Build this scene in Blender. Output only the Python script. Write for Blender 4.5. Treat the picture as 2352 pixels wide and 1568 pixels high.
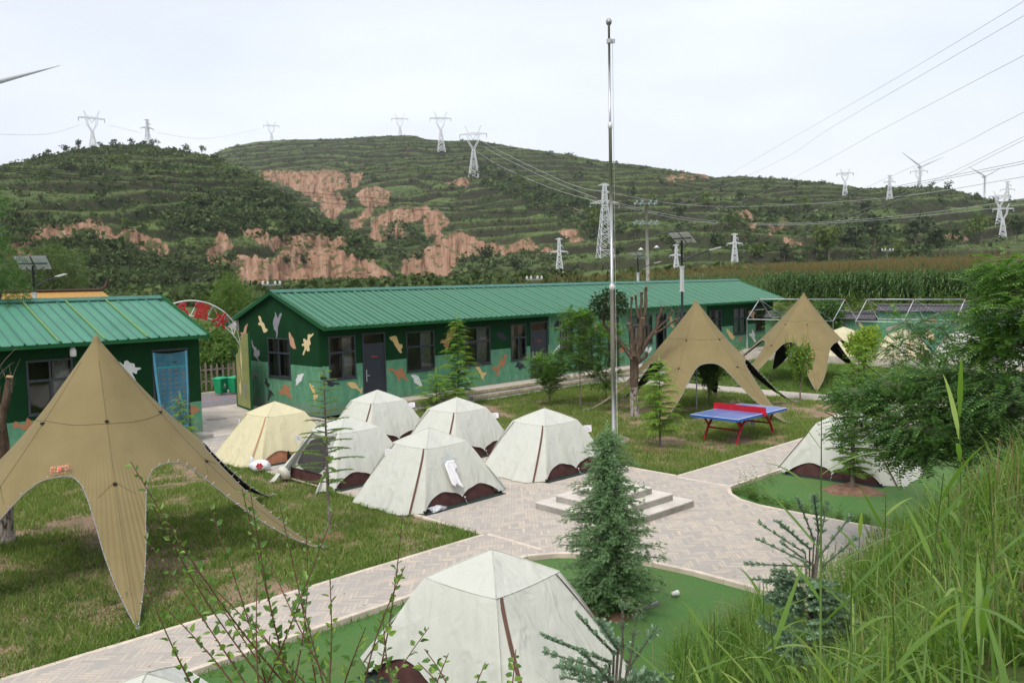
import bpy, math, random
import numpy as np
from math import radians as R, sin, cos, pi
from mathutils import Vector, Matrix

for o in list(bpy.data.objects):
    bpy.data.objects.remove(o)
S = bpy.context.scene
COL = S.collection
random.seed(7)
RNG = np.random.default_rng(7)

# ------------------------------------------------------------------ camera
CH, PITCH, ROLL = 4.643, 0.070, -0.0203
fw = np.array([0, cos(PITCH), -sin(PITCH)]); _u0 = np.array([0, sin(PITCH), cos(PITCH)]); _r0 = np.array([1., 0, 0])
rt = _r0*cos(ROLL)+_u0*sin(ROLL); up = -_r0*sin(ROLL)+_u0*cos(ROLL)
cd = bpy.data.cameras.new('camera'); cam = bpy.data.objects.new('camera', cd); COL.objects.link(cam)
cam.matrix_world = Matrix(((rt[0], up[0], -fw[0], 0), (rt[1], up[1], -fw[1], 0), (rt[2], up[2], -fw[2], CH), (0, 0, 0, 1)))
cd.sensor_width = 36; cd.lens = 29.89; cd.clip_start = 0.1; cd.clip_end = 9000
S.camera = cam

# ------------------------------------------------------------------ sky and sun (overcast)
SUN_EL, SUN_AZ = R(58), R(200)       # high, behind and a little left of the camera
W = bpy.data.worlds.new('World'); S.world = W; W.use_nodes = True
nt = W.node_tree; nt.nodes.clear()
def wn(t, **k):
    n = nt.nodes.new(t)
    for a, b in k.items(): setattr(n, a, b)
    return n
out = wn('ShaderNodeOutputWorld'); bgs = wn('ShaderNodeBackground'); bgc = wn('ShaderNodeBackground'); add = wn('ShaderNodeAddShader')
sky = wn('ShaderNodeTexSky', sky_type='NISHITA'); sky.sun_disc = False; sky.sun_elevation = SUN_EL; sky.sun_rotation = SUN_AZ
sky.air_density = 1.2; sky.dust_density = 3.0
nt.links.new(sky.outputs[0], bgs.inputs[0]); bgs.inputs[1].default_value = 0.05
tc = wn('ShaderNodeTexCoord'); mp = wn('ShaderNodeMapping'); mp.inputs['Scale'].default_value = (1.0, 1.0, 3.2)
nz = wn('ShaderNodeTexNoise'); nz.inputs['Scale'].default_value = 2.1; nz.inputs['Detail'].default_value = 6; nz.inputs['Roughness'].default_value = .5
cr = wn('ShaderNodeValToRGB'); cr.color_ramp.elements[0].position = .38; cr.color_ramp.elements[0].color = (.76, .77, .82, 1)
cr.color_ramp.elements[1].position = .62; cr.color_ramp.elements[1].color = (.90, .90, .915, 1)
nt.links.new(tc.outputs['Generated'], mp.inputs[0]); nt.links.new(mp.outputs[0], nz.inputs[0]); nt.links.new(nz.outputs[0], cr.inputs[0])
nt.links.new(cr.outputs[0], bgc.inputs[0]); bgc.inputs[1].default_value = 0.745
nt.links.new(bgs.outputs[0], add.inputs[0]); nt.links.new(bgc.outputs[0], add.inputs[1]); nt.links.new(add.outputs[0], out.inputs[0])
sd = bpy.data.lights.new('sun', 'SUN'); sd.energy = 1.5; sd.angle = R(20); sd.color = (1, .96, .9)
so = bpy.data.objects.new('sun', sd); COL.objects.link(so)
_d = Vector((sin(SUN_AZ)*cos(SUN_EL), cos(SUN_AZ)*cos(SUN_EL), sin(SUN_EL)))
so.rotation_euler = _d.to_track_quat('Z', 'Y').to_euler()
S.view_settings.view_transform = 'Standard'; S.view_settings.look = 'None'; S.view_settings.exposure = 0.40; S.view_settings.gamma = 1
S.view_settings.use_curve_mapping = False
S.render.engine = 'CYCLES'
S.cycles.use_denoising = True; S.cycles.max_bounces = 5; S.cycles.diffuse_bounces = 3; S.cycles.glossy_bounces = 2
S.cycles.transmission_bounces = 3; S.cycles.transparent_max_bounces = 6; S.cycles.caustics_reflective = False; S.cycles.caustics_refractive = False
S.cycles.sample_clamp_indirect = 4

# ------------------------------------------------------------------ frames of reference
YAW = 0.775                                   # the camp is laid out on a grid turned by this angle
UU = np.array([cos(YAW), sin(YAW)]); NN = np.array([-UU[1], UU[0]])
def W2(u, v): return (UU[0]*u+NN[0]*v, UU[1]*u+NN[1]*v)
def W3(u, v, z=0.): return (UU[0]*u+NN[0]*v, UU[1]*u+NN[1]*v, z)
def uvof(x, y): return (x*UU[0]+y*UU[1], x*NN[0]+y*NN[1])
FV = 3401.4/1.7415                            # focal length in the units the photograph was measured in (2352 wide)
def ray(px, py):
    return fw+rt*((px-1176.)/FV)-up*((py-784.1)/FV)
def at(px, py, dist):                          # point at a horizontal distance from the survey position
    d = ray(px, py); k = dist/math.hypot(d[0], d[1]); return (d[0]*k, d[1]*k, CH+d[2]*k)
def onz(px, py, z=0.):
    d = ray(px, py); k = (z-CH)/d[2]; return (d[0]*k, d[1]*k, z)
def proj(P):
    P = np.asarray(P, float)-np.array([0, 0, CH]); w = P@fw
    return 1176+FV*(P@rt)/w, 784.1-FV*(P@up)/w
def sstep(a, b, x):
    t = np.clip((x-a)/(b-a), 0, 1); return t*t*(3-2*t)

# cheap value noise (numpy)
_tab = RNG.random((256, 256))
def vnoise(x, y):
    x = np.asarray(x, float); y = np.asarray(y, float)
    xi = np.floor(x).astype(int); yi = np.floor(y).astype(int); fx = x-xi; fy = y-yi
    fx = fx*fx*(3-2*fx); fy = fy*fy*(3-2*fy)
    a = _tab[xi & 255, yi & 255]; b = _tab[(xi+1) & 255, yi & 255]; c = _tab[xi & 255, (yi+1) & 255]; d = _tab[(xi+1) & 255, (yi+1) & 255]
    return (a*(1-fx)+b*fx)*(1-fy)+(c*(1-fx)+d*fx)*fy
def fbm(x, y, o=4):
    s = 0; a = .5
    for i in range(o):
        s = s+a*vnoise(np.asarray(x)*2**i+17*i, np.asarray(y)*2**i+31*i); a *= .5
    return s/(1-.5**o)

# ------------------------------------------------------------------ mesh helpers
def tag(o, label=None, cat=None, group=None, kind=None):
    if label: o['label'] = label
    if cat: o['category'] = cat
    if group: o['group'] = group
    if kind: o['kind'] = kind
    return o
def empty(name, loc=(0, 0, 0), rz=0., parent=None, scale=1.):
    o = bpy.data.objects.new(name, None); COL.objects.link(o); o.location = loc; o.rotation_euler = (0, 0, rz)
    o.empty_display_size = .2
    if scale != 1.: o.scale = (scale,)*3
    if parent: o.parent = parent
    return o
def thing(name, label, cat, loc=(0, 0, 0), rz=0., group=None, scale=1.):
    return tag(empty(name, loc, rz, None, scale), label, cat, group)
def copy_tree(o, parent=None):
    c = o.copy(); COL.objects.link(c); c.parent = parent
    for ch in list(o.children): copy_tree(ch, c)
    return c

class MB:
    def __init__(s): s.v = []; s.f = []; s.m = []; s.sm = []
    def add(s, vs, fs, mi=0, smooth=False):
        b = len(s.v); s.v += [tuple(map(float, p)) for p in vs]
        for f in fs: s.f.append(tuple(b+i for i in f)); s.m.append(mi); s.sm.append(smooth)
    def box(s, c, d, mi=0, rz=0., M=None):
        x, y, z = (k/2. for k in d); vs = [(i*x, j*y, k*z) for i in (-1, 1) for j in (-1, 1) for k in (-1, 1)]
        if M is None:
            cr_, sr_ = cos(rz), sin(rz); vs = [(c[0]+p[0]*cr_-p[1]*sr_, c[1]+p[0]*sr_+p[1]*cr_, c[2]+p[2]) for p in vs]
        else: vs = [tuple(Vector(c)+M@Vector(p)) for p in vs]
        s.add(vs, [(0, 1, 3, 2), (4, 6, 7, 5), (0, 4, 5, 1), (2, 3, 7, 6), (0, 2, 6, 4), (1, 5, 7, 3)], mi)
    def b2(s, a, b, mi=0):                 # box from min corner to max corner
        s.box([(a[i]+b[i])/2 for i in range(3)], [abs(b[i]-a[i]) for i in range(3)], mi)
    def bar(s, p, q, w, h=None, mi=0):     # square bar between two points
        p = Vector(p); q = Vector(q); d = q-p; L = d.length
        if L < 1e-6: return
        M = d.to_track_quat('X', 'Z').to_matrix(); s.box((p+q)/2, (L, w, h or w), mi, M=M)
    def tube(s, pts, rad, n=8, mi=0, cap=True, smooth=True):
        pts = [Vector(p) for p in pts]; rad = rad if hasattr(rad, '__len__') else [rad]*len(pts)
        b = len(s.v); ref = None
        for i, p in enumerate(pts):
            d = (pts[min(i+1, len(pts)-1)]-pts[max(i-1, 0)]).normalized()
            if ref is None: ref = Vector((0, 0, 1)) if abs(d.z) < .9 else Vector((1, 0, 0))
            x = d.cross(ref).normalized()
            if x.length < .1: x = d.orthogonal().normalized()
            y = x.cross(d).normalized(); ref = y
            for k in range(n):
                a = 2*pi*k/n; s.v.append(tuple(p+(x*cos(a)+y*sin(a))*rad[i]))
        for i in range(len(pts)-1):
            for k in range(n):
                k2 = (k+1) % n; s.f.append((b+i*n+k, b+i*n+k2, b+(i+1)*n+k2, b+(i+1)*n+k)); s.m.append(mi); s.sm.append(smooth)
        if cap:
            s.f.append(tuple(b+k for k in range(n))); s.m.append(mi); s.sm.append(False)
            e = b+(len(pts)-1)*n; s.f.append(tuple(e+k for k in reversed(range(n)))); s.m.append(mi); s.sm.append(False)
    def poly(s, pts, mi=0): s.add(pts, [tuple(range(len(pts)))], mi)
    def prism(s, pts, off, mi=0):          # polygon extruded by a vector
        n = len(pts); off = Vector(off); q = [Vector(p) for p in pts]; w = [p+off for p in q]
        s.add(q+w, [tuple(range(n)), tuple(reversed(range(n, 2*n)))]+[(i, i+n, (i+1) % n+n, (i+1) % n) for i in range(n)], mi)
    def lathe(s, prof, n=20, mi=0, c=(0, 0, 0), smooth=True):
        b = len(s.v)
        for r, z in prof:
            for k in range(n): a = 2*pi*k/n; s.v.append((c[0]+r*cos(a), c[1]+r*sin(a), c[2]+z))
        for i in range(len(prof)-1):
            for k in range(n):
                k2 = (k+1) % n; s.f.append((b+i*n+k, b+i*n+k2, b+(i+1)*n+k2, b+(i+1)*n+k)); s.m.append(mi); s.sm.append(smooth)
    def build(s, name, mats, parent=None, bevel=0.):
        me = bpy.data.meshes.new(name); me.from_pydata(s.v, [], s.f)
        for m in (mats if isinstance(mats, (list, tuple)) else [mats]): me.materials.append(m)
        me.polygons.foreach_set('material_index', s.m); me.polygons.foreach_set('use_smooth', s.sm); me.update()
        o = bpy.data.objects.new(name, me); COL.objects.link(o)
        if parent is not None: o.parent = parent
        if bevel:
            md = o.modifiers.new('bevel', 'BEVEL'); md.width = bevel; md.segments = 2; md.limit_method = 'ANGLE'; md.angle_limit = R(40)
        return o

def np_mesh(name, V, F, mats, parent=None, smooth=False, mi=None, attrs=None):
    """V (n,3) array, F (m,k) int array"""
    me = bpy.data.meshes.new(name); V = np.ascontiguousarray(V, np.float32); F = np.ascontiguousarray(F, np.int32); m, k = F.shape
    me.vertices.add(len(V)); me.vertices.foreach_set('co', V.ravel())
    me.loops.add(m*k); me.loops.foreach_set('vertex_index', F.ravel())
    me.polygons.add(m); me.polygons.foreach_set('loop_start', np.arange(0, m*k, k, dtype=np.int32)); me.polygons.foreach_set('loop_total', np.full(m, k, np.int32))
    me.polygons.foreach_set('use_smooth', np.full(m, smooth, bool))
    for x in (mats if isinstance(mats, (list, tuple)) else [mats]): me.materials.append(x)
    if mi is not None: me.polygons.foreach_set('material_index', np.asarray(mi, np.int32))
    me.update(calc_edges=True)
    for an, arr in (attrs or {}).items():
        a = me.attributes.new(an, 'FLOAT', 'POINT'); a.data.foreach_set('value', np.ascontiguousarray(arr, np.float32))
    o = bpy.data.objects.new(name, me); COL.objects.link(o)
    if parent is not None: o.parent = parent
    return o
def grid_faces(nx, ny):
    i, j = np.meshgrid(np.arange(nx-1), np.arange(ny-1), indexing='ij'); a = (i*ny+j).ravel()
    return np.stack([a, a+ny, a+ny+1, a+1], 1)

# ------------------------------------------------------------------ materials
class NT:
    def __init__(s, name):
        s.m = bpy.data.materials.new(name); s.m.use_nodes = True; s.t = s.m.node_tree; s.t.nodes.clear()
        s.out = s.n('ShaderNodeOutputMaterial')
    def n(s, t, **k):
        x = s.t.nodes.new(t)
        for a, b in k.items(): setattr(x, a, b)
        return x
    def l(s, a, b): s.t.links.new(a, b)
    def val(s, x, sock):
        if isinstance(x, (int, float)): sock.default_value = x
        elif isinstance(x, tuple): sock.default_value = x if len(x) == len(sock.default_value) else (*x, 1)
        else: s.l(x, sock)
    def math(s, op, a, b=0., c=None):
        x = s.n('ShaderNodeMath', operation=op); s.val(a, x.inputs[0]); s.val(b, x.inputs[1])
        if c is not None: s.val(c, x.inputs[2])
        return x.outputs[0]
    def mix(s, f, a, b, mode='MIX'):
        x = s.n('ShaderNodeMix', data_type='RGBA', blend_type=mode); s.val(f, x.inputs[0]); s.val(a, x.inputs[6]); s.val(b, x.inputs[7]); return x.outputs[2]
    def coord(s, k='Object', scale=None):
        o_ = s.n('ShaderNodeTexCoord').outputs[k]
        if scale:
            m = s.n('ShaderNodeMapping'); m.inputs['Scale'].default_value = scale if isinstance(scale, tuple) else (scale,)*3; s.l(o_, m.inputs[0]); return m.outputs[0]
        return o_
    def noise(s, scale, detail=4, rough=.55, vec=None, dist=0.):
        x = s.n('ShaderNodeTexNoise'); x.inputs['Scale'].default_value = scale; x.inputs['Detail'].default_value = detail; x.inputs['Roughness'].default_value = rough; x.inputs['Distortion'].default_value = dist
        s.l(vec if vec is not None else s.coord(), x.inputs['Vector']); return x.outputs[0]
    def ramp(s, f, stops, interp='LINEAR'):
        x = s.n('ShaderNodeValToRGB'); e = x.color_ramp.elements; x.color_ramp.interpolation = interp
        while len(e) < len(stops): e.new(.5)
        for i, (p, c) in enumerate(stops): e[i].position = p; e[i].color = (*c, 1) if isinstance(c, tuple) else (c, c, c, 1)
        s.l(f, x.inputs[0]); return x.outputs[0]
    def attr(s, name): return s.n('ShaderNodeAttribute', attribute_name=name).outputs['Fac']
    def bump(s, h, strength=.3, dist=.01):
        x = s.n('ShaderNodeBump'); x.inputs['Strength'].default_value = strength; x.inputs['Distance'].default_value = dist; s.l(h, x.inputs['Height']); return x.outputs[0]
    def bsdf(s, col, rough=.7, metal=0., spec=.3, normal=None, alpha=None):
        p = s.n('ShaderNodeBsdfPrincipled'); s.val(col, p.inputs['Base Color']); s.val(rough, p.inputs['Roughness']); s.val(metal, p.inputs['Metallic']); s.val(spec, p.inputs['Specular IOR Level'])
        if normal is not None: s.l(normal, p.inputs['Normal'])
        if alpha is not None: s.val(alpha, p.inputs['Alpha'])
        return p.outputs[0]
    def fin(s, sh): s.l(sh, s.out.inputs[0]); return s.m

def plain(name, col, rough=.6, metal=0., spec=.3, var=.12, scale=6., bump=0.):
    t = NT(name); nse = t.noise(scale, 5); c2 = tuple(min(1, c*(1+var)) for c in col); c1 = tuple(c*(1-var) for c in col)
    c = t.ramp(nse, [(.3, c1), (.7, c2)])
    return t.fin(t.bsdf(c, rough, metal, spec, t.bump(t.noise(scale*12, 3), bump, .004) if bump else None))
def leaf(name, c1, c2, c3=None, trans=.35, rough=.5, spec=.25, big=0.):
    """foliage: each leaf (mesh island) takes its own tone"""
    t = NT(name); g = t.n('ShaderNodeNewGeometry'); rnd = g.outputs['Random Per Island']
    stops = [(0., c1), (1., c2)] if c3 is None else [(0., c1), (.75, c2), (1., c3)]
    col = t.ramp(rnd, stops)
    if big:
        nn_ = t.noise(big, 2); col = t.mix(t.ramp(nn_, [(.38, 0.), (.62, .7)]), col, tuple(min(1, a*1.5+.004) for a in c2))
    a = t.bsdf(col, rough, 0., spec); b = t.n('ShaderNodeBsdfTranslucent'); t.l(t.mix(.5, col, t.mix(1., col, (1.6, 1.8, .7), 'MULTIPLY')), b.inputs[0])
    m = t.n('ShaderNodeMixShader'); m.inputs[0].default_value = trans; t.l(a, m.inputs[1]); t.l(b.outputs[0], m.inputs[2])
    return t.fin(m.outputs[0])
# ================================================================== ground, paving, lawns
def herring(name, cols, w=.066, n=4, rot=0., mortar=(.36, .32, .27)):
    t = NT(name); co = t.n('ShaderNodeNewGeometry').outputs['Position']
    mp_ = t.n('ShaderNodeMapping'); mp_.inputs['Rotation'].default_value = (0, 0, rot); t.l(co, mp_.inputs[0])
    wob = t.n('ShaderNodeVectorMath', operation='ADD'); nv = t.n('ShaderNodeTexNoise'); nv.inputs['Scale'].default_value = 1.3; t.l(mp_.outputs[0], nv.inputs['Vector'])
    sc = t.n('ShaderNodeVectorMath', operation='SCALE'); t.l(nv.outputs['Color'], sc.inputs[0]); sc.inputs['Scale'].default_value = .03
    t.l(mp_.outputs[0], wob.inputs[0]); t.l(sc.outputs[0], wob.inputs[1])
    sp = t.n('ShaderNodeSeparateXYZ'); t.l(wob.outputs[0], sp.inputs[0])
    x = t.math('DIVIDE', sp.outputs[0], w); y = t.math('DIVIDE', sp.outputs[1], w)
    i = t.math('FLOOR', x); j = t.math('FLOOR', y); fx = t.math('SUBTRACT', x, i); fy = t.math('SUBTRACT', y, j)
    k = t.math('FLOORED_MODULO', t.math('SUBTRACT', i, j), 2.*n)
    isv = t.math('GREATER_THAN', k, n-.5); ish = t.math('SUBTRACT', 1., isv)
    kv = t.math('SUBTRACT', 2.*n-1, k)
    lx = t.math('ADD', fx, t.math('MULTIPLY', k, ish)); ly = t.math('ADD', fy, t.math('MULTIPLY', kv, isv))
    Lx = t.math('ADD', 1., t.math('MULTIPLY', ish, n-1.)); Ly = t.math('ADD', 1., t.math('MULTIPLY', isv, n-1.))
    d = t.math('MINIMUM', t.math('MINIMUM', lx, t.math('SUBTRACT', Lx, lx)), t.math('MINIMUM', ly, t.math('SUBTRACT', Ly, ly)))
    ix = t.math('SUBTRACT', i, t.math('MULTIPLY', k, ish)); jy = t.math('SUBTRACT', j, t.math('MULTIPLY', kv, isv))
    cb = t.n('ShaderNodeCombineXYZ'); t.l(ix, cb.inputs[0]); t.l(jy, cb.inputs[1]); t.l(isv, cb.inputs[2])
    wn_ = t.n('ShaderNodeTexWhiteNoise', noise_dimensions='3D'); t.l(cb.outputs[0], wn_.inputs[0])
    big = t.noise(.55, 5, .6, co); grime = t.noise(3.2, 5, .65, co)
    f = t.math('ADD', t.math('MULTIPLY', wn_.outputs[0], .6), t.math('MULTIPLY', t.math('SUBTRACT', big, .25), .75))
    c = t.ramp(f, cols)
    c = t.mix(t.ramp(grime, [(.42, 0.), (.60, .5)]), c, (.38, .355, .33)); c = t.mix(t.ramp(t.noise(.22, 4, .6, co), [(.5, 0.), (.62, .3)]), c, (.36, .345, .33))
    c = t.mix(t.ramp(t.noise(9., 3, .5, co), [(.66, 0.), (.76, .5)]), c, (.66, .64, .60))
    c = t.mix(t.math('LESS_THAN', d, .085), c, mortar)
    h = t.math('MINIMUM', d, .12)
    return t.fin(t.bsdf(c, .8, 0, .25, t.bump(h, .5, .02)))
M = {}
M['paver'] = herring('herringbone_pavers', [(.25, (.37, .34, .305)), (.45, (.47, .41, .335)), (.7, (.53, .455, .365)), (.95, (.58, .505, .415))])
M['paver_grey'] = herring('grey_pavers', [(.25, (.32, .31, .30)), (.6, (.42, .40, .375)), (.95, (.52, .48, .44))], w=.1, n=2, rot=YAW)
M['kerb'] = plain('kerb_stone', (.58, .50, .41), .85, var=.18, scale=3, bump=.3)
def mk_concrete(name, col, stain=.5):
    t = NT(name); c = t.ramp(t.noise(1.6, 7, .65), [(.3, tuple(a*.72 for a in col)), (.55, col), (.8, tuple(a*1.1 for a in col))])
    c = t.mix(t.ramp(t.noise(.7, 6, .7, dist=1.), [(.5, 0.), (.68, stain)]), c, tuple(a*.5 for a in col))
    return t.fin(t.bsdf(c, .85, 0, .25, t.bump(t.noise(40, 4), .3, .01)))
M['concrete'] = mk_concrete('pale_concrete', (.55, .49, .42), .25)
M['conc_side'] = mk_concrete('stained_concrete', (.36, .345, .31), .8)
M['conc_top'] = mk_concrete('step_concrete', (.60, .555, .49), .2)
M['asphalt'] = plain('asphalt', (.20, .185, .18), .9, var=.15, scale=4, bump=.4)
def mk_turf():
    t = NT('artificial_turf'); g = t.noise(55, 3, .7); b = t.noise(1.1, 5, .6)
    c = t.ramp(g, [(.3, (.048, .120, .026)), (.55, (.090, .210, .052)), (.75, (.15, .32, .095))])
    c = t.mix(t.ramp(b, [(.4, 0.), (.66, .45)]), c, (.14, .18, .06))
    return t.fin(t.bsdf(c, .75, 0, .2, t.bump(t.noise(140, 3, .7), .8, .02)))
M['turf'] = mk_turf()
def mk_soil(name='lawn_soil', dry=.5):
    t = NT(name); b = t.noise(.9, 6, .62, t.n('ShaderNodeNewGeometry').outputs['Position']); f = t.noise(18, 5, .7)
    soil = t.ramp(f, [(.3, (.22, .15, .10)), (.7, (.38, .27, .19))])
    gr = t.ramp(f, [(.3, (.045, .07, .018)), (.7, (.11, .145, .04))])
    return t.fin(t.bsdf(t.mix(t.ramp(b, [(dry-.08, 0.), (dry+.1, 1.)]), gr, soil), .95, 0, .1, t.bump(t.noise(30, 5), .8, .03)))
M['soil'] = mk_soil(dry=.44); M['soil_green'] = mk_soil('meadow_soil', .62)
M['earth'] = plain('reddish_earth', (.20, .115, .075), .95, var=.4, scale=9, bump=.8)

def zground(u, v):
    u = np.asarray(u, float); v = np.asarray(v, float)
    z = np.full(np.broadcast(u, v).shape, -.13)
    emb = sstep(0, 1, (4.75+1.0*sstep(6.6, 9.5, u)+.22*np.sin(u*.9)-v)/(4.0+.6*sstep(6.6, 9.5, u)))*3.1
    emb = emb + np.where(v < 1, sstep(-1, 12, -v)*1.0, 0)
    far = sstep(39, 60, v)*2.4
    cornr = sstep(50.8, 54.5, u)*2.95+sstep(55, 110, u)*1.5
    z = np.maximum(z, np.maximum(emb-.13, np.maximum(far, cornr)-.13))
    bump = (fbm(u*.8+5, v*.8, 4)-.5)
    z = z+np.where(emb > .1, bump*.25, 0)+np.where((far > .3) | (cornr > .3), bump*.35, 0)
    return z
def axis(segs):
    r = []
    for a, b, n in segs: r += list(np.linspace(a, b, n, endpoint=False))
    return np.array(r+[segs[-1][1]])
gu = axis([(-2600, -120, 14), (-120, -12, 24), (-12, 24, 90), (24, 62, 60), (62, 130, 34), (130, 3200, 18)])
gv = axis([(-2600, -60, 14), (-60, -6, 30), (-6, 8, 56), (8, 36, 20), (36, 70, 50), (70, 140, 18), (140, 3200, 18)])
Ug, Vg = np.meshgrid(gu, gv, indexing='ij'); Zg = zground(Ug, Vg)
P_ = np.stack([UU[0]*Ug+NN[0]*Vg, UU[1]*Ug+NN[1]*Vg, Zg], -1).reshape(-1, 3)
tag(np_mesh('ground', P_, grid_faces(len(gu), len(gv)), M['soil_green'], smooth=True), kind='structure')

def sheet(name, pts, z, mat, thick=.0, kind='structure'):
    m = MB(); q = [W3(u, v, z) for u, v in pts]
    a = sum(q[i][0]*q[(i+1) % len(q)][1]-q[(i+1) % len(q)][0]*q[i][1] for i in range(len(q)))
    if a < 0: q = q[::-1]
    if thick: m.prism(q[::-1], (0, 0, -thick))
    else: m.poly(q)
    return tag(m.build(name, mat), kind=kind)
def rect(a, b, c, d): return [(a, c), (b, c), (b, d), (a, d)]
sheet('path', rect(-9, 60, 10.0, 11.45), 0., M['paver'], .16)
sheet('plaza', rect(10.35, 16.6, 11.452, 24.6), 0., M['paver'], .16)
apron = [(10.05, 9.998), (10.5, 9.7), (10.8, 9.3), (11.02, 8.8), (11.2, 8.2), (11.28, 7.5), (11.28, 5.2), (15.5, 5.2), (15.47, 7.6), (15.5, 8.73), (15.65, 9.25), (15.95, 9.65), (16.43, 9.998)]
sheet('plaza_apron', apron, 0., M['paver'], .16)
sheet('front_walk', rect(-9, 51, 24.602, 25.42), -.004, M['paver_grey'], .15)
sheet('front_walk_edge', rect(-9, 10.35, 23.8, 24.6), -.004, M['paver_grey'], .15)
sheet('back_path', rect(30.2, 31.7, 11.452, 24.6), 0., M['paver'], .16)
sheet('back_path_end', rect(30.2, 31.7, 4.5, 9.998), 0., M['paver'], .16)
sheet('forecourt', rect(11.72, 15.9, 25.422, 31.7), 0., M['concrete'], .15)
sheet('road', rect(-60, 120, 31.9, 36.2), -.02, M['asphalt'], .1)
sheet('forecourt_edge', rect(11.72, 18.5, 31.702, 31.9), -.01, M['concrete'], .1)
for (a, b, mat) in ((34.0, 34.10, (.55, .13, .12)), (33.72, 33.82, (.18, .33, .50))):
    sheet('road_marking', rect(-30, 60, a, b), -.014, plain('road_paint', mat, .8, var=.2))
sheet('road_kerb', rect(-60, 120, 36.2, 36.32), .03, M['kerb'], .15)
sheet('terrace_slab', rect(43.3, 47.4, 2, 25.6), .35, M['concrete'], .5)
sheet('terrace_paving', rect(43.42, 47.36, 2, 25.5), .354, herring('terrace_pavers', [(.25, (.42, .38, .36)), (.6, (.55, .48, .43)), (.95, (.62, .55, .48))], w=.2, n=2, rot=-YAW))
sheet('lawn_soil', rect(-10, 10.35, 11.5, 23.8), -.03, M['soil'])
sheet('lawn_soil', rect(16.65, 30.2, 11.5, 24.6), -.03, M['soil'])
sheet('lawn_soil', rect(31.7, 43.3, 2, 24.6), -.03, M['soil_green'])
sheet('turf', [(-8, 5.0), (11.24, 5.0), (11.24, 7.5), (11.16, 8.2), (10.98, 8.78), (10.77, 9.27), (10.45, 9.66), (10.0, 9.94), (-8, 9.94)], -.07, M['turf'])
sheet('turf', [(15.56, 5.0), (30.15, 5.0), (30.15, 9.94), (16.5, 9.94), (16.0, 9.6), (15.72, 9.2), (15.57, 8.7), (15.53, 7.6)], -.07, M['turf'])
# pale kerb stones, a few mm proud of the pavers
def kerb(pts, w=.09, h=.008):
    m = MB()
    for (a, b) in zip(pts[:-1], pts[1:]):
        L = math.hypot(b[0]-a[0], b[1]-a[1]); n = max(1, round(L/.6)); ang = YAW+math.atan2(b[1]-a[1], b[0]-a[0])
        for i in range(n):
            t = (i+.5)/n; x, y = W2(a[0]+(b[0]-a[0])*t, a[1]+(b[1]-a[1])*t)
            m.box((x, y, h-.08+random.uniform(-.002, .002)), (L/n-.006, w, .16), 0, ang)
    tag(m.build('kerb', M['kerb'], bevel=.006), kind='structure')
kerb([(-9, 11.44), (10.36, 11.44)]); kerb([(16.6, 11.44), (30.2, 11.44)]); kerb([(31.7, 11.44), (43, 11.44)])
kerb([(10.36, 11.5), (10.36, 23.8)]); kerb([(16.6, 11.5), (16.6, 24.55)])
kerb([(-9, 10.0), (10.03, 10.0)]); kerb([(16.47, 10.0), (30.2, 10.0)])
kerb([(10.45, 10.03), (10.45, 11.4)], .08, .004); kerb([(16.5, 10.06), (16.5, 11.4)], .08, .004)
kerb(apron[0:7]); kerb(apron[7:])
kerb([(30.2, 11.5), (30.2, 24.5)], .08); kerb([(31.7, 11.5), (31.7, 24.5)], .08)
kerb([(16.7, 24.62), (30.1, 24.62)], .07)
# manhole in the forecourt
m = MB(); m.lathe([(.36, 0), (.36, .008), (.3, .012), (0, .012)], 28); o = m.build('manhole_cover', plain('cast_iron', (.33, .31, .28), .8, var=.2))
o.location = onz(497, 962, .002); tag(o, 'round manhole cover in the pale concrete yard by the gate', 'manhole cover')

# ------------------------------------------------------------------ grass blades
def blades(name, U_, V_, h, w, lean, mat, zoff=0., seg=1, zfun=None, curl=.5):
    n = len(U_); x = UU[0]*U_+NN[0]*V_; y = UU[1]*U_+NN[1]*V_; z = (zfun(U_, V_) if zfun else np.zeros(n))+zoff
    a = RNG.random(n)*2*pi; b = RNG.random(n)*2*pi; dx, dy = np.cos(a), np.sin(a); wx, wy = np.cos(b)*w/2, np.sin(b)*w/2
    if seg == 1:
        V = np.stack([np.stack([x-wx, y-wy, z], -1), np.stack([x+wx, y+wy, z], -1), np.stack([x+dx*lean, y+dy*lean, z+h], -1)], 1).reshape(-1, 3)
        return np_mesh(name, V, np.arange(3*n).reshape(n, 3), mat)
    # the blade's flat side follows its bend
    wx, wy = -dy*w/2, dx*w/2
    rows = []
    for i in range(seg+1):
        t = i/seg; k = (1-t**1.6)*(.55+.45*min(1, t*4)); hh = h*(t-curl*.45*t**3); ll = lean*t**1.8
        c = np.stack([x+dx*ll, y+dy*ll, z+hh], -1); s_ = np.stack([wx*k, wy*k, 0*wx], -1)
        rows += [c-s_, c+s_] if i < seg else [c-s_*.2, c+s_*.2]
    V = np.stack(rows, 1).reshape(-1, 3); m_ = 2*(seg+1); F = []
    base = np.arange(n)[:, None]*m_
    for i in range(seg): F.append(base+np.array([2*i, 2*i+1, 2*i+3, 2*i+2]))
    return np_mesh(name, V, np.stack(F, 1).reshape(-1, 4), mat, smooth=True)
M['blade'] = leaf('lawn_blades', (.11, .18, .034), (.205, .29, .066), (.37, .37, .15), .35)
M['blade2'] = leaf('lush_blades', (.075, .15, .025), (.15, .26, .05), (.26, .32, .10), .35)
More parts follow.
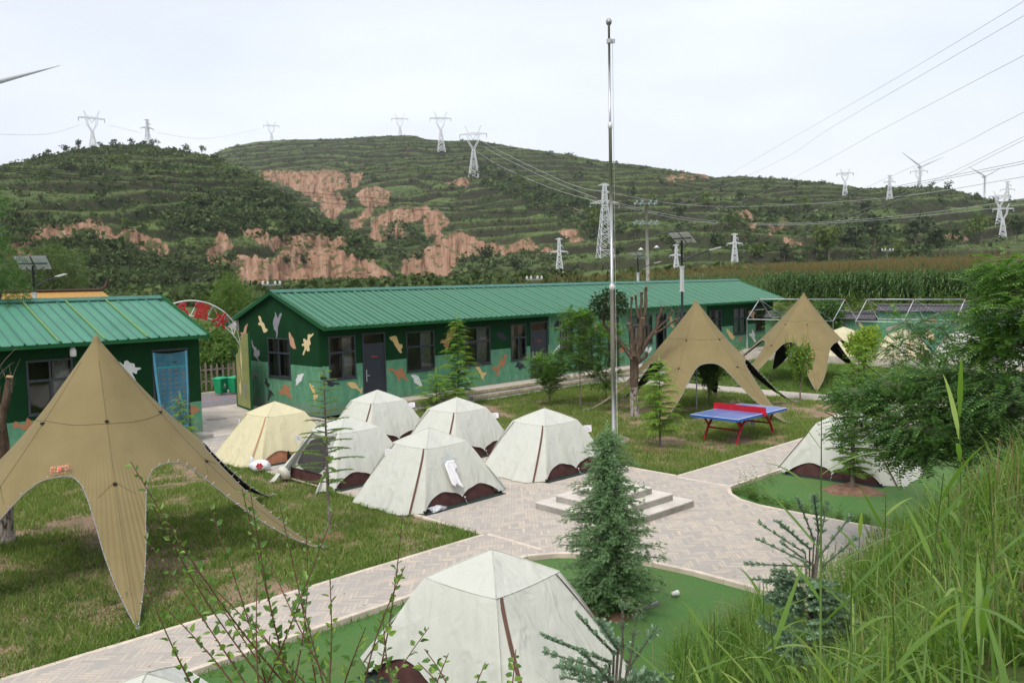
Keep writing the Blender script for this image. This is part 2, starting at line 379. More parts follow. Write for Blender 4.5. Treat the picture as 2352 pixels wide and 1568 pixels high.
def lawn(name, a, b, c, d, n, bare, lab, hmul=1., mat='blade', keep=None):
    U_ = RNG.uniform(a, b, n); V_ = RNG.uniform(c, d, n); q = fbm(U_*.55+3, V_*.55+9, 5); q2 = fbm(U_*2.5, V_*2.5+50, 3)
    k = (q+.45*q2-.22) > bare*(.75+.5*RNG.random(n)); 
    if keep is not None: k &= keep(U_, V_)
    U_, V_ = U_[k], V_[k]; m_ = len(U_); hh = (.035+.075*RNG.random(m_))*(.6+1.2*q2[k])*hmul
    o = blades(name, U_, V_, hh, .012+.014*RNG.random(m_), hh*RNG.random(m_)*1.1, M[mat], -.03)
    tag(o, lab, 'grass', kind='stuff')
lawn('lawn_grass', -4, 10.33, 11.5, 23.8, 220000, .475, 'patchy green lawn round the left star canopy')
lawn('lawn_grass', 16.65, 30.2, 11.5, 24.55, 170000, .43, 'mown green lawn round the table tennis table', 1.1)
lawn('lawn_grass', 31.72, 43.2, 6, 24.5, 70000, .28, 'green lawn between the back path and the terrace', 1.6, 'blade2')
# fringe of longer grass along the kerbs and under trees
def fringe(pts, n, w, h, lab):
    Us, Vs = [], []
    for (a, b) in zip(pts[:-1], pts[1:]):
        L = math.hypot(b[0]-a[0], b[1]-a[1]); k = int(n*L); t = RNG.random(k); off = RNG.random(k)**1.8*w; nx, ny = -(b[1]-a[1])/L, (b[0]-a[0])/L
        d = fbm(t*L*1.3+a[0]*3, t*0+a[1], 3); sel = RNG.random(k) < np.clip((d-.3)*3.2, 0, 1)
        Us.append((a[0]+(b[0]-a[0])*t+nx*off)[sel]); Vs.append((a[1]+(b[1]-a[1])*t+ny*off)[sel])
    U_, V_ = np.concatenate(Us), np.concatenate(Vs); hh = h*(.35+.9*RNG.random(len(U_)))
    tag(blades('kerb_grass', U_, V_, hh, .016+0*hh, hh*RNG.random(len(U_)), M['blade2'], -.05), lab, 'grass', kind='stuff')
fringe([(-4, 11.5), (10.3, 11.5)], 900, .5, .13, 'longer grass fringing the upper edge of the long path')
fringe([(10.3, 11.5), (10.3, 23.7)], 700, .45, .13, 'longer grass fringing the left edge of the plaza')
fringe([(16.7, 11.5), (30, 11.5)], 600, .4, .10, 'longer grass fringing the path below the table tennis table')
fringe([(30, 24.5), (16.7, 24.5)], 800, .5, .2, 'longer grass fringing the walk before the long building')
fringe([(16.7, 24.5), (16.7, 11.6)], 600, .4, .16, 'longer grass beside the right column of tents')
fringe([(10.0, 9.9), (-3, 9.9)], 120, .2, .09, 'sparse grass fringing the lower edge of the long path')
# ================================================================== hills
def interp(pts):
    xs = np.array([p[0] for p in pts], float); ys = np.array([p[1] for p in pts], float)
    return lambda x: np.interp(x, xs, ys)
def inpoly(px, py, poly):
    c = np.zeros(px.shape, bool); n = len(poly)
    for i in range(n):
        x1, y1 = poly[i]; x2, y2 = poly[(i+1) % n]
        if y1 == y2: continue
        c ^= ((y1 > py) != (y2 > py)) & (px < (x2-x1)*(py-y1)/(y2-y1)+x1)
    return c
# bare loess faces (outlines measured on the photograph, then fixed to the hillsides as their own soil)
SOIL = [
 [(60, 530), (130, 520), (200, 505), (235, 512), (260, 535), (330, 540), (385, 560), (392, 592), (365, 590), (300, 560), (245, 552), (200, 525), (150, 545), (95, 552), (62, 560)],
 [(10, 560), (60, 555), (75, 600), (40, 610), (10, 590)],
 [(480, 575), (505, 540), (520, 535), (530, 560), (522, 600), (500, 615), (478, 600)],
 [(520, 600), (560, 590), (600, 640), (620, 665), (560, 700), (540, 640)],
 [(540, 528), (580, 520), (640, 545), (700, 540), (760, 530), (800, 560), (770, 575), (830, 590), (880, 620), (915, 650), (940, 680), (600, 680), (560, 600), (590, 590), (620, 600), (650, 575), (600, 560)],
 [(590, 395), (640, 392), (700, 395), (760, 390), (790, 400), (800, 430), (765, 440), (735, 470), (690, 440), (650, 420), (600, 410)],
 [(730, 470), (760, 440), (800, 470), (770, 500), (745, 495)],
 [(805, 400), (830, 395), (825, 420), (808, 440)],
 [(820, 440), (860, 430), (900, 440), (890, 470), (850, 470), (825, 465)],
 [(850, 500), (900, 485), (980, 475), (985, 495), (940, 510), (930, 540), (880, 560), (850, 545)],
 [(800, 520), (850, 470), (860, 480), (820, 530)],
 [(975, 505), (1000, 480), (1035, 510), (1010, 540), (980, 545)],
 [(910, 605), (960, 585), (1000, 560), (1030, 540), (1060, 530), (1100, 550), (1090, 580), (1040, 620), (1010, 655), (930, 655)],
 [(1090, 560), (1150, 565), (1180, 560), (1210, 545), (1240, 570), (1300, 575), (1290, 585), (1200, 580), (1120, 590), (1060, 600)],
 [(1280, 530), (1320, 530), (1345, 555), (1310, 560)], [(1290, 490), (1330, 470), (1340, 480)],
 [(1525, 407), (1618, 402), (1622, 408), (1530, 414)], [(1690, 480), (1720, 490), (1740, 520), (1720, 515)],
 [(1760, 515), (1810, 510), (1815, 530), (1770, 540)], [(1700, 500), (1680, 480), (1700, 478)],
 [(1800, 545), (1850, 560), (1840, 575), (1800, 565)], [(2170, 540), (2230, 545), (2226, 552), (2170, 552)], [(2190, 575), (2260, 572), (2260, 582), (2195, 583)],

 [(1020, 420), (1060, 410), (1080, 415), (1070, 430)],
]
FOREST = [
 [(0, 555), (60, 540), (200, 530), (260, 560), (390, 592), (470, 560), (540, 590), (600, 690), (0, 720)],
 [(360, 520), (420, 470), (620, 440), (720, 500), (830, 540), (890, 600), (760, 580), (640, 560), (520, 530), (450, 545)],
 [(0, 480), (230, 500), (150, 530), (0, 540)], [(870, 500), (950, 520), (1030, 600), (900, 610)],
 [(1060, 600), (1200, 560), (1330, 600), (1300, 660), (1000, 660)], [(1100, 390), (1380, 470), (1480, 560), (1330, 500), (1120, 430)],
 [(1660, 470), (2000, 500), (2200, 560), (2150, 600), (1750, 610), (1650, 560)], [(1130, 430), (1400, 500), (1380, 560), (1230, 480)],
]
YELLOWISH = [[(460, 370), (520, 350), (640, 400), (600, 420)], [(250, 360), (380, 370), (380, 400), (250, 395)]]
def mk_hill():
    t = NT('hillside'); P = t.n('ShaderNodeNewGeometry').outputs['Position']; s = t.attr('soil'); ri = t.attr('riser'); yl = t.attr('crop')
    n1 = t.noise(.05, 6, .65, P); n2 = t.noise(.35, 4, .7, P); n3 = t.noise(.012, 4, .5, P)
    g = t.ramp(n2, [(.3, (.034, .054, .019)), (.5, (.064, .092, .031)), (.72, (.11, .135, .05))])
    g = t.mix(t.ramp(n1, [(.45, 0.), (.62, .6)]), g, (.10, .105, .05))
    g = t.mix(t.math('MULTIPLY', yl, .7), g, t.ramp(n2, [(.3, (.070, .115, .034)), (.7, (.14, .19, .06))]))
    g = t.mix(t.math('MULTIPLY', ri, t.ramp(n1, [(.3, .5), (.55, .95)])), g, (.034, .034, .020))
    sp3 = t.n('ShaderNodeSeparateXYZ'); t.l(P, sp3.inputs[0]); cb3 = t.n('ShaderNodeCombineXYZ'); t.l(t.math('MULTIPLY', t.attr('across'), .30), cb3.inputs[0]); t.l(t.math('MULTIPLY', sp3.outputs[2], .045), cb3.inputs[1])
    so1 = t.noise(1., 6, .72, cb3.outputs[0], .6)
    so_ = t.ramp(so1, [(.30, (.13, .072, .044)), (.5, (.28, .165, .105)), (.70, (.41, .275, .19))])
    so_ = t.mix(t.ramp(t.noise(.16, 6, .7, P), [(.52, 0.), (.60, .9)]), so_, (.06, .08, .028)); so_ = t.mix(t.ramp(so1, [(.36, .85), (.44, 0.)]), so_, (.085, .048, .03))  # dark creases: gully shadow put into the soil colour
    edge = t.math('ADD', s, t.math('MULTIPLY', t.math('SUBTRACT', t.noise(.12, 6, .75, P), .5), 1.5))
    c = t.mix(t.ramp(edge, [(.34, 0.), (.48, 1.)]), g, so_)
    return t.fin(t.bsdf(c, .95, 0, .05, t.bump(n2, .6, .8)))
M['hill'] = mk_hill()
HILLS = []
def hill(name, sky_pts, base_r, top_r, base_y, h_step, x0, x1, nx, nr, seed, conc=1.15, rough=6., strength=.8, base_z=None):
    skyf, rtf, rbf = interp(sky_pts), interp(top_r), interp(base_r)
    px = np.linspace(x0, x1, nx); T = np.concatenate([np.linspace(0, 1, nr), 1+np.linspace(.03, .6, 10)])
    D = np.array([ray(x, 600.) for x in px]); az = np.arctan2(D[:, 0], D[:, 1])
    rT, rB = rtf(px), rbf(px)
    X = np.sin(az)[:, None]*(rB[:, None]+(rT-rB)[:, None]*T[None]); Y = np.cos(az)[:, None]*(rB[:, None]+(rT-rB)[:, None]*T[None])
    rr = rB[:, None]+(rT-rB)[:, None]*T[None]
    zt = np.array([at(x, y, r)[2] for x, y, r in zip(px, skyf(px), rT)]); zb = np.array([at(x, base_y, r)[2] for x, r in zip(px, rB)])
    if base_z is not None: zb = np.full(len(px), base_z)
    Tt = np.minimum(T, 1.); prof = Tt**conc
    Z = zb[:, None]+(zt-zb)[:, None]*prof[None]
    back = np.maximum(T-1, 0); Z = Z-(zt-zb)[:, None]*back[None]*.9
    env = (np.sin(np.clip(Tt, 0, 1)*pi)**.7)[None]*(T <= 1)[None]
    lo = fbm(X/85.+seed, Y/85., 4)-.5; Z = Z+lo*rough*3.2*env
    # terraces
    lev = (Z+ (fbm(X/60.+seed*2, Y/60., 3)-.5)*h_step*2.4+(fbm(X/190.+seed, Y/190., 2)-.5)*h_step*3)/h_step; fr = lev-np.floor(lev); st = sstep(.66, .92, fr)
    Zs = Z+(st-fr)*h_step*strength*np.clip(env*1.6, 0, 1)
    Zs = Zs+(fbm(X/9.+seed, Y/9., 3)-.5)*1.3*env
    PX, PY = np.zeros_like(X), np.zeros_like(X); pts = np.stack([X, Y, Zs], -1).reshape(-1, 3); a, b = proj(pts); PX = a.reshape(X.shape); PY = b.reshape(X.shape)
    wx = (fbm(X/14., Y/14.+seed, 3)-.5)*26; wy = (fbm(X/14.+40, Y/14., 3)-.5)*20
    soil = np.zeros(X.shape)
    for p in SOIL: soil = np.maximum(soil, inpoly(PX+wx*.6, PY+wy*.6, p)*1.)
    forest = np.zeros(X.shape)
    for p in FOREST: forest = np.maximum(forest, inpoly(PX+wx, PY+wy, p)*1.)
    for _ in range(2):
        q = soil.copy(); q[1:] += soil[:-1]; q[:-1] += soil[1:]; q[:, 1:] += soil[:, :-1]; q[:, :-1] += soil[:, 1:]; soil = q/5.
    soil[:, T > 1] = 0
    # gullies are cut back and roughened
    Zs = Zs-soil*((fbm(az[:, None]*170+0*X+9, rr/60.+.3*fbm(X/9., Y/9., 2), 4)-.5)*5.+(fbm(X/5.+9, Y/5., 3)-.5)*4)
    riser = ((fr > .62) & (fr < .86))*(1-soil)
    crop = np.clip((fbm(X/45.+seed*3, Y/30., 3)-.40)*6, 0, 1)*(1-riser)*(1-.7*forest)*(1-soil)
    for p in YELLOWISH: crop = np.maximum(crop, inpoly(PX, PY, p)*.8)
    V = np.stack([X, Y, Zs], -1).reshape(-1, 3)
    o = np_mesh(name, V, grid_faces(nx, len(T)), M['hill'], smooth=True, attrs={'soil': soil.ravel(), 'riser': riser.ravel(), 'crop': crop.ravel(), 'across': (az[:, None]*rr.mean()+0*X).ravel()})
    tag(o, kind='structure'); HILLS.append(dict(X=X, Y=Y, Z=Zs, soil=soil, forest=forest, riser=riser, T=T, PX=PX, PY=PY, px=px, sky=skyf, rT=rtf, rB=rbf))
    return o
BACK_SKY = [(-700, 420), (300, 392), (500, 357), (520, 345), (545, 337), (600, 326), (680, 321), (780, 320), (850, 315), (930, 311), (960, 312), (985, 320), (1040, 324), (1100, 322), (1180, 337), (1260, 348), (1340, 361), (1400, 373), (1480, 381), (1560, 393), (1620, 402), (1640, 408), (1700, 405), (1790, 411), (1900, 420), (1980, 433), (2080, 430), (2170, 432), (2240, 450), (2290, 463), (2400, 462), (3000, 480)]
LEFT_SKY = [(-700, 470), (-300, 450), (-100, 420), (0, 388), (60, 374), (130, 358), (200, 344), (260, 336), (340, 334), (400, 344), (470, 353), (520, 365), (570, 388), (620, 415), (650, 447), (700, 478), (750, 508), (800, 528), (850, 558), (885, 588), (905, 622), (935, 660), (970, 690)]
hill('hill_far', [(-900, 520), (1500, 470), (2100, 470), (2200, 462), (2300, 466), (2352, 455), (2500, 440), (3200, 450)], [(0, 1300), (2400, 1300)], [(0, 2200), (2400, 2000)], 600, 12, -700, 3000, 200, 24, 8.1)
hill('hill_back', BACK_SKY, [(-700, 520), (500, 520), (800, 400), (1000, 360), (1300, 330), (1700, 260), (2400, 260), (3000, 300)], [(-700, 1300), (500, 1250), (930, 1150), (1300, 950), (1700, 800), (2400, 720), (3000, 700)], 655, 8., 300, 2900, 640, 330, 3.7, conc=1.05, rough=8.)
hill('hill_left', LEFT_SKY, [(-700, 150), (0, 190), (400, 230), (800, 260), (970, 280)], [(-700, 500), (0, 560), (300, 600), (520, 560), (640, 470), (800, 380), (935, 310), (970, 300)], 700, 6.5, -600, 965, 470, 290, 1.3, conc=.95, rough=5.)

# ------------------------------------------------------------------ scrub (one uncountable mass) and single trees on the hills
def clump_mesh(name, C, size, nq, qs, mat, flat=.75, group_w=None):
    """many irregular leaf clumps: C (n,3) centres, size (n,), nq quads each"""
    n = len(C); d = RNG.normal(size=(n, nq, 3)); d /= np.linalg.norm(d, axis=2, keepdims=True); r = RNG.random((n, nq, 1))**.45
    P = d*r*size[:, None, None]; P[..., 2] = P[..., 2]*flat+size[:, None]*flat*.55; P = P+C[:, None, :]
    a = RNG.normal(size=(n, nq, 3)); a /= np.linalg.norm(a, axis=2, keepdims=True); b = np.cross(a, d+.3*RNG.normal(size=a.shape)); b /= np.linalg.norm(b, axis=2, keepdims=True)+1e-9
    s = (qs*(.6+.8*RNG.random((n, nq, 1))))*size[:, None, None]
    Q = np.stack([P-a*s, P+b*s*.8, P+a*s, P-b*s*.8], 2).reshape(-1, 3)
    return np_mesh(name, Q, np.arange(len(Q)).reshape(-1, 4), mat)
M['scrub'] = leaf('scrub_leaves', (.036, .060, .020), (.074, .110, .035), (.14, .18, .060), .2, .7, .1)
M['herb'] = leaf('hill_herbage_leaves', (.065, .095, .028), (.12, .165, .048), (.18, .22, .075), .2, .8, .1)
M['htree'] = leaf('hill_tree_leaves', (.036, .056, .024), (.068, .098, .038), (.11, .145, .055), .2, .7, .1)
M['htree2'] = leaf('hill_tree_leaves_light', (.06, .10, .02), (.13, .18, .04), (.20, .23, .05), .25, .7, .1)
M['bark'] = plain('bark', (.13, .10, .075), .95, var=.4, scale=14, bump=.8)
for hi, (H_, nmax, nm) in enumerate(((HILLS[1], 24000, 'hill_scrub'), (HILLS[2], 19000, 'hill_scrub'))):
    ok = (H_['T'] <= 1)[None]*np.ones_like(H_['X']); w = ok*(1-.90*H_['soil'])*(.02+.75*H_['forest']+.34*H_['riser']+.20*(fbm(H_['X']/38., H_['Y']/38., 3) > .56)); w *= H_['X'].shape[1]/100.
    area = (H_['rT'](H_['px'])-H_['rB'](H_['px']))[:, None]*np.hypot(H_['X'], H_['Y']); w *= area; w = w.ravel(); w /= w.sum()
    idx = RNG.choice(len(w), nmax, p=w); C = np.stack([H_[k].ravel()[idx] for k in 'XYZ'], 1); C[:, :2] += RNG.normal(size=(nmax, 2))*1.2
    rr = np.hypot(C[:, 0], C[:, 1]); sz = (.55+.9*RNG.random(nmax)**2)*(1+.5*H_['forest'].ravel()[idx])*np.clip(rr/330., .8, 1.6); C[:, 2] -= sz*.25; sz *= RNG.choice([.6, .8, 1., 1.7], nmax, p=[.3, .3, .3, .1])
    o = clump_mesh(nm, C, sz*1.1, 22, .27, M['scrub'], .62)
    tag(o, ['dark scrub scattered over the back terraced hill', 'dark scrub covering the near left terraced hill'][hi], 'scrub', kind='stuff')
for hi, H_ in enumerate(HILLS[1:]):
    w = ((H_['T'] <= 1)[None]*(1-.97*H_['soil'])*(1-.7*H_['riser']))*(H_['rT'](H_['px'])-H_['rB'](H_['px']))[:, None]*np.hypot(H_['X'], H_['Y'])*(.25+(fbm(H_['X']/30., H_['Y']/30., 3) > .47)); w = w.ravel(); w /= w.sum()
    n_ = (18000, 13000)[hi]; idx = RNG.choice(len(w), n_, p=w); C = np.stack([H_[k].ravel()[idx] for k in 'XYZ'], 1); C[:, :2] += RNG.normal(size=(n_, 2))*1.5; sz = RNG.uniform(.35, .8, n_)*np.clip(np.hypot(C[:, 0], C[:, 1])/400., .7, 1.6)
    tag(clump_mesh('hill_herbage', C, sz, 7, .5, M['herb'], .5), ['light herbage and crops on the back terraced hill', 'light herbage and crops on the near left terraced hill'][hi], 'herbage', kind='stuff')
def hill_at(Hd, px, py):
    """nearest surface point of a hill under a given direction"""
    d = (Hd['PX']-px)**2+(Hd['PY']-py)**2; d = d+(Hd['T'] > 1)[None]*1e6; i = np.unravel_index(np.argmin(d), d.shape); return Hd['X'][i], Hd['Y'][i], Hd['Z'][i]
def far_tree(name, x, y, z, h, wid, mat, lab, group, nq=130, trunk=True, cat='tree'):
    r = thing(name, lab, cat, (x, y, z-.2*h*.2), random.uniform(0, 6), group)
    k = 9 if h > 3 else 6; cs = np.array([[random.gauss(0, wid*.28), random.gauss(0, wid*.28), h*(.35+.5*random.random())] for _ in range(k)]); cs[0] = (0, 0, h*.72); cs[1] = (0, 0, h*.42)
    sz = np.array([wid*random.uniform(.24, .38) for _ in range(k)])
    c = clump_mesh('crown', cs, sz, nq//k+6, .30, mat, .9, None); c.parent = r
    if trunk:
        m = MB(); m.tube([(0, 0, 0), (.02*h, 0, h*.3), (0, .02*h, h*.7)], [h*.035, h*.026, h*.01], 6); m.build('trunk', M['bark'], r)
    return r
# ================================================================== buildings, gate, walls
def fuzzy(name, a, b, c, sc=60.):
    t = NT(name); n1 = t.noise(sc, 4, .75); n2 = t.noise(1.3, 4, .6)
    col = t.ramp(n1, [(.32, a), (.55, b), (.8, c)]); col = t.mix(t.ramp(n2, [(.4, .0), (.7, .45)]), col, tuple(x*.5 for x in b))
    return t.fin(t.bsdf(col, .9, 0, .12, t.bump(t.noise(sc*2, 3, .8), 1., .02)))
M['wall_dark'] = fuzzy('dark_green_wall_turf', (.004, .028, .008), (.008, .055, .018), (.018, .11, .032))
def mk_paint(name, a, b, c):
    t = NT(name); P = t.coord(); mp_ = t.n('ShaderNodeMapping'); mp_.inputs['Scale'].default_value = (3.2, 3.2, 1.2); t.l(P, mp_.inputs[0])
    n1 = t.noise(1.4, 7, .7, mp_.outputs[0]); n2 = t.noise(9, 5, .7)
    col = t.ramp(n1, [(.32, a), (.52, b), (.72, c)]); col = t.mix(t.ramp(n2, [(.5, 0.), (.75, .3)]), col, (.30, .40, .25))
    sp = t.n('ShaderNodeSeparateXYZ'); t.l(P, sp.inputs[0]); low = t.ramp(t.math('ADD', sp.outputs[2], t.math('MULTIPLY', n1, -.5)), [(0., .55), (.22, 0.)])
    col = t.mix(low, col, (.17, .19, .17))
    return t.fin(t.bsdf(col, .85, 0, .2, t.bump(t.noise(30, 5), .25, .01)))
M['wall_light'] = mk_paint('light_green_wall_paint', (.065, .20, .12), (.10, .275, .165), (.19, .36, .22))
M['roof'] = None
def mk_roof(name, a, b, rib):
    t = NT(name); n1 = t.noise(28, 4, .8); n2 = t.noise(1.1, 4); col = t.ramp(n1, [(.3, a), (.7, b)]); col = t.mix(t.ramp(n2, [(.4, 0.), (.75, .3)]), col, tuple(x*.6 for x in a))
    col = t.mix(t.attr('rib'), col, rib)
    return t.fin(t.bsdf(col, .55, 0, .35, t.bump(n1, .3, .004)))
M['roof'] = mk_roof('green_roof_sheet', (.018, .098, .052), (.040, .160, .088), (.12, .28, .19))  # lighter rib colour carries the highlights along the ribs
M['roof2'] = mk_roof('light_green_roof_sheet', (.055, .205, .13), (.095, .29, .19), (.05, .13, .115))
M['fascia'] = fuzzy('green_fascia', (.01, .055, .018), (.02, .12, .04), (.05, .22, .08))
M['ridge'] = plain('ridge_capping', (.035, .14, .10), .5, var=.3, scale=5)
M['slate'] = plain('slate_frame', (.040, .046, .058), .45, var=.15)
M['slate_door'] = plain('slate_door', (.035, .040, .052), .4, var=.1)
M['white'] = plain('white_paint', (.62, .62, .60), .7, var=.08)
M['soffit'] = plain('grey_soffit', (.42, .40, .37), .8)
M['inside'] = plain('interior_plaster', (.30, .30, .29), .9)
M['curtain'] = plain('curtain', (.36, .36, .34), .9, var=.2, scale=9)
M['blind'] = plain('pale_blind', (.50, .50, .47), .9, var=.1)
M['redplate'] = plain('red_plate', (.22, .05, .03), .6)
M['brickedge'] = plain('step_bricks', (.45, .37, .24), .85, var=.35, scale=10, bump=.6)
M['cream_p'] = plain('cream_camouflage', (.66, .54, .30), .8, var=.05); M['ochre_p'] = plain('ochre_camouflage', (.63, .45, .20), .8, var=.05)
M['brown_p'] = plain('brown_camouflage', (.38, .18, .09), .85, var=.1); M['tan_p'] = plain('tan_camouflage', (.50, .30, .19), .85, var=.06)
M['grey_p'] = plain('grey_camouflage', (.24, .24, .27), .85, var=.05); M['black_p'] = plain('charcoal_camouflage', (.030, .034, .044), .85, var=.1)
M['white_p'] = plain('white_camouflage', (.68, .70, .70), .85, var=.06)
M['galv'] = plain('galvanised_steel', (.45, .46, .47), .45, metal=.6, var=.12, scale=9)
def mk_glass():
    t = NT('window_glass'); a = t.n('ShaderNodeBsdfTransparent'); a.inputs[0].default_value = (.72, .75, .73, 1); b = t.n('ShaderNodeBsdfGlossy'); b.inputs['Roughness'].default_value = .04
    f = t.n('ShaderNodeFresnel'); f.inputs[0].default_value = 1.5; m = t.n('ShaderNodeMixShader'); t.l(t.math('ADD', f.outputs[0], .05), m.inputs[0]); t.l(a.outputs[0], m.inputs[1]); t.l(b.outputs[0], m.inputs[2]); return t.fin(m.outputs[0])
M['glass'] = mk_glass()

def holed_wall(x0, x1, z0, z1, holes, y0, y1, matf, xc=(), zc=(), m=None):
    """wall slab along x with rectangular openings; matf(x, z) -> material index"""
    m = m or MB(); xs = sorted({x0, x1, *[h[0] for h in holes], *[h[1] for h in holes], *[c for c in xc if x0 < c < x1]}); zs = sorted({z0, z1, *[h[2] for h in holes], *[h[3] for h in holes], *[c for c in zc if z0 < c < z1]})
    for a, b in zip(xs[:-1], xs[1:]):
        run = None
        for c, d in zip(zs[:-1], zs[1:]):
            x, z = (a+b)/2, (c+d)/2
            if any(h[0] < x < h[1] and h[2] < z < h[3] for h in holes): continue
            m.b2((a, y0, c), (b, y1, d), matf(x, z))
    return m
def window(root, x0, x1, z0, z1, tr=.60, cols=2, style='plain', y=0.):
    """slate window set in a wall whose outer face is local y=0 (outside is -y)"""
    fr = MB(); w = .055; zt = z0+(z1-z0)*tr; yo, yi = y-.02, y+.06
    fr.b2((x0, yo, z0), (x0+w, yi, z1)); fr.b2((x1-w, yo, z0), (x1, yi, z1)); fr.b2((x0+w, yo, z0), (x1-w, yi, z0+w)); fr.b2((x0+w, yo, z1-w), (x1-w, yi, z1)); fr.b2((x0+w, yo+.004, zt-.035), (x1-w, yi-.004, zt+.035))
    if cols == 2: xm = (x0+x1)/2; fr.b2((xm-.025, yo+.008, z0+w), (xm+.025, yi-.008, zt-.035)); fr.b2((xm-.022, yo+.008, zt+.035), (xm+.022, yi-.008, z1-w))
    else: xm = x0+(x1-x0)*.5; fr.b2((xm-.025, yo+.008, z0+w), (xm+.025, yi-.008, zt-.035))
    # inner sash of the right-hand slider
    fr.b2((xm+.025, yo+.02, z0+w), (xm+.05, yi-.02, zt-.035)); fr.b2((xm+.05, yo+.02, z0+w), (x1-w, yi-.02, z0+w+.035))
    f = fr.build('window', M['slate'], root); g = MB(); g.add([(x0+w, y+.02, z0+w), (x1-w, y+.02, z0+w), (x1-w, y+.02, z1-w), (x0+w, y+.02, z1-w)], [(0, 1, 2, 3)]); g.build('pane', M['glass'], f)
    s = MB(); s.b2((x0-.03, y-.035, z0-.03), (x1+.03, y+.10, z0-.002)); s.build('sill', M['slate'], f)
    if style != 'dark':
        c = MB(); n = 14
        spans = {'plain': [(xm+.1, x1-.08)], 'both': [(x0+.1, x0+.1+(x1-x0)*.28), (x1-.1-(x1-x0)*.25, x1-.1)], 'full': [(x0+.06, x1-.06)], 'blind': [(x0+.06, x1-.06)]}[style]
        for a, b in spans:
            if style == 'blind':
                k = 14
                for i in range(k): zz = z0+.06+(z1-z0-.12)*(i+.5)/k; c.b2((a, y+.12, zz-.045), (b, y+.13, zz+.03))
            else:
                for i in range(n):
                    u0, u1 = a+(b-a)*i/n, a+(b-a)*(i+1)/n; c.add([(u0, y+.15+.025*(i % 2), z0+.05), (u1, y+.15+.025*((i+1) % 2), z0+.05), (u1, y+.15+.025*((i+1) % 2), z1-.05), (u0, y+.15+.025*(i % 2), z1-.05)], [(0, 1, 2, 3)], 0, True)
        c.build('curtain', M['blind' if style == 'blind' else 'curtain'], f)
    return f
def door(root, x0, x1, z0, z1, opened=False, plate=True, y=0.):
    fr = MB(); w = .06; zt = z1-.42
    fr.b2((x0, y-.03, z0), (x0+w, y+.06, z1)); fr.b2((x1-w, y-.03, z0), (x1, y+.06, z1)); fr.b2((x0+w, y-.03, z1-w), (x1-w, y+.06, z1)); fr.b2((x0+w, y-.026, zt-.03), (x1-w, y+.056, zt+.03))
    d = fr.build('door', M['slate'], root); g = MB(); g.add([(x0+w, y+.02, zt+.03), (x1-w, y+.02, zt+.03), (x1-w, y+.02, z1-w), (x0+w, y+.02, z1-w)], [(0, 1, 2, 3)]); g.build('pane', M['glass'], d)
    p = MB(); a, b = x0+w, x1-w
    if not opened:
        p.b2((a, y, z0+.01), (b, y+.05, zt-.03)); s = MB()
        for zz in (.22, .45, .68): p.b2((a+.1, y-.006, z0+(zt-z0)*zz), (b-.1, y+.001, z0+(zt-z0)*zz+.012))
        p.b2((a+.1, y-.006, z0+.18), (a+.12, y+.001, zt-.2)); p.b2((b-.12, y-.006, z0+.18), (b-.1, y+.001, zt-.2))
    else: p.box(((a+.03), y+.42, (z0+zt)/2), (.05, .8, zt-z0-.05))
    p.build('door_leaf', M['slate_door'], d)
    if not opened:
        h = MB(); h.b2((a+.07, y-.03, z0+.75), (a+.11, y-.006, z0+1.2)); h.tube([(a+.09, y-.03, z0+.98), (a+.09, y-.075, z0+.98), (a+.2, y-.075, z0+.98)], .012, 6); h.build('handle', M['galv'], d)
    if plate:
        h = MB(); h.b2(((a+b)/2-.14, y-.014, z0+1.62), ((a+b)/2+.14, y-.004, z0+1.69)); h.build('name_plate', M['redplate'], d)
    return d
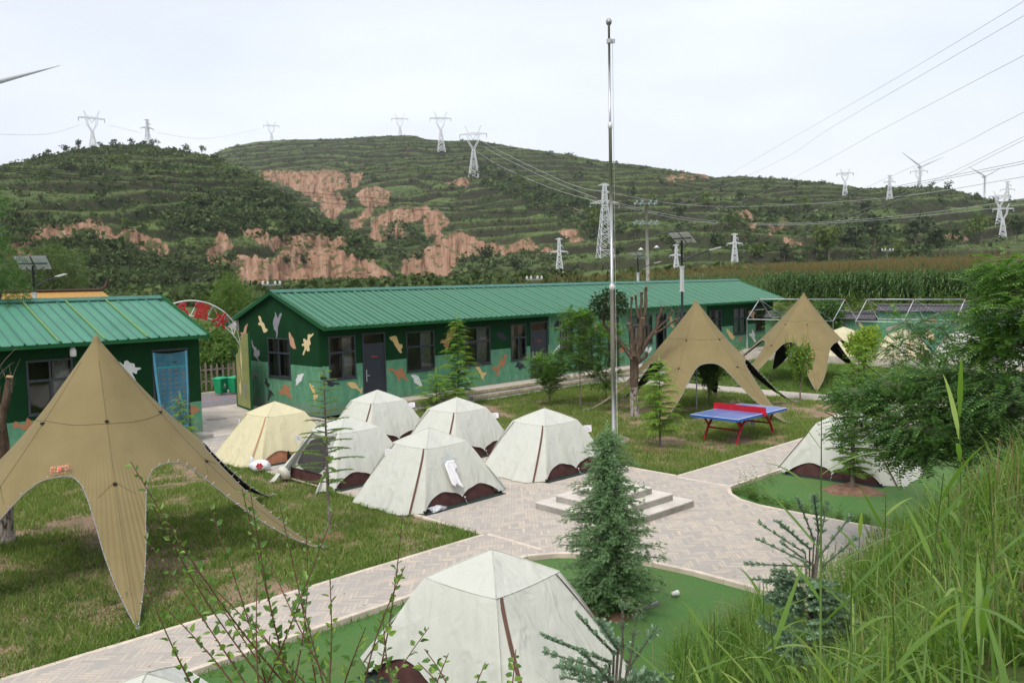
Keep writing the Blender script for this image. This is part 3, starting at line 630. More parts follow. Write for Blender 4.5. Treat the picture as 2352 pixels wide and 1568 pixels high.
def ribbed_roof(root, x0, x1, yf, ym, yb, ze, zr, mat, capmat, pitch=.3, big=3, hs=.028, hb=.05):
    n = int((x1-x0)/pitch); xs, hz, rb = [], [], []
    for i in range(n+1):
        c = x0+i*pitch; isb = big and i % big == 0; h = hb if isb else hs; w = .035
        for dx, hh, r in ((-w, 0, 0), (-w*.45, h, 1), (w*.45, h, 1), (w, 0, 0)): xs.append(c+dx); hz.append(hh); rb.append(r)
        if i < n:
            for q in (.33, .66): xs.append(c+pitch*q-.012); hz.append(0); rb.append(0); xs.append(c+pitch*q); hz.append(.007); rb.append(.35); xs.append(c+pitch*q+.012); hz.append(0); rb.append(0)
    xs = np.clip(np.array(xs), x0, x1); hz = np.array(hz); rb = np.array(rb)
    Vs, Fs, at_ = [], [], []
    off = 0
    for (ya, za, yb_, zb_) in ((yf, ze, ym, zr), (yb, ze, ym, zr)):
        s = np.linspace(0, 1, 5); V = np.array([[x, ya+(yb_-ya)*t, za+(zb_-za)*t+h] for x, h in zip(xs, hz) for t in s])
        F = grid_faces(len(xs), 5)+off
        if ya > ym: F = F[:, ::-1]
        Vs.append(V); Fs.append(F); off += len(V); at_.append(np.repeat(rb, 5))
    o = np_mesh('roof', np.concatenate(Vs), np.concatenate(Fs), mat, root, attrs={'rib': np.concatenate(at_)})
    sm = MB(); k = .03   # under-sheet, so the roof has a body
    for ya in (yf, yb): sm.add([(x0, ya, ze-k), (x1, ya, ze-k), (x1, ym, zr-k), (x0, ym, zr-k)], [(0, 1, 2, 3)])
    sm.build('roof_lining', M['soffit'], o)
    c = MB()
    for sgn, ya in ((1, yf), (-1, yb)):
        dy = (ya-ym)*.075; dz = (ze-zr)*.075; c.add([(x0-.02, ym, zr+.075), (x1+.02, ym, zr+.075), (x1+.02, ym+dy, zr+dz+.062), (x0-.02, ym+dy, zr+dz+.062), (x0-.02, ym+dy, zr+dz+.035), (x1+.02, ym+dy, zr+dz+.035)], [(0, 1, 2, 3), (3, 2, 5, 4)])
    c.build('ridge_cap', capmat, o)
    f = MB()
    f.b2((x0, yf-.012, ze-.11), (x1, yf+.05, ze-.012)); f.b2((x0, yb-.05, ze-.11), (x1, yb+.012, ze-.012))
    for i in range(n+1): f.box((min(max(x0+i*pitch, x0+.03), x1-.03), yf+.0, ze+.006), (.06, .03, .035))
    f.build('fascia', M['fascia'], o)
    return o
def verge(root, x, yf, ym, yb, ze, zr, w=.1, name='verge_board'):
    m = MB()
    for ya in (yf, yb): m.prism([(x, ya, ze-.13), (x, ya, ze+.035), (x, ym, zr+.045), (x, ym, zr-.11)], (w, 0, 0))
    return m.build(name, M['fascia'], root)
def gable(root_mb, x0, x1, y0, y1, zlo, yf, ym, yb, ze, zr, holes, matf, zc=()):
    """gable wall between x0..x1 from y0 to y1; rectangular holes (ya, yb, za, zb)"""
    def roofz(y): return ze+(zr-ze)*((y-yf)/(ym-yf) if y < ym else (yb-y)/(yb-ym))-.035
    zt = min(roofz(y0), roofz(y1)); ys = sorted({y0, y1, *[h[0] for h in holes], *[h[1] for h in holes]}); zs = sorted({zlo, zt, *[h[2] for h in holes], *[h[3] for h in holes], *zc})
    for a, b in zip(ys[:-1], ys[1:]):
        for c, d in zip(zs[:-1], zs[1:]):
            y, z = (a+b)/2, (c+d)/2
            if any(h[0] < y < h[1] and h[2] < z < h[3] for h in holes): continue
            root_mb.b2((x0, a, c), (x1, b, d), matf(y, z))
    root_mb.prism([(x0, y0, zt), (x0, y1, zt), (x0, y1, roofz(y1)), (x0, ym, roofz(ym)), (x0, y0, roofz(y0))][::-1], (x1-x0, 0, 0), matf(ym, zt+.1))

# photo outlines -> wall planes
def onwall(px, py, o, d):
    """intersect the sight line through (px, py) with the vertical plane through o along d -> (s, z)"""
    r = ray(px, py); det = r[0]*d[1]-r[1]*d[0]; k = (o[0]*d[1]-o[1]*d[0])/det; x, y = r[0]*k, r[1]*k
    return (x-o[0])*d[0]+(y-o[1])*d[1], CH+r[2]*k
def smooth(pts, n=3):
    out_ = []; L = len(pts)
    for i in range(L):
        p0, p1, p2, p3 = (np.array(pts[(i+k-1) % L], float) for k in range(4))
        for j in range(n):
            t = j/n; out_.append(tuple(.5*((2*p1)+(-p0+p2)*t+(2*p0-5*p1+4*p2-p3)*t*t+(-p0+3*p1-3*p2+p3)*t**3)))
    return out_
R1, R2_, R3_, R4_, R7, R93, R10, R0 = ((0, 1000, .4464), (900, 1000, .4464), (1900, 1000, .4464), (2800, 900, .551), (700, 1200, .3189), (930, 1300, .17007), (1000, 1420, .2126), (0, 1250, .3827))
def patch(mb, reg, pts, mi, o, d, place, th=.006):
    q = []
    for x, y in pts: s, z = onwall((reg[0]+x*reg[2])/1.7415, (reg[1]+y*reg[2])/1.7415, o, d); q.append((s, z))
    q = smooth(q, 3); a = sum(q[i][0]*q[(i+1) % len(q)][1]-q[(i+1) % len(q)][0]*q[i][1] for i in range(len(q)))
    if a < 0: q = q[::-1]
    mb.prism([place(s, z) for s, z in q][::-1], th_vec(place, th), mi)
def th_vec(place, th):
    a = Vector(place(0, 0)); b = Vector(place(1, 0)); return (Vector((0, 0, 1)).cross(b-a)).normalized()*th

# ---------------------------------------------------------------- long building
BYAW = .8018; B0 = np.array([-6.477, 29.291]); BU = np.array([cos(BYAW), sin(BYAW)]); BN = np.array([-BU[1], BU[0]]); BW = B0+BN*.6
bld = thing('long_building', 'long single storey hut with green ribbed roof and camouflage painted walls', 'building', (BW[0], BW[1], 0), BYAW)
GZ = .30; EZ, RZ = 3.20, 4.46; YF, YM, YB = -.6, 2.89, 6.38; XL, XR = .16, 33.9
wins = [(.55, 1.71, 1.27, 2.83, 1, 'plain'), (4.07, 5.50, 1.25, 2.80, 2, 'plain'), (7.05, 8.60, 1.22, 2.80, 2, 'plain'), (9.85, 10.82, 1.21, 2.80, 1, 'both'), (13.12, 14.05, 1.32, 2.82, 1, 'full'),
        (18.45, 19.45, 1.29, 2.78, 1, 'full'), (19.62, 20.5, 1.29, 2.78, 1, 'plain'), (22.7, 23.8, 1.28, 2.78, 1, 'full'), (26.15, 27.5, 1.30, 2.78, 1, 'both'), (28.85, 30.4, 1.22, 2.80, 2, 'blind'), (31.6, 33.2, 1.30, 2.80, 2, 'dark')]
doors = [(1.98+.03, 3.06, GZ+.02, 2.86, 0), (11.1, 12.27, GZ+.02, 2.84, 0), (14.45, 15.5, GZ+.02, 2.82, 1), (16.7, 17.6, GZ+.02, 2.82, 1), (20.85, 21.8, GZ+.02, 2.80, 1), (24.4, 25.4, GZ+.02, 2.8, 0)]
holes = [w[:4] for w in wins]+[d[:4] for d in doors]
def bmat(x, z): return 1 if (z < 1.78 or 12.35 < x < 25.9) else 0
mb = holed_wall(XL, XR, 0., 3.12, holes, 0., .2, bmat, xc=(12.35, 25.9), zc=(1.78,))
gable(mb, XL+.002, XL+.2, .2, 5.6, 0., YF, YM, YB, EZ, RZ, [(1.89, 3.46, 1.25, 2.73)], lambda y, z: 1 if z < 1.78 else 0, (1.78,))
gable(mb, XR-.2, XR-.002, .2, 5.6, 0., YF, YM, YB, EZ, RZ, [], lambda y, z: 1 if z < 1.78 else 0, (1.78,))
mb.prism([(XL, 0, 3.12), (XR, 0, 3.12), (XR, .2, 3.12), (XL, .2, 3.12)][::-1], (0, 0, .12), 0)
mb.b2((XL+.2, 5.4, 0), (XR-.2, 5.6, 3.2), 0); mb.b2((XL+.2, .2, .2), (XR-.2, 5.4, GZ), 2); mb.b2((XL+.2, .2, 3.05), (XR-.2, 5.4, 3.1), 2)
mb.b2((XL+.2, 2.6, GZ), (XR-.2, 2.7, 3.05), 2)
for xx in (3.5, 9.2, 12.8, 16.1, 20.7, 25.9, 30.8): mb.b2((xx-.05, .2, GZ), (xx+.05, 2.6, 3.05), 2)
mats = ['wall_dark', 'wall_light', 'inside', 'cream_p', 'ochre_p', 'brown_p', 'tan_p', 'grey_p', 'black_p', 'white_p']
cI = {k: i for i, k in enumerate(mats)}
gp = lambda s, z: (XL, s, z)           # on the gable (outside is -x)
fp = lambda s, z: (s, 0., z)           # on the front (outside is -y)
GO = BW+BU*XL
def gpatch(reg, pts, c):
    q = [];
    for x, y in pts: q.append(onwall((reg[0]+x*reg[2])/1.7415, (reg[1]+y*reg[2])/1.7415, GO, BN))
    q = smooth(q, 3); a = sum(q[i][0]*q[(i+1) % len(q)][1]-q[(i+1) % len(q)][0]*q[i][1] for i in range(len(q)))
    if a < 0: q = q[::-1]
    mb.prism([(XL+.002, s, z) for s, z in q], (-.010, 0, 0), cI[c])
def fpatch(reg, pts, c, mbx=None, o=BW, d=BU, y=0., flip=False):
    q = []
    for x, y_ in pts: q.append(onwall((reg[0]+x*reg[2])/1.7415, (reg[1]+y_*reg[2])/1.7415, o, d))
    q = smooth(q, 3); a = sum(q[i][0]*q[(i+1) % len(q)][1]-q[(i+1) % len(q)][0]*q[i][1] for i in range(len(q)))
    if a < 0: q = q[::-1]
    (mbx or mb).prism([(s, y+.002, z) for s, z in q][::-1], (0, -.010, 0), cI[c])
gpatch(R2_, [(300, 590), (320, 600), (330, 640), (350, 660), (362, 700), (378, 705), (378, 728), (350, 740), (340, 720), (325, 680), (300, 670), (302, 650), (315, 645), (305, 620)], 'cream_p')
gpatch(R7, [(1255, 150), (1270, 180), (1290, 225), (1320, 165), (1340, 180), (1320, 240), (1305, 300), (1290, 340), (1290, 400), (1280, 470), (1270, 465), (1270, 400), (1245, 370), (1235, 310), (1230, 290), (1240, 230), (1255, 200)], 'grey_p')
gpatch(R2_, [(205, 660), (195, 700), (190, 740), (180, 760), (160, 790), (140, 795), (140, 770), (150, 765), (138, 740), (165, 735), (172, 700), (190, 670)], 'tan_p')
gpatch(R93, [(1330, 175), (1350, 180), (1400, 280), (1430, 310), (1460, 430), (1495, 550), (1470, 555), (1430, 550), (1360, 470), (1350, 380), (1330, 300)], 'tan_p')
gpatch(R93, [(1900, 190), (1900, 230), (1820, 320), (1840, 440), (1800, 490), (1815, 580), (1790, 620), (1760, 610), (1740, 575), (1700, 640), (1680, 700), (1655, 700), (1660, 640), (1690, 580), (1690, 500), (1640, 490), (1640, 440), (1680, 430), (1665, 340), (1690, 320), (1740, 355), (1770, 330), (1770, 240), (1800, 215), (1860, 220)], 'cream_p')
gpatch(R2_, [(240, 800), (255, 860), (280, 875), (285, 900), (305, 895), (310, 940), (290, 970), (318, 995), (300, 990), (275, 960), (258, 940), (262, 900), (245, 860)], 'grey_p')
gpatch(R93, [(1620, 1140), (1680, 1150), (1640, 1240), (1630, 1300), (1570, 1350), (1510, 1415), (1490, 1410), (1500, 1350), (1490, 1290), (1520, 1230), (1530, 1170), (1580, 1165)], 'white_p')
gpatch(R10, [(620, 565), (690, 565), (700, 600), (750, 570), (760, 590), (745, 650), (740, 700), (795, 800), (780, 830), (710, 770), (690, 750), (620, 740), (590, 750), (540, 710), (560, 690), (570, 640), (620, 640)], 'brown_p')
gpatch(R10, [(1115, 535), (1135, 540), (1165, 590), (1180, 570), (1200, 580), (1215, 650), (1225, 740), (1260, 740), (1280, 780), (1250, 810), (1225, 800), (1230, 860), (1215, 870), (1205, 840), (1190, 720), (1150, 640)], 'ochre_p')
gpatch(R10, [(265, 330), (290, 420), (320, 440), (330, 510), (370, 540), (370, 580), (345, 600), (350, 650), (400, 670), (450, 750), (440, 765), (405, 730), (400, 795), (380, 770), (370, 800), (350, 855), (335, 830), (350, 740), (345, 660), (320, 590), (270, 500), (300, 490)], 'black_p')
gpatch(R7, [(985, 895), (1010, 905), (1045, 940), (1030, 955), (1000, 940), (985, 1000), (970, 990), (975, 940)], 'grey_p')
fpatch(R10, [(1830, 520), (1880, 505), (1950, 510), (2000, 545), (2030, 600), (2060, 640), (2085, 640), (2105, 600), (2110, 620), (2100, 700), (2090, 735), (2075, 700), (2030, 650), (1980, 630), (1930, 630), (1880, 600), (1850, 560)], 'ochre_p')
fpatch(R2_, [(1475, 780), (1530, 768), (1545, 800), (1560, 840), (1585, 845), (1588, 875), (1575, 890), (1585, 915), (1570, 922), (1545, 890), (1520, 850), (1505, 820), (1480, 800)], 'ochre_p')
fpatch(R10, [(1325, 390), (1370, 410), (1400, 370), (1440, 430), (1500, 460), (1520, 500), (1620, 520), (1680, 530), (1670, 560), (1600, 550), (1560, 590), (1480, 580), (1420, 520), (1400, 460), (1330, 460)], 'black_p')
fpatch(R2_, [(1460, 1065), (1500, 1055), (1530, 1080), (1560, 1065), (1590, 1055), (1595, 1090), (1620, 1095), (1610, 1125), (1640, 1160), (1630, 1175), (1595, 1145), (1570, 1140), (1565, 1170), (1545, 1165), (1540, 1130), (1515, 1110), (1510, 1085), (1470, 1080)], 'brown_p')
fpatch(R2_, [(1665, 1125), (1700, 1115), (1735, 1135), (1750, 1170), (1768, 1215), (1755, 1222), (1720, 1200), (1695, 1185), (1690, 1150)], 'white_p')
fpatch(R2_, [(2070, 680), (2060, 740), (2040, 760), (2035, 800), (2010, 830), (2000, 870), (1975, 900), (1975, 870), (1955, 860), (1965, 840), (1930, 830), (1940, 805), (1980, 795), (1990, 745), (2020, 740), (2020, 700)], 'brown_p')
fpatch(R2_, [(2075, 1010), (2090, 1000), (2100, 1050), (2130, 1060), (2135, 1090), (2110, 1080), (2095, 1060)], 'white_p')
fpatch(R3_, [(270, 930), (290, 935), (275, 965), (275, 995), (245, 1050), (225, 1040), (215, 1080), (205, 1130), (190, 1120), (195, 1090), (175, 1095), (180, 1070), (150, 1070), (145, 1055), (180, 1045), (205, 1050), (215, 1010), (235, 950), (240, 985), (258, 975), (255, 945)], 'brown_p')
fpatch(R3_, [(380, 1005), (405, 1010), (430, 1020), (455, 1060), (430, 1055), (400, 1072), (385, 1050), (355, 1048), (370, 1030)], 'black_p')
fpatch(R3_, [(5, 1050), (40, 1050), (65, 1095), (95, 1095), (100, 1110), (80, 1130), (75, 1158), (60, 1150), (45, 1110)], 'ochre_p')
fpatch(R3_, [(190, 750), (240, 735), (280, 790), (270, 810), (220, 790)], 'black_p')
fpatch(R3_, [(745, 620), (752, 680), (735, 720), (715, 720), (708, 680)], 'black_p')
fpatch(R3_, [(765, 840), (765, 890), (740, 900), (705, 935), (698, 925), (725, 880)], 'white_p')
fpatch(R3_, [(1500, 870), (1525, 880), (1540, 865), (1550, 885), (1575, 865), (1585, 885), (1570, 910), (1550, 925), (1535, 910), (1510, 895)], 'white_p')
fpatch(R3_, [(1735, 585), (1755, 590), (1770, 630), (1765, 660), (1785, 685), (1765, 695), (1745, 660), (1748, 620)], 'ochre_p')
fpatch(R3_, [(1070, 620), (1080, 650), (1100, 700), (1095, 720), (1070, 730), (1075, 680)], 'ochre_p')
fpatch(R3_, [(1290, 880), (1340, 870), (1360, 885), (1310, 920), (1290, 910)], 'brown_p')
fpatch(R4_, [(380, 755), (400, 800), (395, 815), (408, 845), (395, 850), (375, 815), (357, 800), (362, 785), (378, 785)], 'white_p')
fpatch(R4_, [(195, 750), (215, 770), (235, 790), (255, 800), (240, 830), (220, 820), (195, 775)], 'ochre_p')
fpatch(R4_, [(350, 630), (375, 620), (402, 635), (390, 660), (397, 690), (385, 680), (365, 660)], 'tan_p')
fpatch(R4_, [(280, 820), (300, 812), (315, 800), (295, 840), (288, 855)], 'brown_p')
mb.build('wall', [M[k] for k in mats], bld)
for (a, b, c, d, n, st) in wins: window(bld, a, b, c, d, .62, n, st)
for (a, b, c, d, op) in doors: door(bld, a, b, c, d, bool(op), not op)
# gable window is turned through 90 degrees
gw = empty('gable_window', (XL, 3.46, 0), -pi/2, bld)
f = window(gw, 0, 1.57, 1.25, 2.73, .62, 2, 'both'); f.parent = bld; f.matrix_parent_inverse = Matrix(); f.location = (XL, 3.46, 0); f.rotation_euler = (0, 0, -pi/2); bpy.data.objects.remove(gw)
b_ = MB()
for i in range(6): b_.box((XL+.3, 2.1, 1.32+i*.055), (.18, .26, .045), 0, .1*i)
st = b_.build('book_stack', plain('buff_paper', (.62, .52, .36), .8, var=.2)); st.location = (BW[0], BW[1], 0); st.rotation_euler = (0, 0, BYAW); tag(st, 'stack of buff books inside the window of the end wall', 'books')
ribbed_roof(bld, 0, 34.47, YF, YM, YB, EZ, RZ, M['roof'], M['ridge'])
verge(bld, 0, YF, YM, YB, EZ, RZ); verge(bld, 34.37, YF, YM, YB, EZ, RZ)
sf = MB()
sf.add([(.10, YF+.02, EZ-.06), (.10, YM, RZ-.07), (XL, YM, RZ-.07), (XL, YF+.02, EZ-.06)], [(0, 1, 2, 3)]); sf.add([(.10, YB-.02, EZ-.06), (.10, YM, RZ-.07), (XL, YM, RZ-.07), (XL, YB-.02, EZ-.06)], [(0, 1, 2, 3)])
sf.prism([(.02, 5.6, 2.95), (.02, YB-.04, EZ-.12), (.02, 5.6, EZ+.15)], (.14, 0, 0)); sf.b2((0.1, 5.6, EZ-.15), (34.3, YB-.05, EZ-.12))
sf.build('eaves_lining', M['soffit'], bld)
pl = MB(); pl.b2((2.0, -1.0, 0), (34, -.001, GZ), 0); pl.b2((6.3, -1.32, 0), (34, -1.002, GZ*.5), 0)
for i in range(int((34-2.)/.065)): pl.box((2.03+i*.065, -1.005, GZ-.04), (.052, .03, .10), 1)
for i in range(int((34-6.3)/.065)): pl.box((6.33+i*.065, -1.325, GZ*.5-.035), (.052, .03, .09), 1)
for i in range(int(34/.5)): pl.box((2.2+i*.5, -.5, GZ+.002), (.49, .98, .004), 2)
pl.build('step', [M['conc_side'], M['brickedge'], M['concrete']], bld)
# two hung lamp bowls, small things under the eaves
# ---------------------------------------------------------------- left building
lo = W2(-6, 26.05)
lb = thing('left_building', 'green roofed hut behind the left star canopy with a blue cloth over its door', 'building', (lo[0], lo[1], 0), YAW)
def X(u): return u+6
lw = [(X(6.75), X(7.95), 1.22, 2.74, 2, 'plain'), (X(3.4), X(4.9), 1.22, 2.74, 2, 'plain')]
ldr = [(X(10.18), X(11.30), .1, 2.80)]
mb = holed_wall(0, X(11.68), 0, 3.1, [w[:4] for w in lw]+ldr, 0, .2, lambda x, z: 1 if z < 1.08 else 0, zc=(1.08,))
LF, LM, LBk = -.62, 2.85, 6.3
gable(mb, X(11.48), X(11.68)-.002, .2, 5.5, 0, LF, LM, LBk, 3.2, 4.4, [], lambda y, z: 1 if z < 1.08 else 0, (1.08,))
gable(mb, .002, .2, .2, 5.5, 0, LF, LM, LBk, 3.2, 4.4, [], lambda y, z: 0)
mb.b2((.2, 5.3, 0), (X(11.48), 5.5, 3.2), 0); mb.b2((.2, .2, 3.05), (X(11.48), 5.3, 3.1), 2); mb.b2((.2, .2, .02), (X(11.48), 5.3, .1), 2)
LW_ = np.array(lo)
for reg, pts, c in ((R0, [(1245, 515), (1290, 545), (1300, 510), (1330, 500), (1360, 525), (1405, 535), (1410, 570), (1465, 575), (1470, 590), (1435, 605), (1425, 640), (1380, 630), (1430, 730), (1420, 745), (1330, 650)], 'white_p'),
                    (R0, [(130, 1190), (150, 1140), (180, 1140), (200, 1160), (260, 1165), (280, 1100), (330, 1130), (430, 1165), (390, 1220), (370, 1250), (320, 1220), (230, 1220), (190, 1195), (150, 1210)], 'brown_p'),
                    (R1, [(1682, 1400), (1720, 1390), (1750, 1400), (1790, 1430), (1740, 1465), (1700, 1490), (1682, 1480)], 'brown_p')):
    fpatch(reg, pts, c, mb, LW_, UU)
mb.build('wall', [M[k] for k in mats], lb)
for (a, b, c, d, n, s_) in lw: window(lb, a, b, c, d, .62, n, s_)
dd = door(lb, *ldr[0], False, False)
ribbed_roof(lb, 0, X(11.78), LF, LM, LBk, 3.2, 4.36, M['roof2'], M['ridge'])
verge(lb, X(11.68), LF, LM, LBk, 3.2, 4.4)
rb = MB()
for u in (8.05, 9.25, 10.45):
    rb.bar((X(u)-.6, LF+.01, 3.2+.055), (X(u)-.6, LM-.2, 4.36-.02), .035, .035)
rb.build('roof_rib', plain('yellow_green_rib', (.17, .30, .09), .6), lb)
cur = MB(); nx, nz_ = 16, 26
for i in range(nx+1):
    for j in range(nz_+1):
        s, t = i/nx, j/nz_; sh = .18*t*(1-s)*min(1, t*1.4)  # left edge swings in
        x = ldr[0][0]+.02+sh+(1.06-sh)*s; z = 2.72-.06*sin(s*pi)*(1-t)-t*2.42; y = -.05-.03*sin(s*17)*(.3+t)-.02*sin(s*7+t*4)
        cur.v.append((x, y, z))
for i in range(nx):
    for j in range(nz_):
        a = i*(nz_+1)+j; cur.f.append((a, a+nz_+1, a+nz_+2, a+1)[::-1]); cur.m.append(1 if i in (0, nx-1) or j in (nz_-1,) else 0); cur.sm.append(True)
def mk_cloth():
    t = NT('blue_patterned_cloth'); P = t.coord(); s = t.n('ShaderNodeSeparateXYZ'); t.l(P, s.inputs[0])
    base = t.ramp(t.noise(3, 4), [(.3, (.045, .14, .20)), (.7, (.075, .20, .27))])
    band = t.math('MULTIPLY', t.math('LESS_THAN', t.math('ABSOLUTE', t.math('SUBTRACT', s.outputs[2], 2.24)), .022), 1.)
    c = t.mix(band, base, (.03, .34, .34))
    zz = t.math('ABSOLUTE', t.math('SUBTRACT', t.math('FRACT', t.math('DIVIDE', s.outputs[2], .145)), .5)); xx = t.math('ABSOLUTE', t.math('SUBTRACT', t.math('FRACT', t.math('DIVIDE', s.outputs[0], .2)), .5))
    dot = t.math('MULTIPLY', t.math('MULTIPLY', t.math('GREATER_THAN', zz, .41), t.math('LESS_THAN', xx, .2)), t.math('LESS_THAN', s.outputs[2], 2.2))
    c = t.mix(t.math('MULTIPLY', dot, t.ramp(s.outputs[2], [(.4, .15), (.95, .9)])), c, (.36, .14, .06)); return t.fin(t.bsdf(c, .85, 0, .1))
c = cur.build('door_curtain', [mk_cloth(), plain('pale_blue_hem', (.10, .38, .52), .8)]); c.location = (lo[0], lo[1], 0); c.rotation_euler = (0, 0, YAW)
tag(c, 'blue patterned cloth with pale hems hung over the left hut door', 'curtain')
# lamp under the eave of the left hut
lm = thing('wall_lamp', 'white bell shaped lamp under the eave of the left hut', 'lamp', (*[float(a) for a in W2(7.84, 25.6)], 2.93), YAW)
m = MB(); m.lathe([(.0, .14), (.05, .14), (.06, .10), (.085, .06), (.085, -.10), (.06, -.13), (0, -.13)], 16); m.build('lamp_shade', M['white'], lm)
m = MB(); m.tube([(0, 0, .14), (0, 0, .22)], .012, 6); m.build('bracket', M['slate'], lm)
st_ = MB(); st_.b2((0, -.75, 0), (X(11.68), -.002, .1)); st_.b2((X(10.0), -.75, .1), (X(11.68), -.002, .105)); st_.build('step', M['conc_side'], lb)
# ---------------------------------------------------------------- yellow roofed shed behind
yo = W2(2.6, 38.5)
ys = thing('yellow_roofed_shed', 'low shed with mustard tiled roof and brown ridge beyond the left hut', 'building', (yo[0], yo[1], .98), YAW+.02)
m = MB(); m.b2((0, 0, -1), (11.6, 4.6, 2.1)); m.build('wall', M['inside'], ys)
m = MB(); zr = 3.62
m.add([(-.4, -.5, 2.05), (12.2, -.5, 2.05), (11.4, 2.3, zr), (.4, 2.3, zr)], [(0, 1, 2, 3)]); m.add([(12.2, 5.1, 2.05), (-.4, 5.1, 2.05), (.4, 2.3, zr), (11.4, 2.3, zr)], [(0, 1, 2, 3)]); m.add([(12.2, -.5, 2.05), (12.2, 5.1, 2.05), (11.4, 2.3, zr)], [(0, 1, 2)]); m.add([(-.4, 5.1, 2.05), (-.4, -.5, 2.05), (.4, 2.3, zr)], [(0, 1, 2)])
m.build('roof', plain('mustard_tiles', (.42, .24, .07), .7, var=.18, scale=14, bump=.8), ys)
m = MB(); m.tube([(.3, 2.3, zr+.03), (3, 2.3, zr+.1), (8, 2.3, zr+.06), (11.4, 2.3, zr+.06)], .07, 6); m.tube([(11.3, 2.3, zr+.05), (11.55, 2.3, zr+.18), (11.62, 2.3, zr+.42), (11.72, 2.3, zr+.55)], [.08, .07, .05, .03], 6); m.build('ridge_cap', plain('brown_ridge_tile', (.07, .04, .03), .8), ys)
# ---------------------------------------------------------------- gate, arch
gpos = W2(15.42, 31.15)
gt = thing('gate_leaf', 'olive painted steel gate leaf standing open against the end wall', 'gate', (gpos[0], gpos[1], 0), YAW-pi/2-.18)
m = MB(); top = [(0, 2.05), (.25, 2.10), (.5, 2.4), (.8, 2.72), (1.1, 2.88), (1.42, 2.92), (1.70, 2.93)]
m.prism([(0, 0, .08), (1.70, 0, .08)]+[(x, 0, z) for x, z in reversed(top)], (0, .04, 0), 0); olive = plain('olive_gate_paint', (.26, .29, .10), .6, var=.12, scale=2)
mats2 = [olive, M['tan_p'], M['cream_p'], M['grey_p']]
for pts, mi in (([(.6, 1.9), (.66, 2.2), (.70, 1.95), (.72, 2.45), (.76, 2.0), (.80, 1.8), (.75, 1.5), (.76, 1.1), (.72, 1.2), (.69, 1.55)], 2), ([(.15, 1.9), (.25, 1.65), (.42, 1.5), (.46, 1.35), (.4, 1.15), (.3, 1.4)], 1), ([(.3, .95), (.42, .9), (.52, 1.15), (.55, .85), (.58, .55), (.5, .7), (.42, .5), (.33, .6)], 2), ([(.95, .9), (1.2, 1.0), (1.15, .6), (1.0, .4)], 3)):
    m.prism([(x, -.001, z) for x, z in smooth(pts, 3)], (0, -.008, 0), mi)
m.build('gate_panel', mats2, gt)
m = MB(); m.b2((1.70, -.02, .05), (1.76, .06, 2.98)); m.b2((-.06, -.02, 0), (0, .06, 2.2)); m.b2((.0, -.012, .02), (1.7, .052, .079)); m.build('gate_frame', M['fascia'], gt)
# arch over the gateway with red lettering
ar = thing('entrance_arch', 'white tubular arch carrying red characters between the two huts', 'arch sign', (*W2(13.75, 31.3), 0), YAW)
def arc(R_, zc, a0, a1, n=30): return [(R_*sin(a0+(a1-a0)*i/n), 0, zc+R_*cos(a0+(a1-a0)*i/n)) for i in range(n+1)]
m = MB(); RO, ZO = 2.1, 2.08; RI, ZI = 2.15, 1.45
m.tube(arc(RO, ZO, -1.1, 1.02), .028, 8); m.tube(arc(RI, ZI, -1.35, 1.25), .024, 8); m.build('arch_tube', M['white'], ar)
m = MB()
for i in range(-3, 4):
    a = i*.30; b = a+.15; pi_ = (RI*sin(a), 0, ZI+RI*cos(a)); po = (RO*sin(b), 0, ZO+RO*cos(b)); pi2 = (RI*sin(a+.30), 0, ZI+RI*cos(a+.30)); m.tube([pi_, po], .014, 6); m.tube([po, pi2], .014, 6)
m.build('brace', M['white'], ar)
def text_mesh(name, body, size, mat, extrude=.01, parent=None, bold=0.):
    cu = bpy.data.curves.new(name, 'FONT'); cu.body = body; cu.size = size; cu.extrude = extrude; cu.align_x = 'CENTER'; cu.align_y = 'CENTER'; cu.resolution_u = 2; cu.offset = bold
    o_ = bpy.data.objects.new(name, cu); COL.objects.link(o_); dg = bpy.context.evaluated_depsgraph_get(); me = bpy.data.meshes.new_from_object(o_.evaluated_get(dg)); bpy.data.objects.remove(o_)
    me.materials.clear(); me.materials.append(mat); k = bpy.data.objects.new(name, me); COL.objects.link(k)
    if parent is not None: k.parent = parent
    return k
M['redpaint'] = plain('red_letter_paint', (.42, .018, .02), .4, var=.2, scale=12, spec=.5)
for ch, a in (('邦', -.22), ('富', .24), ('水', .70)):
    k = text_mesh('character', ch, .66, M['redpaint'], .035, ar, .012); rr_ = 1.80; k.location = (rr_*sin(a), -.03, 2.0+rr_*cos(a)-.02); k.rotation_euler = (pi/2, a*.9, 0)
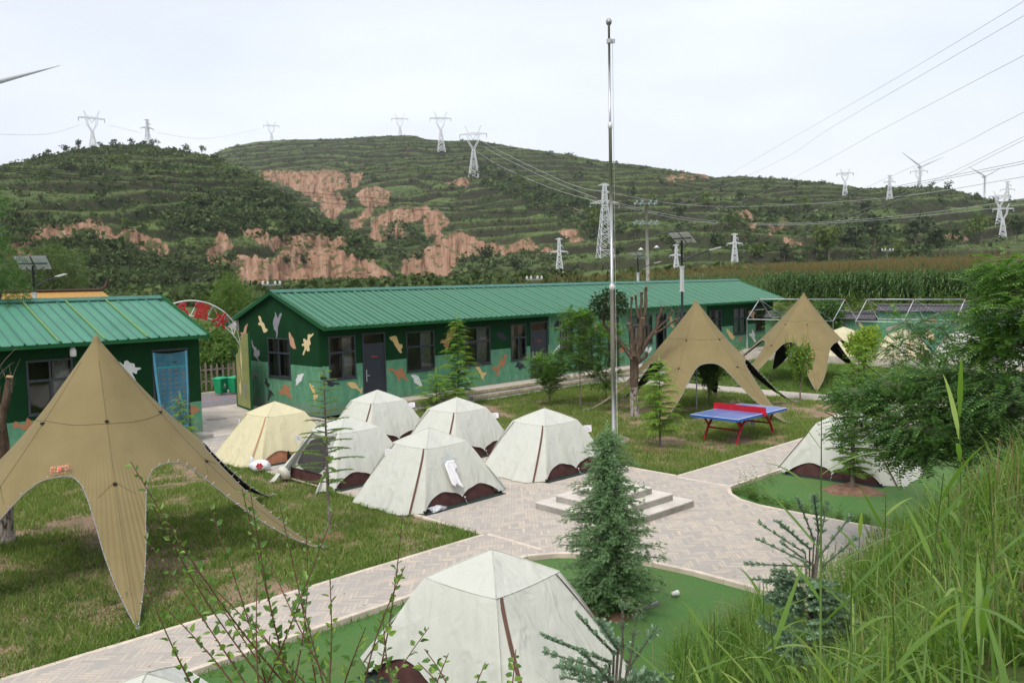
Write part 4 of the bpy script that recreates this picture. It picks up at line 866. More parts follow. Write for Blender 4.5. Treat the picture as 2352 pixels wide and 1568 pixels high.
# ---------------------------------------------------------------- picket fence, bins, garden
wood = plain('weathered_wood', (.26, .21, .17), .9, var=.25, scale=10, bump=.5)
f0 = W2(13.2, 37.4)
pf = thing('picket_fence', 'weathered grey wooden picket fence beside the road', 'fence', (f0[0], f0[1], 0), YAW-.03)
for i in range(26):
    h = 1.18+random.uniform(-.08, .08); x = i*.27; m = MB(); w = .045
    m.prism([(x-w, 0, 0), (x+w, 0, 0), (x+w, 0, h-.08), (x, 0, h), (x-w, 0, h-.08)], (0, .025, 0)); m.build('picket', wood, pf)
m = MB(); m.b2((-.2, .026, .35), (7, .06, .43)); m.b2((-.2, .026, .88), (7, .06, .96)); m.build('rail', wood, pf)
def bin_(px, py, lab):
    g = onz(px, py, .0); r = thing('wheelie_bin', lab, 'litter bin', g, YAW+.4, 'green bins beside the picket fence')
    m = MB(); a, b = .20, .26
    m.add([(-a, -a*.8, .05), (a, -a*.8, .05), (a, a*.8, .05), (-a, a*.8, .05), (-b, -b*.85, .66), (b, -b*.85, .66), (b, b*.85, .66), (-b, b*.85, .66)], [(0, 3, 2, 1), (0, 1, 5, 4), (1, 2, 6, 5), (2, 3, 7, 6), (3, 0, 4, 7), (4, 5, 6, 7)])
    m.build('bin_body', plain('green_plastic', (.015, .30, .12), .4, var=.1), r, .02)
    m = MB(); m.box((0, 0, .69), (.56, .50, .05)); m.box((0, 0, .73), (.44, .38, .04)); m.build('lid', plain('light_green_plastic', (.03, .42, .20), .4), r, .02)
    m = MB(); m.box((0, -.235, .10), (.16, .10, .04)); m.build('pedal', M['slate'], r)
    k = text_mesh('recycling_mark', '▲', .16, M['white_p'], .002, r); k.location = (0, -.222, .42); k.rotation_euler = (pi/2-.08, 0, 0)
    k = text_mesh('lettering', '可回收', .07, M['white_p'], .002, r); k.location = (0, -.208, .30); k.rotation_euler = (pi/2-.08, 0, 0)
bin_(508, 905, 'left green plastic litter bin by the picket fence'); bin_(540, 903, 'right green plastic litter bin, nearest the gate leaf')
# ---------------------------------------------------------------- tile topped boundary wall
tile = plain('dark_roof_tile', (.10, .10, .108), .7, var=.35, scale=12)
def bwall(v0, v1, h, lab):
    a = W2(47.5, v0); r = thing('boundary_wall', lab, 'wall', (a[0], a[1], 0), YAW+pi/2)
    L = v1-v0; m = MB(); m.b2((0, -.25, 0), (L, 0, h)); mats3 = [M['wall_light'], M['brown_p'], M['grey_p'], M['cream_p'], M['black_p'], plain('bare_plaster', (.38, .34, .30), .9)]
    O = np.array(W2(47.5, v0))
    for reg, pts, c in ((R4_, [(1280, 700), (1320, 690), (1300, 720), (1320, 760), (1290, 800), (1265, 770)], 1), (R4_, [(1355, 740), (1440, 725), (1450, 735), (1390, 760), (1360, 770)], 5), (R4_, [(1850, 710), (1890, 700), (1900, 750), (1860, 740)], 2), (R4_, [(2060, 790), (2120, 810), (2090, 830), (2060, 825)], 1), (R4_, [(1630, 690), (1700, 680), (1720, 700), (1640, 705)], 1), (R4_, [(1150, 705), (1175, 715), (1180, 740), (1160, 735)], 3), (R4_, [(1640, 760), (1690, 780), (1700, 830), (1650, 830)], 3), (R4_, [(2250, 700), (2290, 710), (2280, 730), (2250, 725)], 3), (R4_, [(1060, 700), (1075, 715), (1065, 740), (1050, 720)], 2)):
        q = [onwall((reg[0]+x*reg[2])/1.7415, (reg[1]+y*reg[2])/1.7415, O, NN) for x, y in pts]
        if min(s for s, z in q) < .05 or max(s for s, z in q) > L-.05 or max(z for s, z in q) > h-.02: continue
        q = smooth(q, 3); ar_ = sum(q[i][0]*q[(i+1) % len(q)][1]-q[(i+1) % len(q)][0]*q[i][1] for i in range(len(q)))
        if ar_ > 0: q = q[::-1]
        m.prism([(s, -.002, z) for s, z in q], (0, .012, 0), c)
    m.build('wall_panel', mats3, r)
    t_ = MB(); y0 = -.125
    for sg in (-1, 1):
        t_.add([(0, y0, h+.30), (L, y0, h+.30), (L, y0+sg*.34, h+.03), (0, y0+sg*.34, h+.03), (0, y0+sg*.34, h-.02), (L, y0+sg*.34, h-.02), (L, y0, h), (0, y0, h)], [(0, 1, 2, 3) if sg < 0 else (3, 2, 1, 0), (3, 2, 5, 4), (4, 5, 6, 7)])
        n = int(L/.19)
        for i in range(n):
            x = (i+.5)*L/n; t_.tube([(x, y0+sg*.02, h+.31), (x, y0+sg*.2, h+.165), (x, y0+sg*.37, h+.02)], .038, 6)
    t_.tube([(0, y0, h+.33), (L, y0, h+.33)], .075, 8); t_.build('tile_coping', tile, r)
    return r
bwall(19.5, 26.3, 2.15, 'lower tile topped green wall stretch behind the cream tents, nearer the long hut')
bwall(-4, 19.48, 2.62, 'taller tile topped green painted wall stretch behind the right tents')
# ---------------------------------------------------------------- bare awning frames
def frame(vs, lab):
    a = W2(43.6, vs[0]); r = thing('awning_frame', lab, 'metal frame', (a[0], a[1], .354), YAW+pi/2, 'bare metal frames on the terrace')
    L = vs[-1]-vs[0]; ze, zr_ = 1.88, 2.98; w, ym = -2.8, -1.4
    m = MB(); m.tube([(0, ym, zr_), (L, ym, zr_)], .03, 6); m.build('ridge_tube', M['galv'], r)
    for y in (0, w): m = MB(); m.tube([(0, y, ze), (L, y, ze)], .025, 6); m.build('eaves_tube', M['galv'], r)
    m = MB(); m.tube([(0, 0, .03), (L, 0, .03)], .018, 6); m.build('base_rail', M['galv'], r)
    for v in vs:
        s = v-vs[0]
        for y in (0, w):
            m = MB(); m.tube([(s, y, 0), (s, y, ze)], .024, 6); m.build('post', M['galv'], r)
            m = MB(); m.tube([(s, y, ze), (s, ym, zr_)], .026, 6); m.build('rafter', M['galv'], r)
        m = MB(); m.tube([(s, ym*.62, ze+.50), (s, w-ym*.62, ze+.50)], .02, 6); m.build('tie_bar', M['galv'], r)
        m = MB(); m.box((s, ym, zr_), (.08, .08, .08)); m.build('joint', plain('rusty_joint', (.25, .09, .05), .8), r)
    for a_, b_ in zip(vs[:-1], vs[1:]):
        s, e = a_-vs[0], b_-vs[0]
        for y in (0, w):
            m = MB(); m.tube([(s, ym, zr_), (e, y, ze)] if y else [(e, ym, zr_), (s, y, ze)], .006, 4); m.build('stay_wire', M['galv'], r)
frame([20.2, 22.7, 25.28], 'bare gabled pipe frame standing behind the far star canopy by the long hut')
frame([14.2, 16.6, 19.0], 'bare gabled pipe frame over the cream and white tents on the terrace')
frame([8.2, 10.6, 13.0], 'bare gabled pipe frame furthest right on the terrace behind the locust tree')
# ================================================================== cabin tents
def mk_fabric(name, col, rough=.75, wr=1.):
    t = NT(name); P = t.coord()
    mp_ = t.n('ShaderNodeMapping'); mp_.inputs['Scale'].default_value = (1.5, 1.5, .5); mp_.inputs['Rotation'].default_value = (0, .4, .3); t.l(P, mp_.inputs[0])
    w1 = t.noise(2.4, 2, .45, mp_.outputs[0], 1.0); w2 = t.noise(9, 2, .5, mp_.outputs[0], .8)
    c = t.ramp(t.noise(1.2, 4), [(.3, tuple(a*.94 for a in col)), (.7, col)])
    h = t.math('ADD', w1, t.math('MULTIPLY', w2, .12))
    a = t.bsdf(c, rough, 0, .3, t.bump(h, .7*wr, .06)); b = t.n('ShaderNodeBsdfTranslucent'); t.l(c, b.inputs[0])
    m = t.n('ShaderNodeMixShader'); m.inputs[0].default_value = .22; t.l(a, m.inputs[1]); t.l(b.outputs[0], m.inputs[2]); return t.fin(m.outputs[0])
M['tent_white'] = mk_fabric('off_white_tent_fabric', (.69, .70, .62)); M['tent_cream'] = mk_fabric('cream_tent_fabric', (.77, .71, .46))
M['zip_brown'] = plain('brown_webbing', (.115, .062, .045), .85, var=.15); M['zip_tan'] = plain('tan_webbing', (.38, .22, .12), .85, var=.15)
M['tub_brown'] = plain('brown_tub_fabric', (.075, .032, .028), .8, var=.3, scale=5); M['tub_rust'] = plain('rust_tub_fabric', (.38, .17, .09), .8, var=.25, scale=5)
M['mesh_dark'] = plain('dark_mesh', (.05, .048, .045), .9, var=.2); M['black'] = plain('black_plastic', (.015, .015, .016), .5); M['gsheet'] = plain('groundsheet', (.02, .035, .028), .8)
M['alu'] = plain('aluminium', (.62, .62, .62), .35, metal=.8, var=.05)
TP, TS, TZ, TF = 1.495, .576, 1.187, 1.082
def tent_side(mb, sg, sag=1., mi=0, seed=0.):
    """long scalloped wall on local y = sg*..."""
    nx, nt_ = 44, 16; P = []
    for i in range(nx+1):
        x = -1+2*i/nx; a = abs(x); arch = .29*abs(sin(pi*x))**.72 if a < .95 else .29*abs(sin(pi*.95))**.72*(1-a)/.05
        zb = .03+.10*max(0, 1-a*3.5)+arch*sag
        for j in range(nt_+1):
            t = j/nt_; z = TZ-.018*(1-x*x)-(TZ-.018*(1-x*x)-zb)*t; k = 1-(z/TZ)
            hy = TS+(TF-TS)*k**.92+.03*sin(pi*min(1, k)); hx = TS+(TF+.02-TS)*k**.92+.035*sin(pi*min(1, k))
            fold = .022*sin(x*9+seed)*sin(pi*k)*k+.016*sin((x+1)*23*(1-.3*k)+seed*3)*k*k
            P.append((x*hx, sg*(hy+fold), z))
    F = []
    for i in range(nx):
        for j in range(nt_):
            q = (i*(nt_+1)+j, (i+1)*(nt_+1)+j, (i+1)*(nt_+1)+j+1, i*(nt_+1)+j+1); F.append(q if sg > 0 else q[::-1])
    mb.add(P, F, mi, True)
def end_pt(y, t, seed=0., out=.44):
    a = abs(y); flare = min(1., (1-a)*4.5); flare = flare*flare*(3-2*flare); zt = TZ-.018*(1-y*y); z = zt+(.015-zt)*t; k = t
    bx = TF+out*flare; hx = TS+(bx-TS)*k**1.02+.02*sin(pi*k)*(1-flare*.6); hy = TS+(TF+.0-TS)*k**.92+.02*sin(pi*k)
    fold = .024*sin(y*9+seed)*k+.018*sin(y*23+seed*2)*k*k
    return (hx+fold, y*hy*(1-.04*flare*k), z)
def tent_end(mb, sg, y0=-1., y1=1., seed=0., mi=0, out=.44, flat=None):
    ny, nt_ = max(4, int(30*(y1-y0)/2)), 16; P = []
    for i in range(ny+1):
        y = y0+(y1-y0)*i/ny
        for j in range(nt_+1): p = end_pt(y, j/nt_, seed, out); P.append((sg*p[0], p[1], p[2]))
    F = []
    for i in range(ny):
        for j in range(nt_):
            q = (i*(nt_+1)+j, (i+1)*(nt_+1)+j, (i+1)*(nt_+1)+j+1, i*(nt_+1)+j+1); F.append(q[::-1] if sg > 0 else q)
    mb.add(P, F, mi, True)
def strip(mb, f, a, b, w, lift, n=20, mi=0):
    P = [Vector(f(a+(b-a)*i/n)) for i in range(n+1)]; vs = []
    for i, p in enumerate(P):
        d = (P[min(i+1, n)]-P[max(i-1, 0)]).normalized(); side = d.cross(Vector((p.x, p.y, .6)).normalized()).normalized(); nrm = side.cross(d).normalized()
        if nrm.dot(Vector((p.x, p.y, .3))) < 0: nrm = -nrm
        vs += [tuple(p-side*w/2+nrm*lift), tuple(p+side*w/2+nrm*lift)]
    mb.add(vs, [(2*i, 2*i+1, 2*i+3, 2*i+2) for i in range(n)], mi, True)
def cabin_tent(name, label, u, v, rz=0., cream=False, open_end=False, turn=0, z=0., scale=1., group='cabin tents pitched round the plaza', orange=False, logo=False):
    x, y = W2(u, v); r = thing(name, label, 'tent', (x, y, z), YAW+rz+turn*pi/2, group, scale); sd_ = u*1.7+v
    fab = M['tent_cream' if cream else 'tent_white']; zp = M['zip_tan' if cream else 'zip_brown']; tub = M['tub_rust' if cream else 'tub_brown']
    m = MB(); n = 14                                     # roof: four sagging triangles
    for k in range(4):
        a0, a1 = pi/4+k*pi/2, pi/4+(k+1)*pi/2; c0 = Vector((cos(a0), sin(a0), 0))*TS*math.sqrt(2); c1 = Vector((cos(a1), sin(a1), 0))*TS*math.sqrt(2); vs = []; ix = {}
        for i in range(n+1):
            for j in range(i+1):
                s = i/n; t = j/i if i else 0; p = (c0*(1-t)+c1*t)*s; e = 1-abs(2*t-1); zz = TP-(TP-TZ)*s**1.08-.018*(1-(2*t-1)**2)*s-.022*sin(pi*s)*e
                ix[i, j] = len(vs); vs.append((p.x, p.y, zz))
        fs = []
        for i in range(n):
            for j in range(i+1):
                fs.append((ix[i, j], ix[i+1, j], ix[i+1, j+1]))
                if j < i: fs.append((ix[i, j], ix[i+1, j+1], ix[i, j+1]))
        m.add(vs, fs, 0, True)
    tent_side(m, 1, seed=sd_); tent_side(m, -1, seed=sd_+2); tent_end(m, 1, seed=sd_+1)
    if open_end:
        tent_end(m, -1, .80, 1., sd_); tent_end(m, -1, -1., -.80, sd_)
        # the two stretched wings of the opened vestibule
        for s in (-1, 1):
            vs = []
            for i in range(9):
                for j in range(9):
                    t = i/8; q = j/8; a = Vector(end_pt(s*.8, t, sd_)); a.x = -a.x; b = Vector((-TS-(1.55-TS)*t**1.02, s*(TS*.8+(.98-TS*.8)*t), TZ*(1-t))); p = a.lerp(b, q); vs.append(tuple(p))
            m.add(vs, [(i*9+j, (i+1)*9+j, (i+1)*9+j+1, i*9+j+1) for i in range(8) for j in range(8)], 0, True)
    else: tent_end(m, -1, seed=sd_+3)
    fly = m.build('flysheet', fab, r)
    seam = MB()
    for k in range(4):
        a0 = pi/4+k*pi/2; c0 = Vector((cos(a0), sin(a0), 0))*TS*math.sqrt(2); seam.tube([(0, 0, TP+.004), (c0.x*.5, c0.y*.5, TP-(TP-TZ)*.5**1.08+.004), (c0.x, c0.y, TZ+.004)], .007, 5)
        c1 = Vector((cos(a0+pi/2), sin(a0+pi/2), 0))*TS*math.sqrt(2); seam.tube([tuple(c0*(1-t)+c1*t+Vector((0, 0, TZ-.018*(1-(2*t-1)**2)+.002))) for t in (0, .2, .4, .6, .8, 1)], .006, 5)
    seam.build('seam', fab, fly)
    zm = []
    for sg in (-1, 1):
        if sg < 0 and open_end: continue
        for y_ in (-.86, .86):
            z_ = MB(); strip(z_, lambda t: (lambda p: (sg*p[0], p[1], p[2]))(end_pt(y_, t, sd_+(1 if sg > 0 else 3))), .0, 1., .046, .008); z_.build('zip', zp, r)
    v_ = MB()
    for sx in (-1, 1):
        for sy in (-1, 1):
            x0, y0 = sx*(TS+.03), sy*(TS+.035); v_.add([(x0, y0+sy*.012, TZ-.10), (x0-sx*.09, y0+sy*.05, TZ-.22), (x0+sx*.02, y0+sy*.05, TZ-.24), (x0+sx*.035, y0+sy*.0, TZ-.12)], [(0, 1, 2, 3)])
    v_.build('vent_tab', zp, r)
    # inner tub, mesh walls, floor sheet
    t_ = MB(); b, h = 1.0, .30
    t_.add([(-b, -b, .01), (b, -b, .01), (b, b, .01), (-b, b, .01), (-b+.05, -b+.05, h), (b-.05, -b+.05, h), (b-.05, b-.05, h), (-b+.05, b-.05, h)], [(0, 1, 5, 4), (1, 2, 6, 5), (2, 3, 7, 6), (3, 0, 4, 7), (0, 3, 2, 1)]); t_.build('tub_floor', tub, r)
    t_ = MB(); s = TS-.03; t_.add([(-b+.05, -b+.05, h), (b-.05, -b+.05, h), (b-.05, b-.05, h), (-b+.05, b-.05, h), (-s, -s, TZ-.06), (s, -s, TZ-.06), (s, s, TZ-.06), (-s, s, TZ-.06), (0, 0, TP-.06)], [(0, 1, 5, 4), (1, 2, 6, 5), (2, 3, 7, 6), (3, 0, 4, 7), (4, 5, 8), (5, 6, 8), (6, 7, 8), (7, 4, 8)])
    inn = t_.build('inner_tent', M['mesh_dark'], r)
    t_ = MB(); t_.b2((-1.16, -1.2, 0), (1.16, 1.2, .006)); t_.build('groundsheet', M['gsheet'], r)
    for sx in (-1, 1):
        for sy in (-1, 1):
            f_ = MB(); f_.box((sx*TF, sy*TF, .03), (.06, .06, .06)); f_.tube([(sx*(TF-.02), sy*(TF-.02), .05), (sx*(TF-.09), sy*(TF-.09), .22)], .011, 6, 1); f_.build('foot', [M['black'], M['alu']], r)
    for sy in (-1, 1):
        g_ = MB(); g_.tube([(0, sy*(TF+.0), .135), (.0, sy*(TF+.12), 0)], .004, 4, 1); g_.tube([(0, sy*(TF+.01), .15), (0, sy*(TF+.03), .13)], .016, 6, 0); g_.build('guy_line', [M['white'], M['alu']], r)
    for sx in (-1, 1):
        for sy in (-1, 1):
            p = MB(); p.tube([(sx*1.50, sy*.90, .02), (sx*1.56, sy*.93, -.02)], .007, 5); p.build('peg', M['alu'], r)
    if open_end:
        d_ = MB(); d_.tube([(-TS-.05, -TS*.8, TZ-.04), (-TS-.10, -.2, TZ-.08), (-TS-.10, .2, TZ-.07), (-TS-.05, TS*.82, TZ-.03)], [.05, .065, .06, .05], 10); d_.build('rolled_door', fab, r)
        w_ = MB(); w_.add([(-b+.0, -b+.05, h-.02), (-b+.0, b-.05, h-.02), (-s-.035, s, TZ-.08), (-s-.035, -s, TZ-.08)], [(0, 1, 2, 3)]); w_.build('inner_wall', plain('grey_inner_cloth', (.42, .42, .40), .9), r)
        w_ = MB(); q = [(-.55, .30), (-.35, .62), (-.1, .86), (.15, .92), (.42, .8), (.6, .45), (.66, .12), (.3, -.02), (-.3, .0)]
        w_.add([(-b-.012+(b-s)*(hh*.78), yy, .30+hh*.80) for yy, hh in q], [tuple(range(len(q)))]); w_.build('mesh_door', M['mesh_dark'], r)
        w_ = MB(); w_.add([(-b-.01, -b+.05, .02), (-b-.01, b-.05, .02), (-b+.03, b-.05, .30), (-b+.03, -b+.05, .30)], [(0, 1, 2, 3)]); w_.build('tub_front', tub, r)
    if logo:
        k = text_mesh('logo_lettering', '❂ OUTDOOR', .09, M['black_p'], .002, r); k.location = (-.02, -1.0, .47); k.rotation_euler = (pi/2-.42, 0, 0)
    return r
TG = 'cabin tents pitched round the plaza'
T1 = cabin_tent('cabin_tent', 'pale yellow cabin tent at the far left of the plaza tents', 11.58, 21.2, .03, cream=True)
T2 = cabin_tent('cabin_tent', 'off white cabin tent with its end rolled open beside the pale yellow tent', 11.42, 17.5, .04, open_end=True)
T3 = cabin_tent('cabin_tent', 'off white cabin tent furthest back, nearest the long hut doors', 14.83, 20.95, -.01)
T4 = cabin_tent('cabin_tent', 'off white cabin tent in the middle of the back column with a white box behind', 15.21, 17.75, .04)
T5 = cabin_tent('cabin_tent', 'off white cabin tent with a white shirt hanging on its side', 11.57, 14.46, .03)
T6 = cabin_tent('cabin_tent', 'off white cabin tent nearest the flagpole steps', 15.23, 14.44, -.013)
T7 = cabin_tent('cabin_tent', 'large off white cabin tent in the foreground on the artificial turf', 6.84, 7.40, .08, turn=1, z=-.07, scale=1.0)
T8 = cabin_tent('cabin_tent', 'white cabin tent on the right turf behind the sparse larch', 19.85, 8.80, .09, turn=1, z=-.07, group=TG, logo=False)
T9 = cabin_tent('cabin_tent', 'white tent with only its roof showing at the bottom left edge', 2.62, 7.15, .05, turn=1, z=-.07)
TB = 'tents along the terrace wall'
bt = [(1945, 742), (2074, 752), (2210, 752)]
for i, (px, py) in enumerate(bt):
    g = onz(px, py, .354+1.495); uu, vv = uvof(g[0], g[1])
    cabin_tent('cabin_tent', ['pale cream cabin tent on the terrace behind the far star canopy', 'pale cream cabin tent on the terrace under the bare pipe frame', 'white cabin tent on the terrace behind the locust leaves'][i], 45.0, (vv if i else vv+.2)*45.0/uu, .02, cream=i < 2, z=.36, group=TB)
cabin_tent('cabin_tent', 'white cabin tent at the far right of the terrace behind the tree', 45.2, 11.0, .02, z=.36, group=TB)
# paper name cards
def card(T, loc, rz, tilt, lab, pink=True, w=.19, h=.15):
    L = T.matrix_basis @ Vector(loc); r = thing('name_card', lab, 'paper sign', L, T.rotation_euler[2]+rz, 'paper name cards hung on the tents')
    m = MB(); m.box((0, 0, 0), (w, .003, h)); c = m.build('card', plain('white_card', (.78, .77, .80), .8, var=.03), r); c.rotation_euler = (tilt, 0, 0)
    m = MB(); rnd = random.Random(int(loc[0]*100+T.location[0]*10))
    for row, n in ((.025, 3), (-.028, 4)):
        for i in range(n):
            x0 = -.05+i*.032
            for k in range(4):
                x1, z1 = x0+rnd.uniform(-.010, .010), row+rnd.uniform(-.014, .014)
                if rnd.random() < .5: m.b2((x1-.009, -.004, z1-.0016), (x1+.009, -.0025, z1+.0016))
                else: m.b2((x1-.0016, -.004, z1-.010), (x1+.0016, -.0025, z1+.010))
    k = m.build('handwriting', M['black_p'], c)
    m = MB()
    for sx, sz in ((-1, 1), (1, -1), (1, 1), (-1, -1)):
        if rnd.random() < .75: m.box((sx*w*.40, -.003, sz*h*.36), (.018, .002, .022))
    m.build('flower_mark', plain('pink_print', (.72, .30, .42), .8), c)
    m = MB(); m.tube([(0, 0, h/2-.01), (.01, .02, h/2+.06)], .002, 4); m.build('string', M['white'], r)
card(T1, (-.74, .66, .96), -pi/2-.25, -.1, 'paper name card with pink corners on the pale yellow tent')
card(T2, (-.88, .70, .98), -pi/2+.3, .1, 'paper name card pinned to the opened flap of the rolled up tent')
card(T3, (.74, -.70, 1.02), -.35, -.3, 'paper name card on the right shoulder of the furthest off white tent')
card(T4, (.80, -.68, .95), -.6, -.3, 'plain paper name card on the shoulder of the tent with the box behind')
card(T5, (-.72, .52, 1.0), -pi/2+.35, -.2, 'paper name card on the left shoulder of the tent with the shirt')
card(T6, (.78, -.72, .96), -.55, -.1, 'paper name card on the right shoulder of the tent by the flagpole steps', w=.21, h=.17)

# ---------------------------------------------------------------- shirt on a hanger
sh = thing('shirt', 'white shirt drying on a blue hanger on the side of a tent', 'shirt', T5.matrix_basis @ Vector((-.20, -.86, .86)), YAW+.03)
m = MB(); out_l = [(-.16, 0), (-.10, .045), (-.05, .06), (0, .045), (.05, .06), (.10, .04), (.15, 0), (.17, -.10), (.13, -.13), (.12, -.25), (.14, -.40), (.19, -.56), (.15, -.60), (.11, -.54), (.07, -.50), (.03, -.46), (-.02, -.50), (-.06, -.52), (-.11, -.44), (-.13, -.30), (-.14, -.18)]
cx = [(sum(p[0] for p in out_l)/len(out_l)), -.25]; vs = []; fs = []; K = 6; n_ = len(out_l)
for k in range(K+1):
    for i, (a, b) in enumerate(out_l):
        t = k/K; x_, z_ = cx[0]*(1-t)+a*t, cx[1]*(1-t)+b*t; vs.append((x_, -.035-.022*sin(x_*75+z_*14)*(.25+.75*t), z_))
for k in range(K):
    for i in range(n_): j = (i+1) % n_; fs.append((k*n_+i, k*n_+j, (k+1)*n_+j, (k+1)*n_+i))
m.add(vs, fs, 0, True); c = m.build('shirt_cloth', plain('white_cotton', (.80, .79, .80), .9, var=.03), sh); c.rotation_euler = (-.40, 0, 0)
md = c.modifiers.new('thick', 'SOLIDIFY'); md.thickness = .012
m = MB(); m.tube([(-.15, -.03, .02), (-.04, -.03, .10), (.02, -.03, .13), (.09, -.03, .10), (.20, -.03, .06), (.15, -.03, .0), (-.15, -.03, .02)], .006, 5); m.tube([(.02, -.03, .13), (.0, -.03, .18), (-.03, -.0, .22), (-.06, .0, .24)], .005, 5); c = m.build('hanger', plain('blue_hanger', (.35, .52, .68), .5), sh); c.rotation_euler = (-.40, 0, 0)
# ---------------------------------------------------------------- small things by the tents
def blob(mb, c, rx, ry, rz_, n=14, k=9, amp=.12, seed=0, mi=0):
    vs = []
    for i in range(k+1):
        ph = pi*i/k
        for j in range(n):
            th = 2*pi*j/n; q = 1+amp*(sin(3*th+seed+i)+sin(5*th-seed*2+i*1.7))*.5; vs.append((c[0]+rx*sin(ph)*cos(th)*q, c[1]+ry*sin(ph)*sin(th)*q, c[2]+rz_*cos(ph)*(1+amp*.4*sin(seed+th*2))))
    mb.add(vs, [(i*n+j, (i+1)*n+j, (i+1)*n+(j+1) % n, i*n+(j+1) % n) for i in range(k) for j in range(n)], mi, True)
g = onz(598, 1082, 0); r = thing('plastic_bag', 'white plastic bag with red flower print beside the pale yellow tent', 'bag', g, .3)
m = MB(); blob(m, (0, 0, .14), .26, .18, .15, amp=.2, seed=1); blob(m, (-.20, 0, .27), .05, .04, .12, amp=.2, seed=2)
for i in range(7):
    a = i*2*pi/6; cx_, cz_ = (0, 0) if i == 6 else (.06*cos(a), .055*sin(a)); m.lathe([(0, .004), (.026, .002), (.03, -.01)], 10, 1, (0, 0, 0)); q = len(m.v)-30
    for k in range(q, len(m.v)): x, y, z = m.v[k]; m.v[k] = (-.02+cx_+x, -.185-z, .17+cz_+y)
m.build('bag_body', [plain('white_polythene', (.72, .74, .78), .35, var=.1), plain('red_print', (.62, .02, .03), .5)], r)
g = W2(10.12, 18.22); r = thing('wash_basin', 'white enamel basin with blue rim leaning in the opened tent flap', 'basin', (g[0], g[1], .20), YAW-.9)
m = MB(); prof = [(0, -.09), (.13, -.09), (.145, -.07), (.185, .0), (.20, .005), (.20, .012), (.18, .01), (.14, -.062), (.12, -.08), (0, -.08)]; m.lathe(prof, 28, 0); m.lathe([(.186, .006), (.204, .006), (.204, .016), (.186, .016), (.186, .006)], 28, 1)
b = m.build('basin_bowl', [plain('cream_enamel', (.66, .64, .55), .3, var=.04), plain('blue_rim', (.18, .36, .48), .4)], r); b.rotation_euler = (-pi/2+.35, 0, -.5)
g = onz(672, 1094, 0); r = thing('sandal', 'brown sandal on the paving in front of the basin', 'sandal', g, .8); m = MB(); m.prism([(-.11, -.04, 0), (0, -.045, 0), (.10, -.03, 0), (.12, .02, 0), (.05, .045, 0), (-.11, .035, 0)], (0, 0, .025), 0); m.tube([(-.0, -.045, .02), (.02, 0, .07), (.0, .045, .02)], .012, 5); m.tube([(.06, -.04, .02), (.07, 0, .055), (.06, .04, .02)], .01, 5); m.build('sole', plain('brown_leather', (.14, .07, .05), .7), r)
g = onz(764, 1104, 0); r = thing('sneaker', 'white and blue sneaker by the corner of the opened tent', 'shoe', g, 2.2)
m = MB(); blob(m, (0, 0, .045), .13, .05, .045, amp=.05); blob(m, (-.06, 0, .075), .06, .045, .045, amp=.03); m.build('upper', plain('white_leather', (.70, .72, .76), .6), r); m = MB(); m.box((0, 0, .012), (.26, .095, .024)); m.build('sole', plain('blue_rubber', (.12, .2, .4), .7), r, .01)
r = thing('dark_cloth', 'small black cloth hanging on the opened tent flap', 'cloth', T2.matrix_basis @ Vector((-1.12, .80, .56)), YAW); m = MB(); m.add([(-.02, -.02, .16), (.05, -.03, .05), (.06, -.01, -.10), (.02, -.03, -.03), (-.03, -.01, -.12), (-.06, -.03, -.02), (-.04, -.02, .08)], [(0, 1, 2, 3, 4, 5, 6)]); c = m.build('cloth', M['black'], r); md = c.modifiers.new('t', 'SOLIDIFY'); md.thickness = .01
g = onz(1003, 1173, 0); r = thing('clear_plastic_sheet', 'crumpled clear plastic sheet beside the foot of the tent with the shirt', 'plastic sheet', g, YAW)
m = MB(); blob(m, (0, 0, .04), .20, .09, .06, amp=.9, seed=4, n=22, k=7); m.build('sheet', plain('cloudy_plastic', (.48, .50, .52), .25, var=.4, scale=20), r)
g = onz(1057, 918, 0); r = thing('foam_box', 'battered white foam box on the walk behind the middle tents', 'box', (g[0], g[1], 0), YAW+.3)
m = MB(); m.box((0, 0, .22), (.46, .36, .44)); m.box((0, 0, .455), (.50, .40, .05)); m.build('box_body', plain('dirty_foam', (.52, .55, .56), .7, var=.25, scale=8, bump=.5), r, .02)
g = onz(1543, 1370, -.05); r = thing('paper_cup', 'small white paper cup lying on the artificial turf', 'cup', g, .4); m = MB(); m.lathe([(0, 0), (.03, 0), (.042, .11), (.046, .11), (.044, .105), (.030, .006), (0, .006)], 18); c = m.build('cup', M['white'], r); c.rotation_euler = (0, pi/2, 0); c.location = (0, 0, .042)
r = thing('orange_bag', 'orange cloth bag showing under the back tent edge', 'bag', T4.matrix_basis @ Vector((1.0, -.72, .17)), .2); m = MB(); blob(m, (0, 0, 0), .16, .07, .10, amp=.15); m.build('bag_body', plain('orange_cloth', (.62, .12, .03), .7), r)

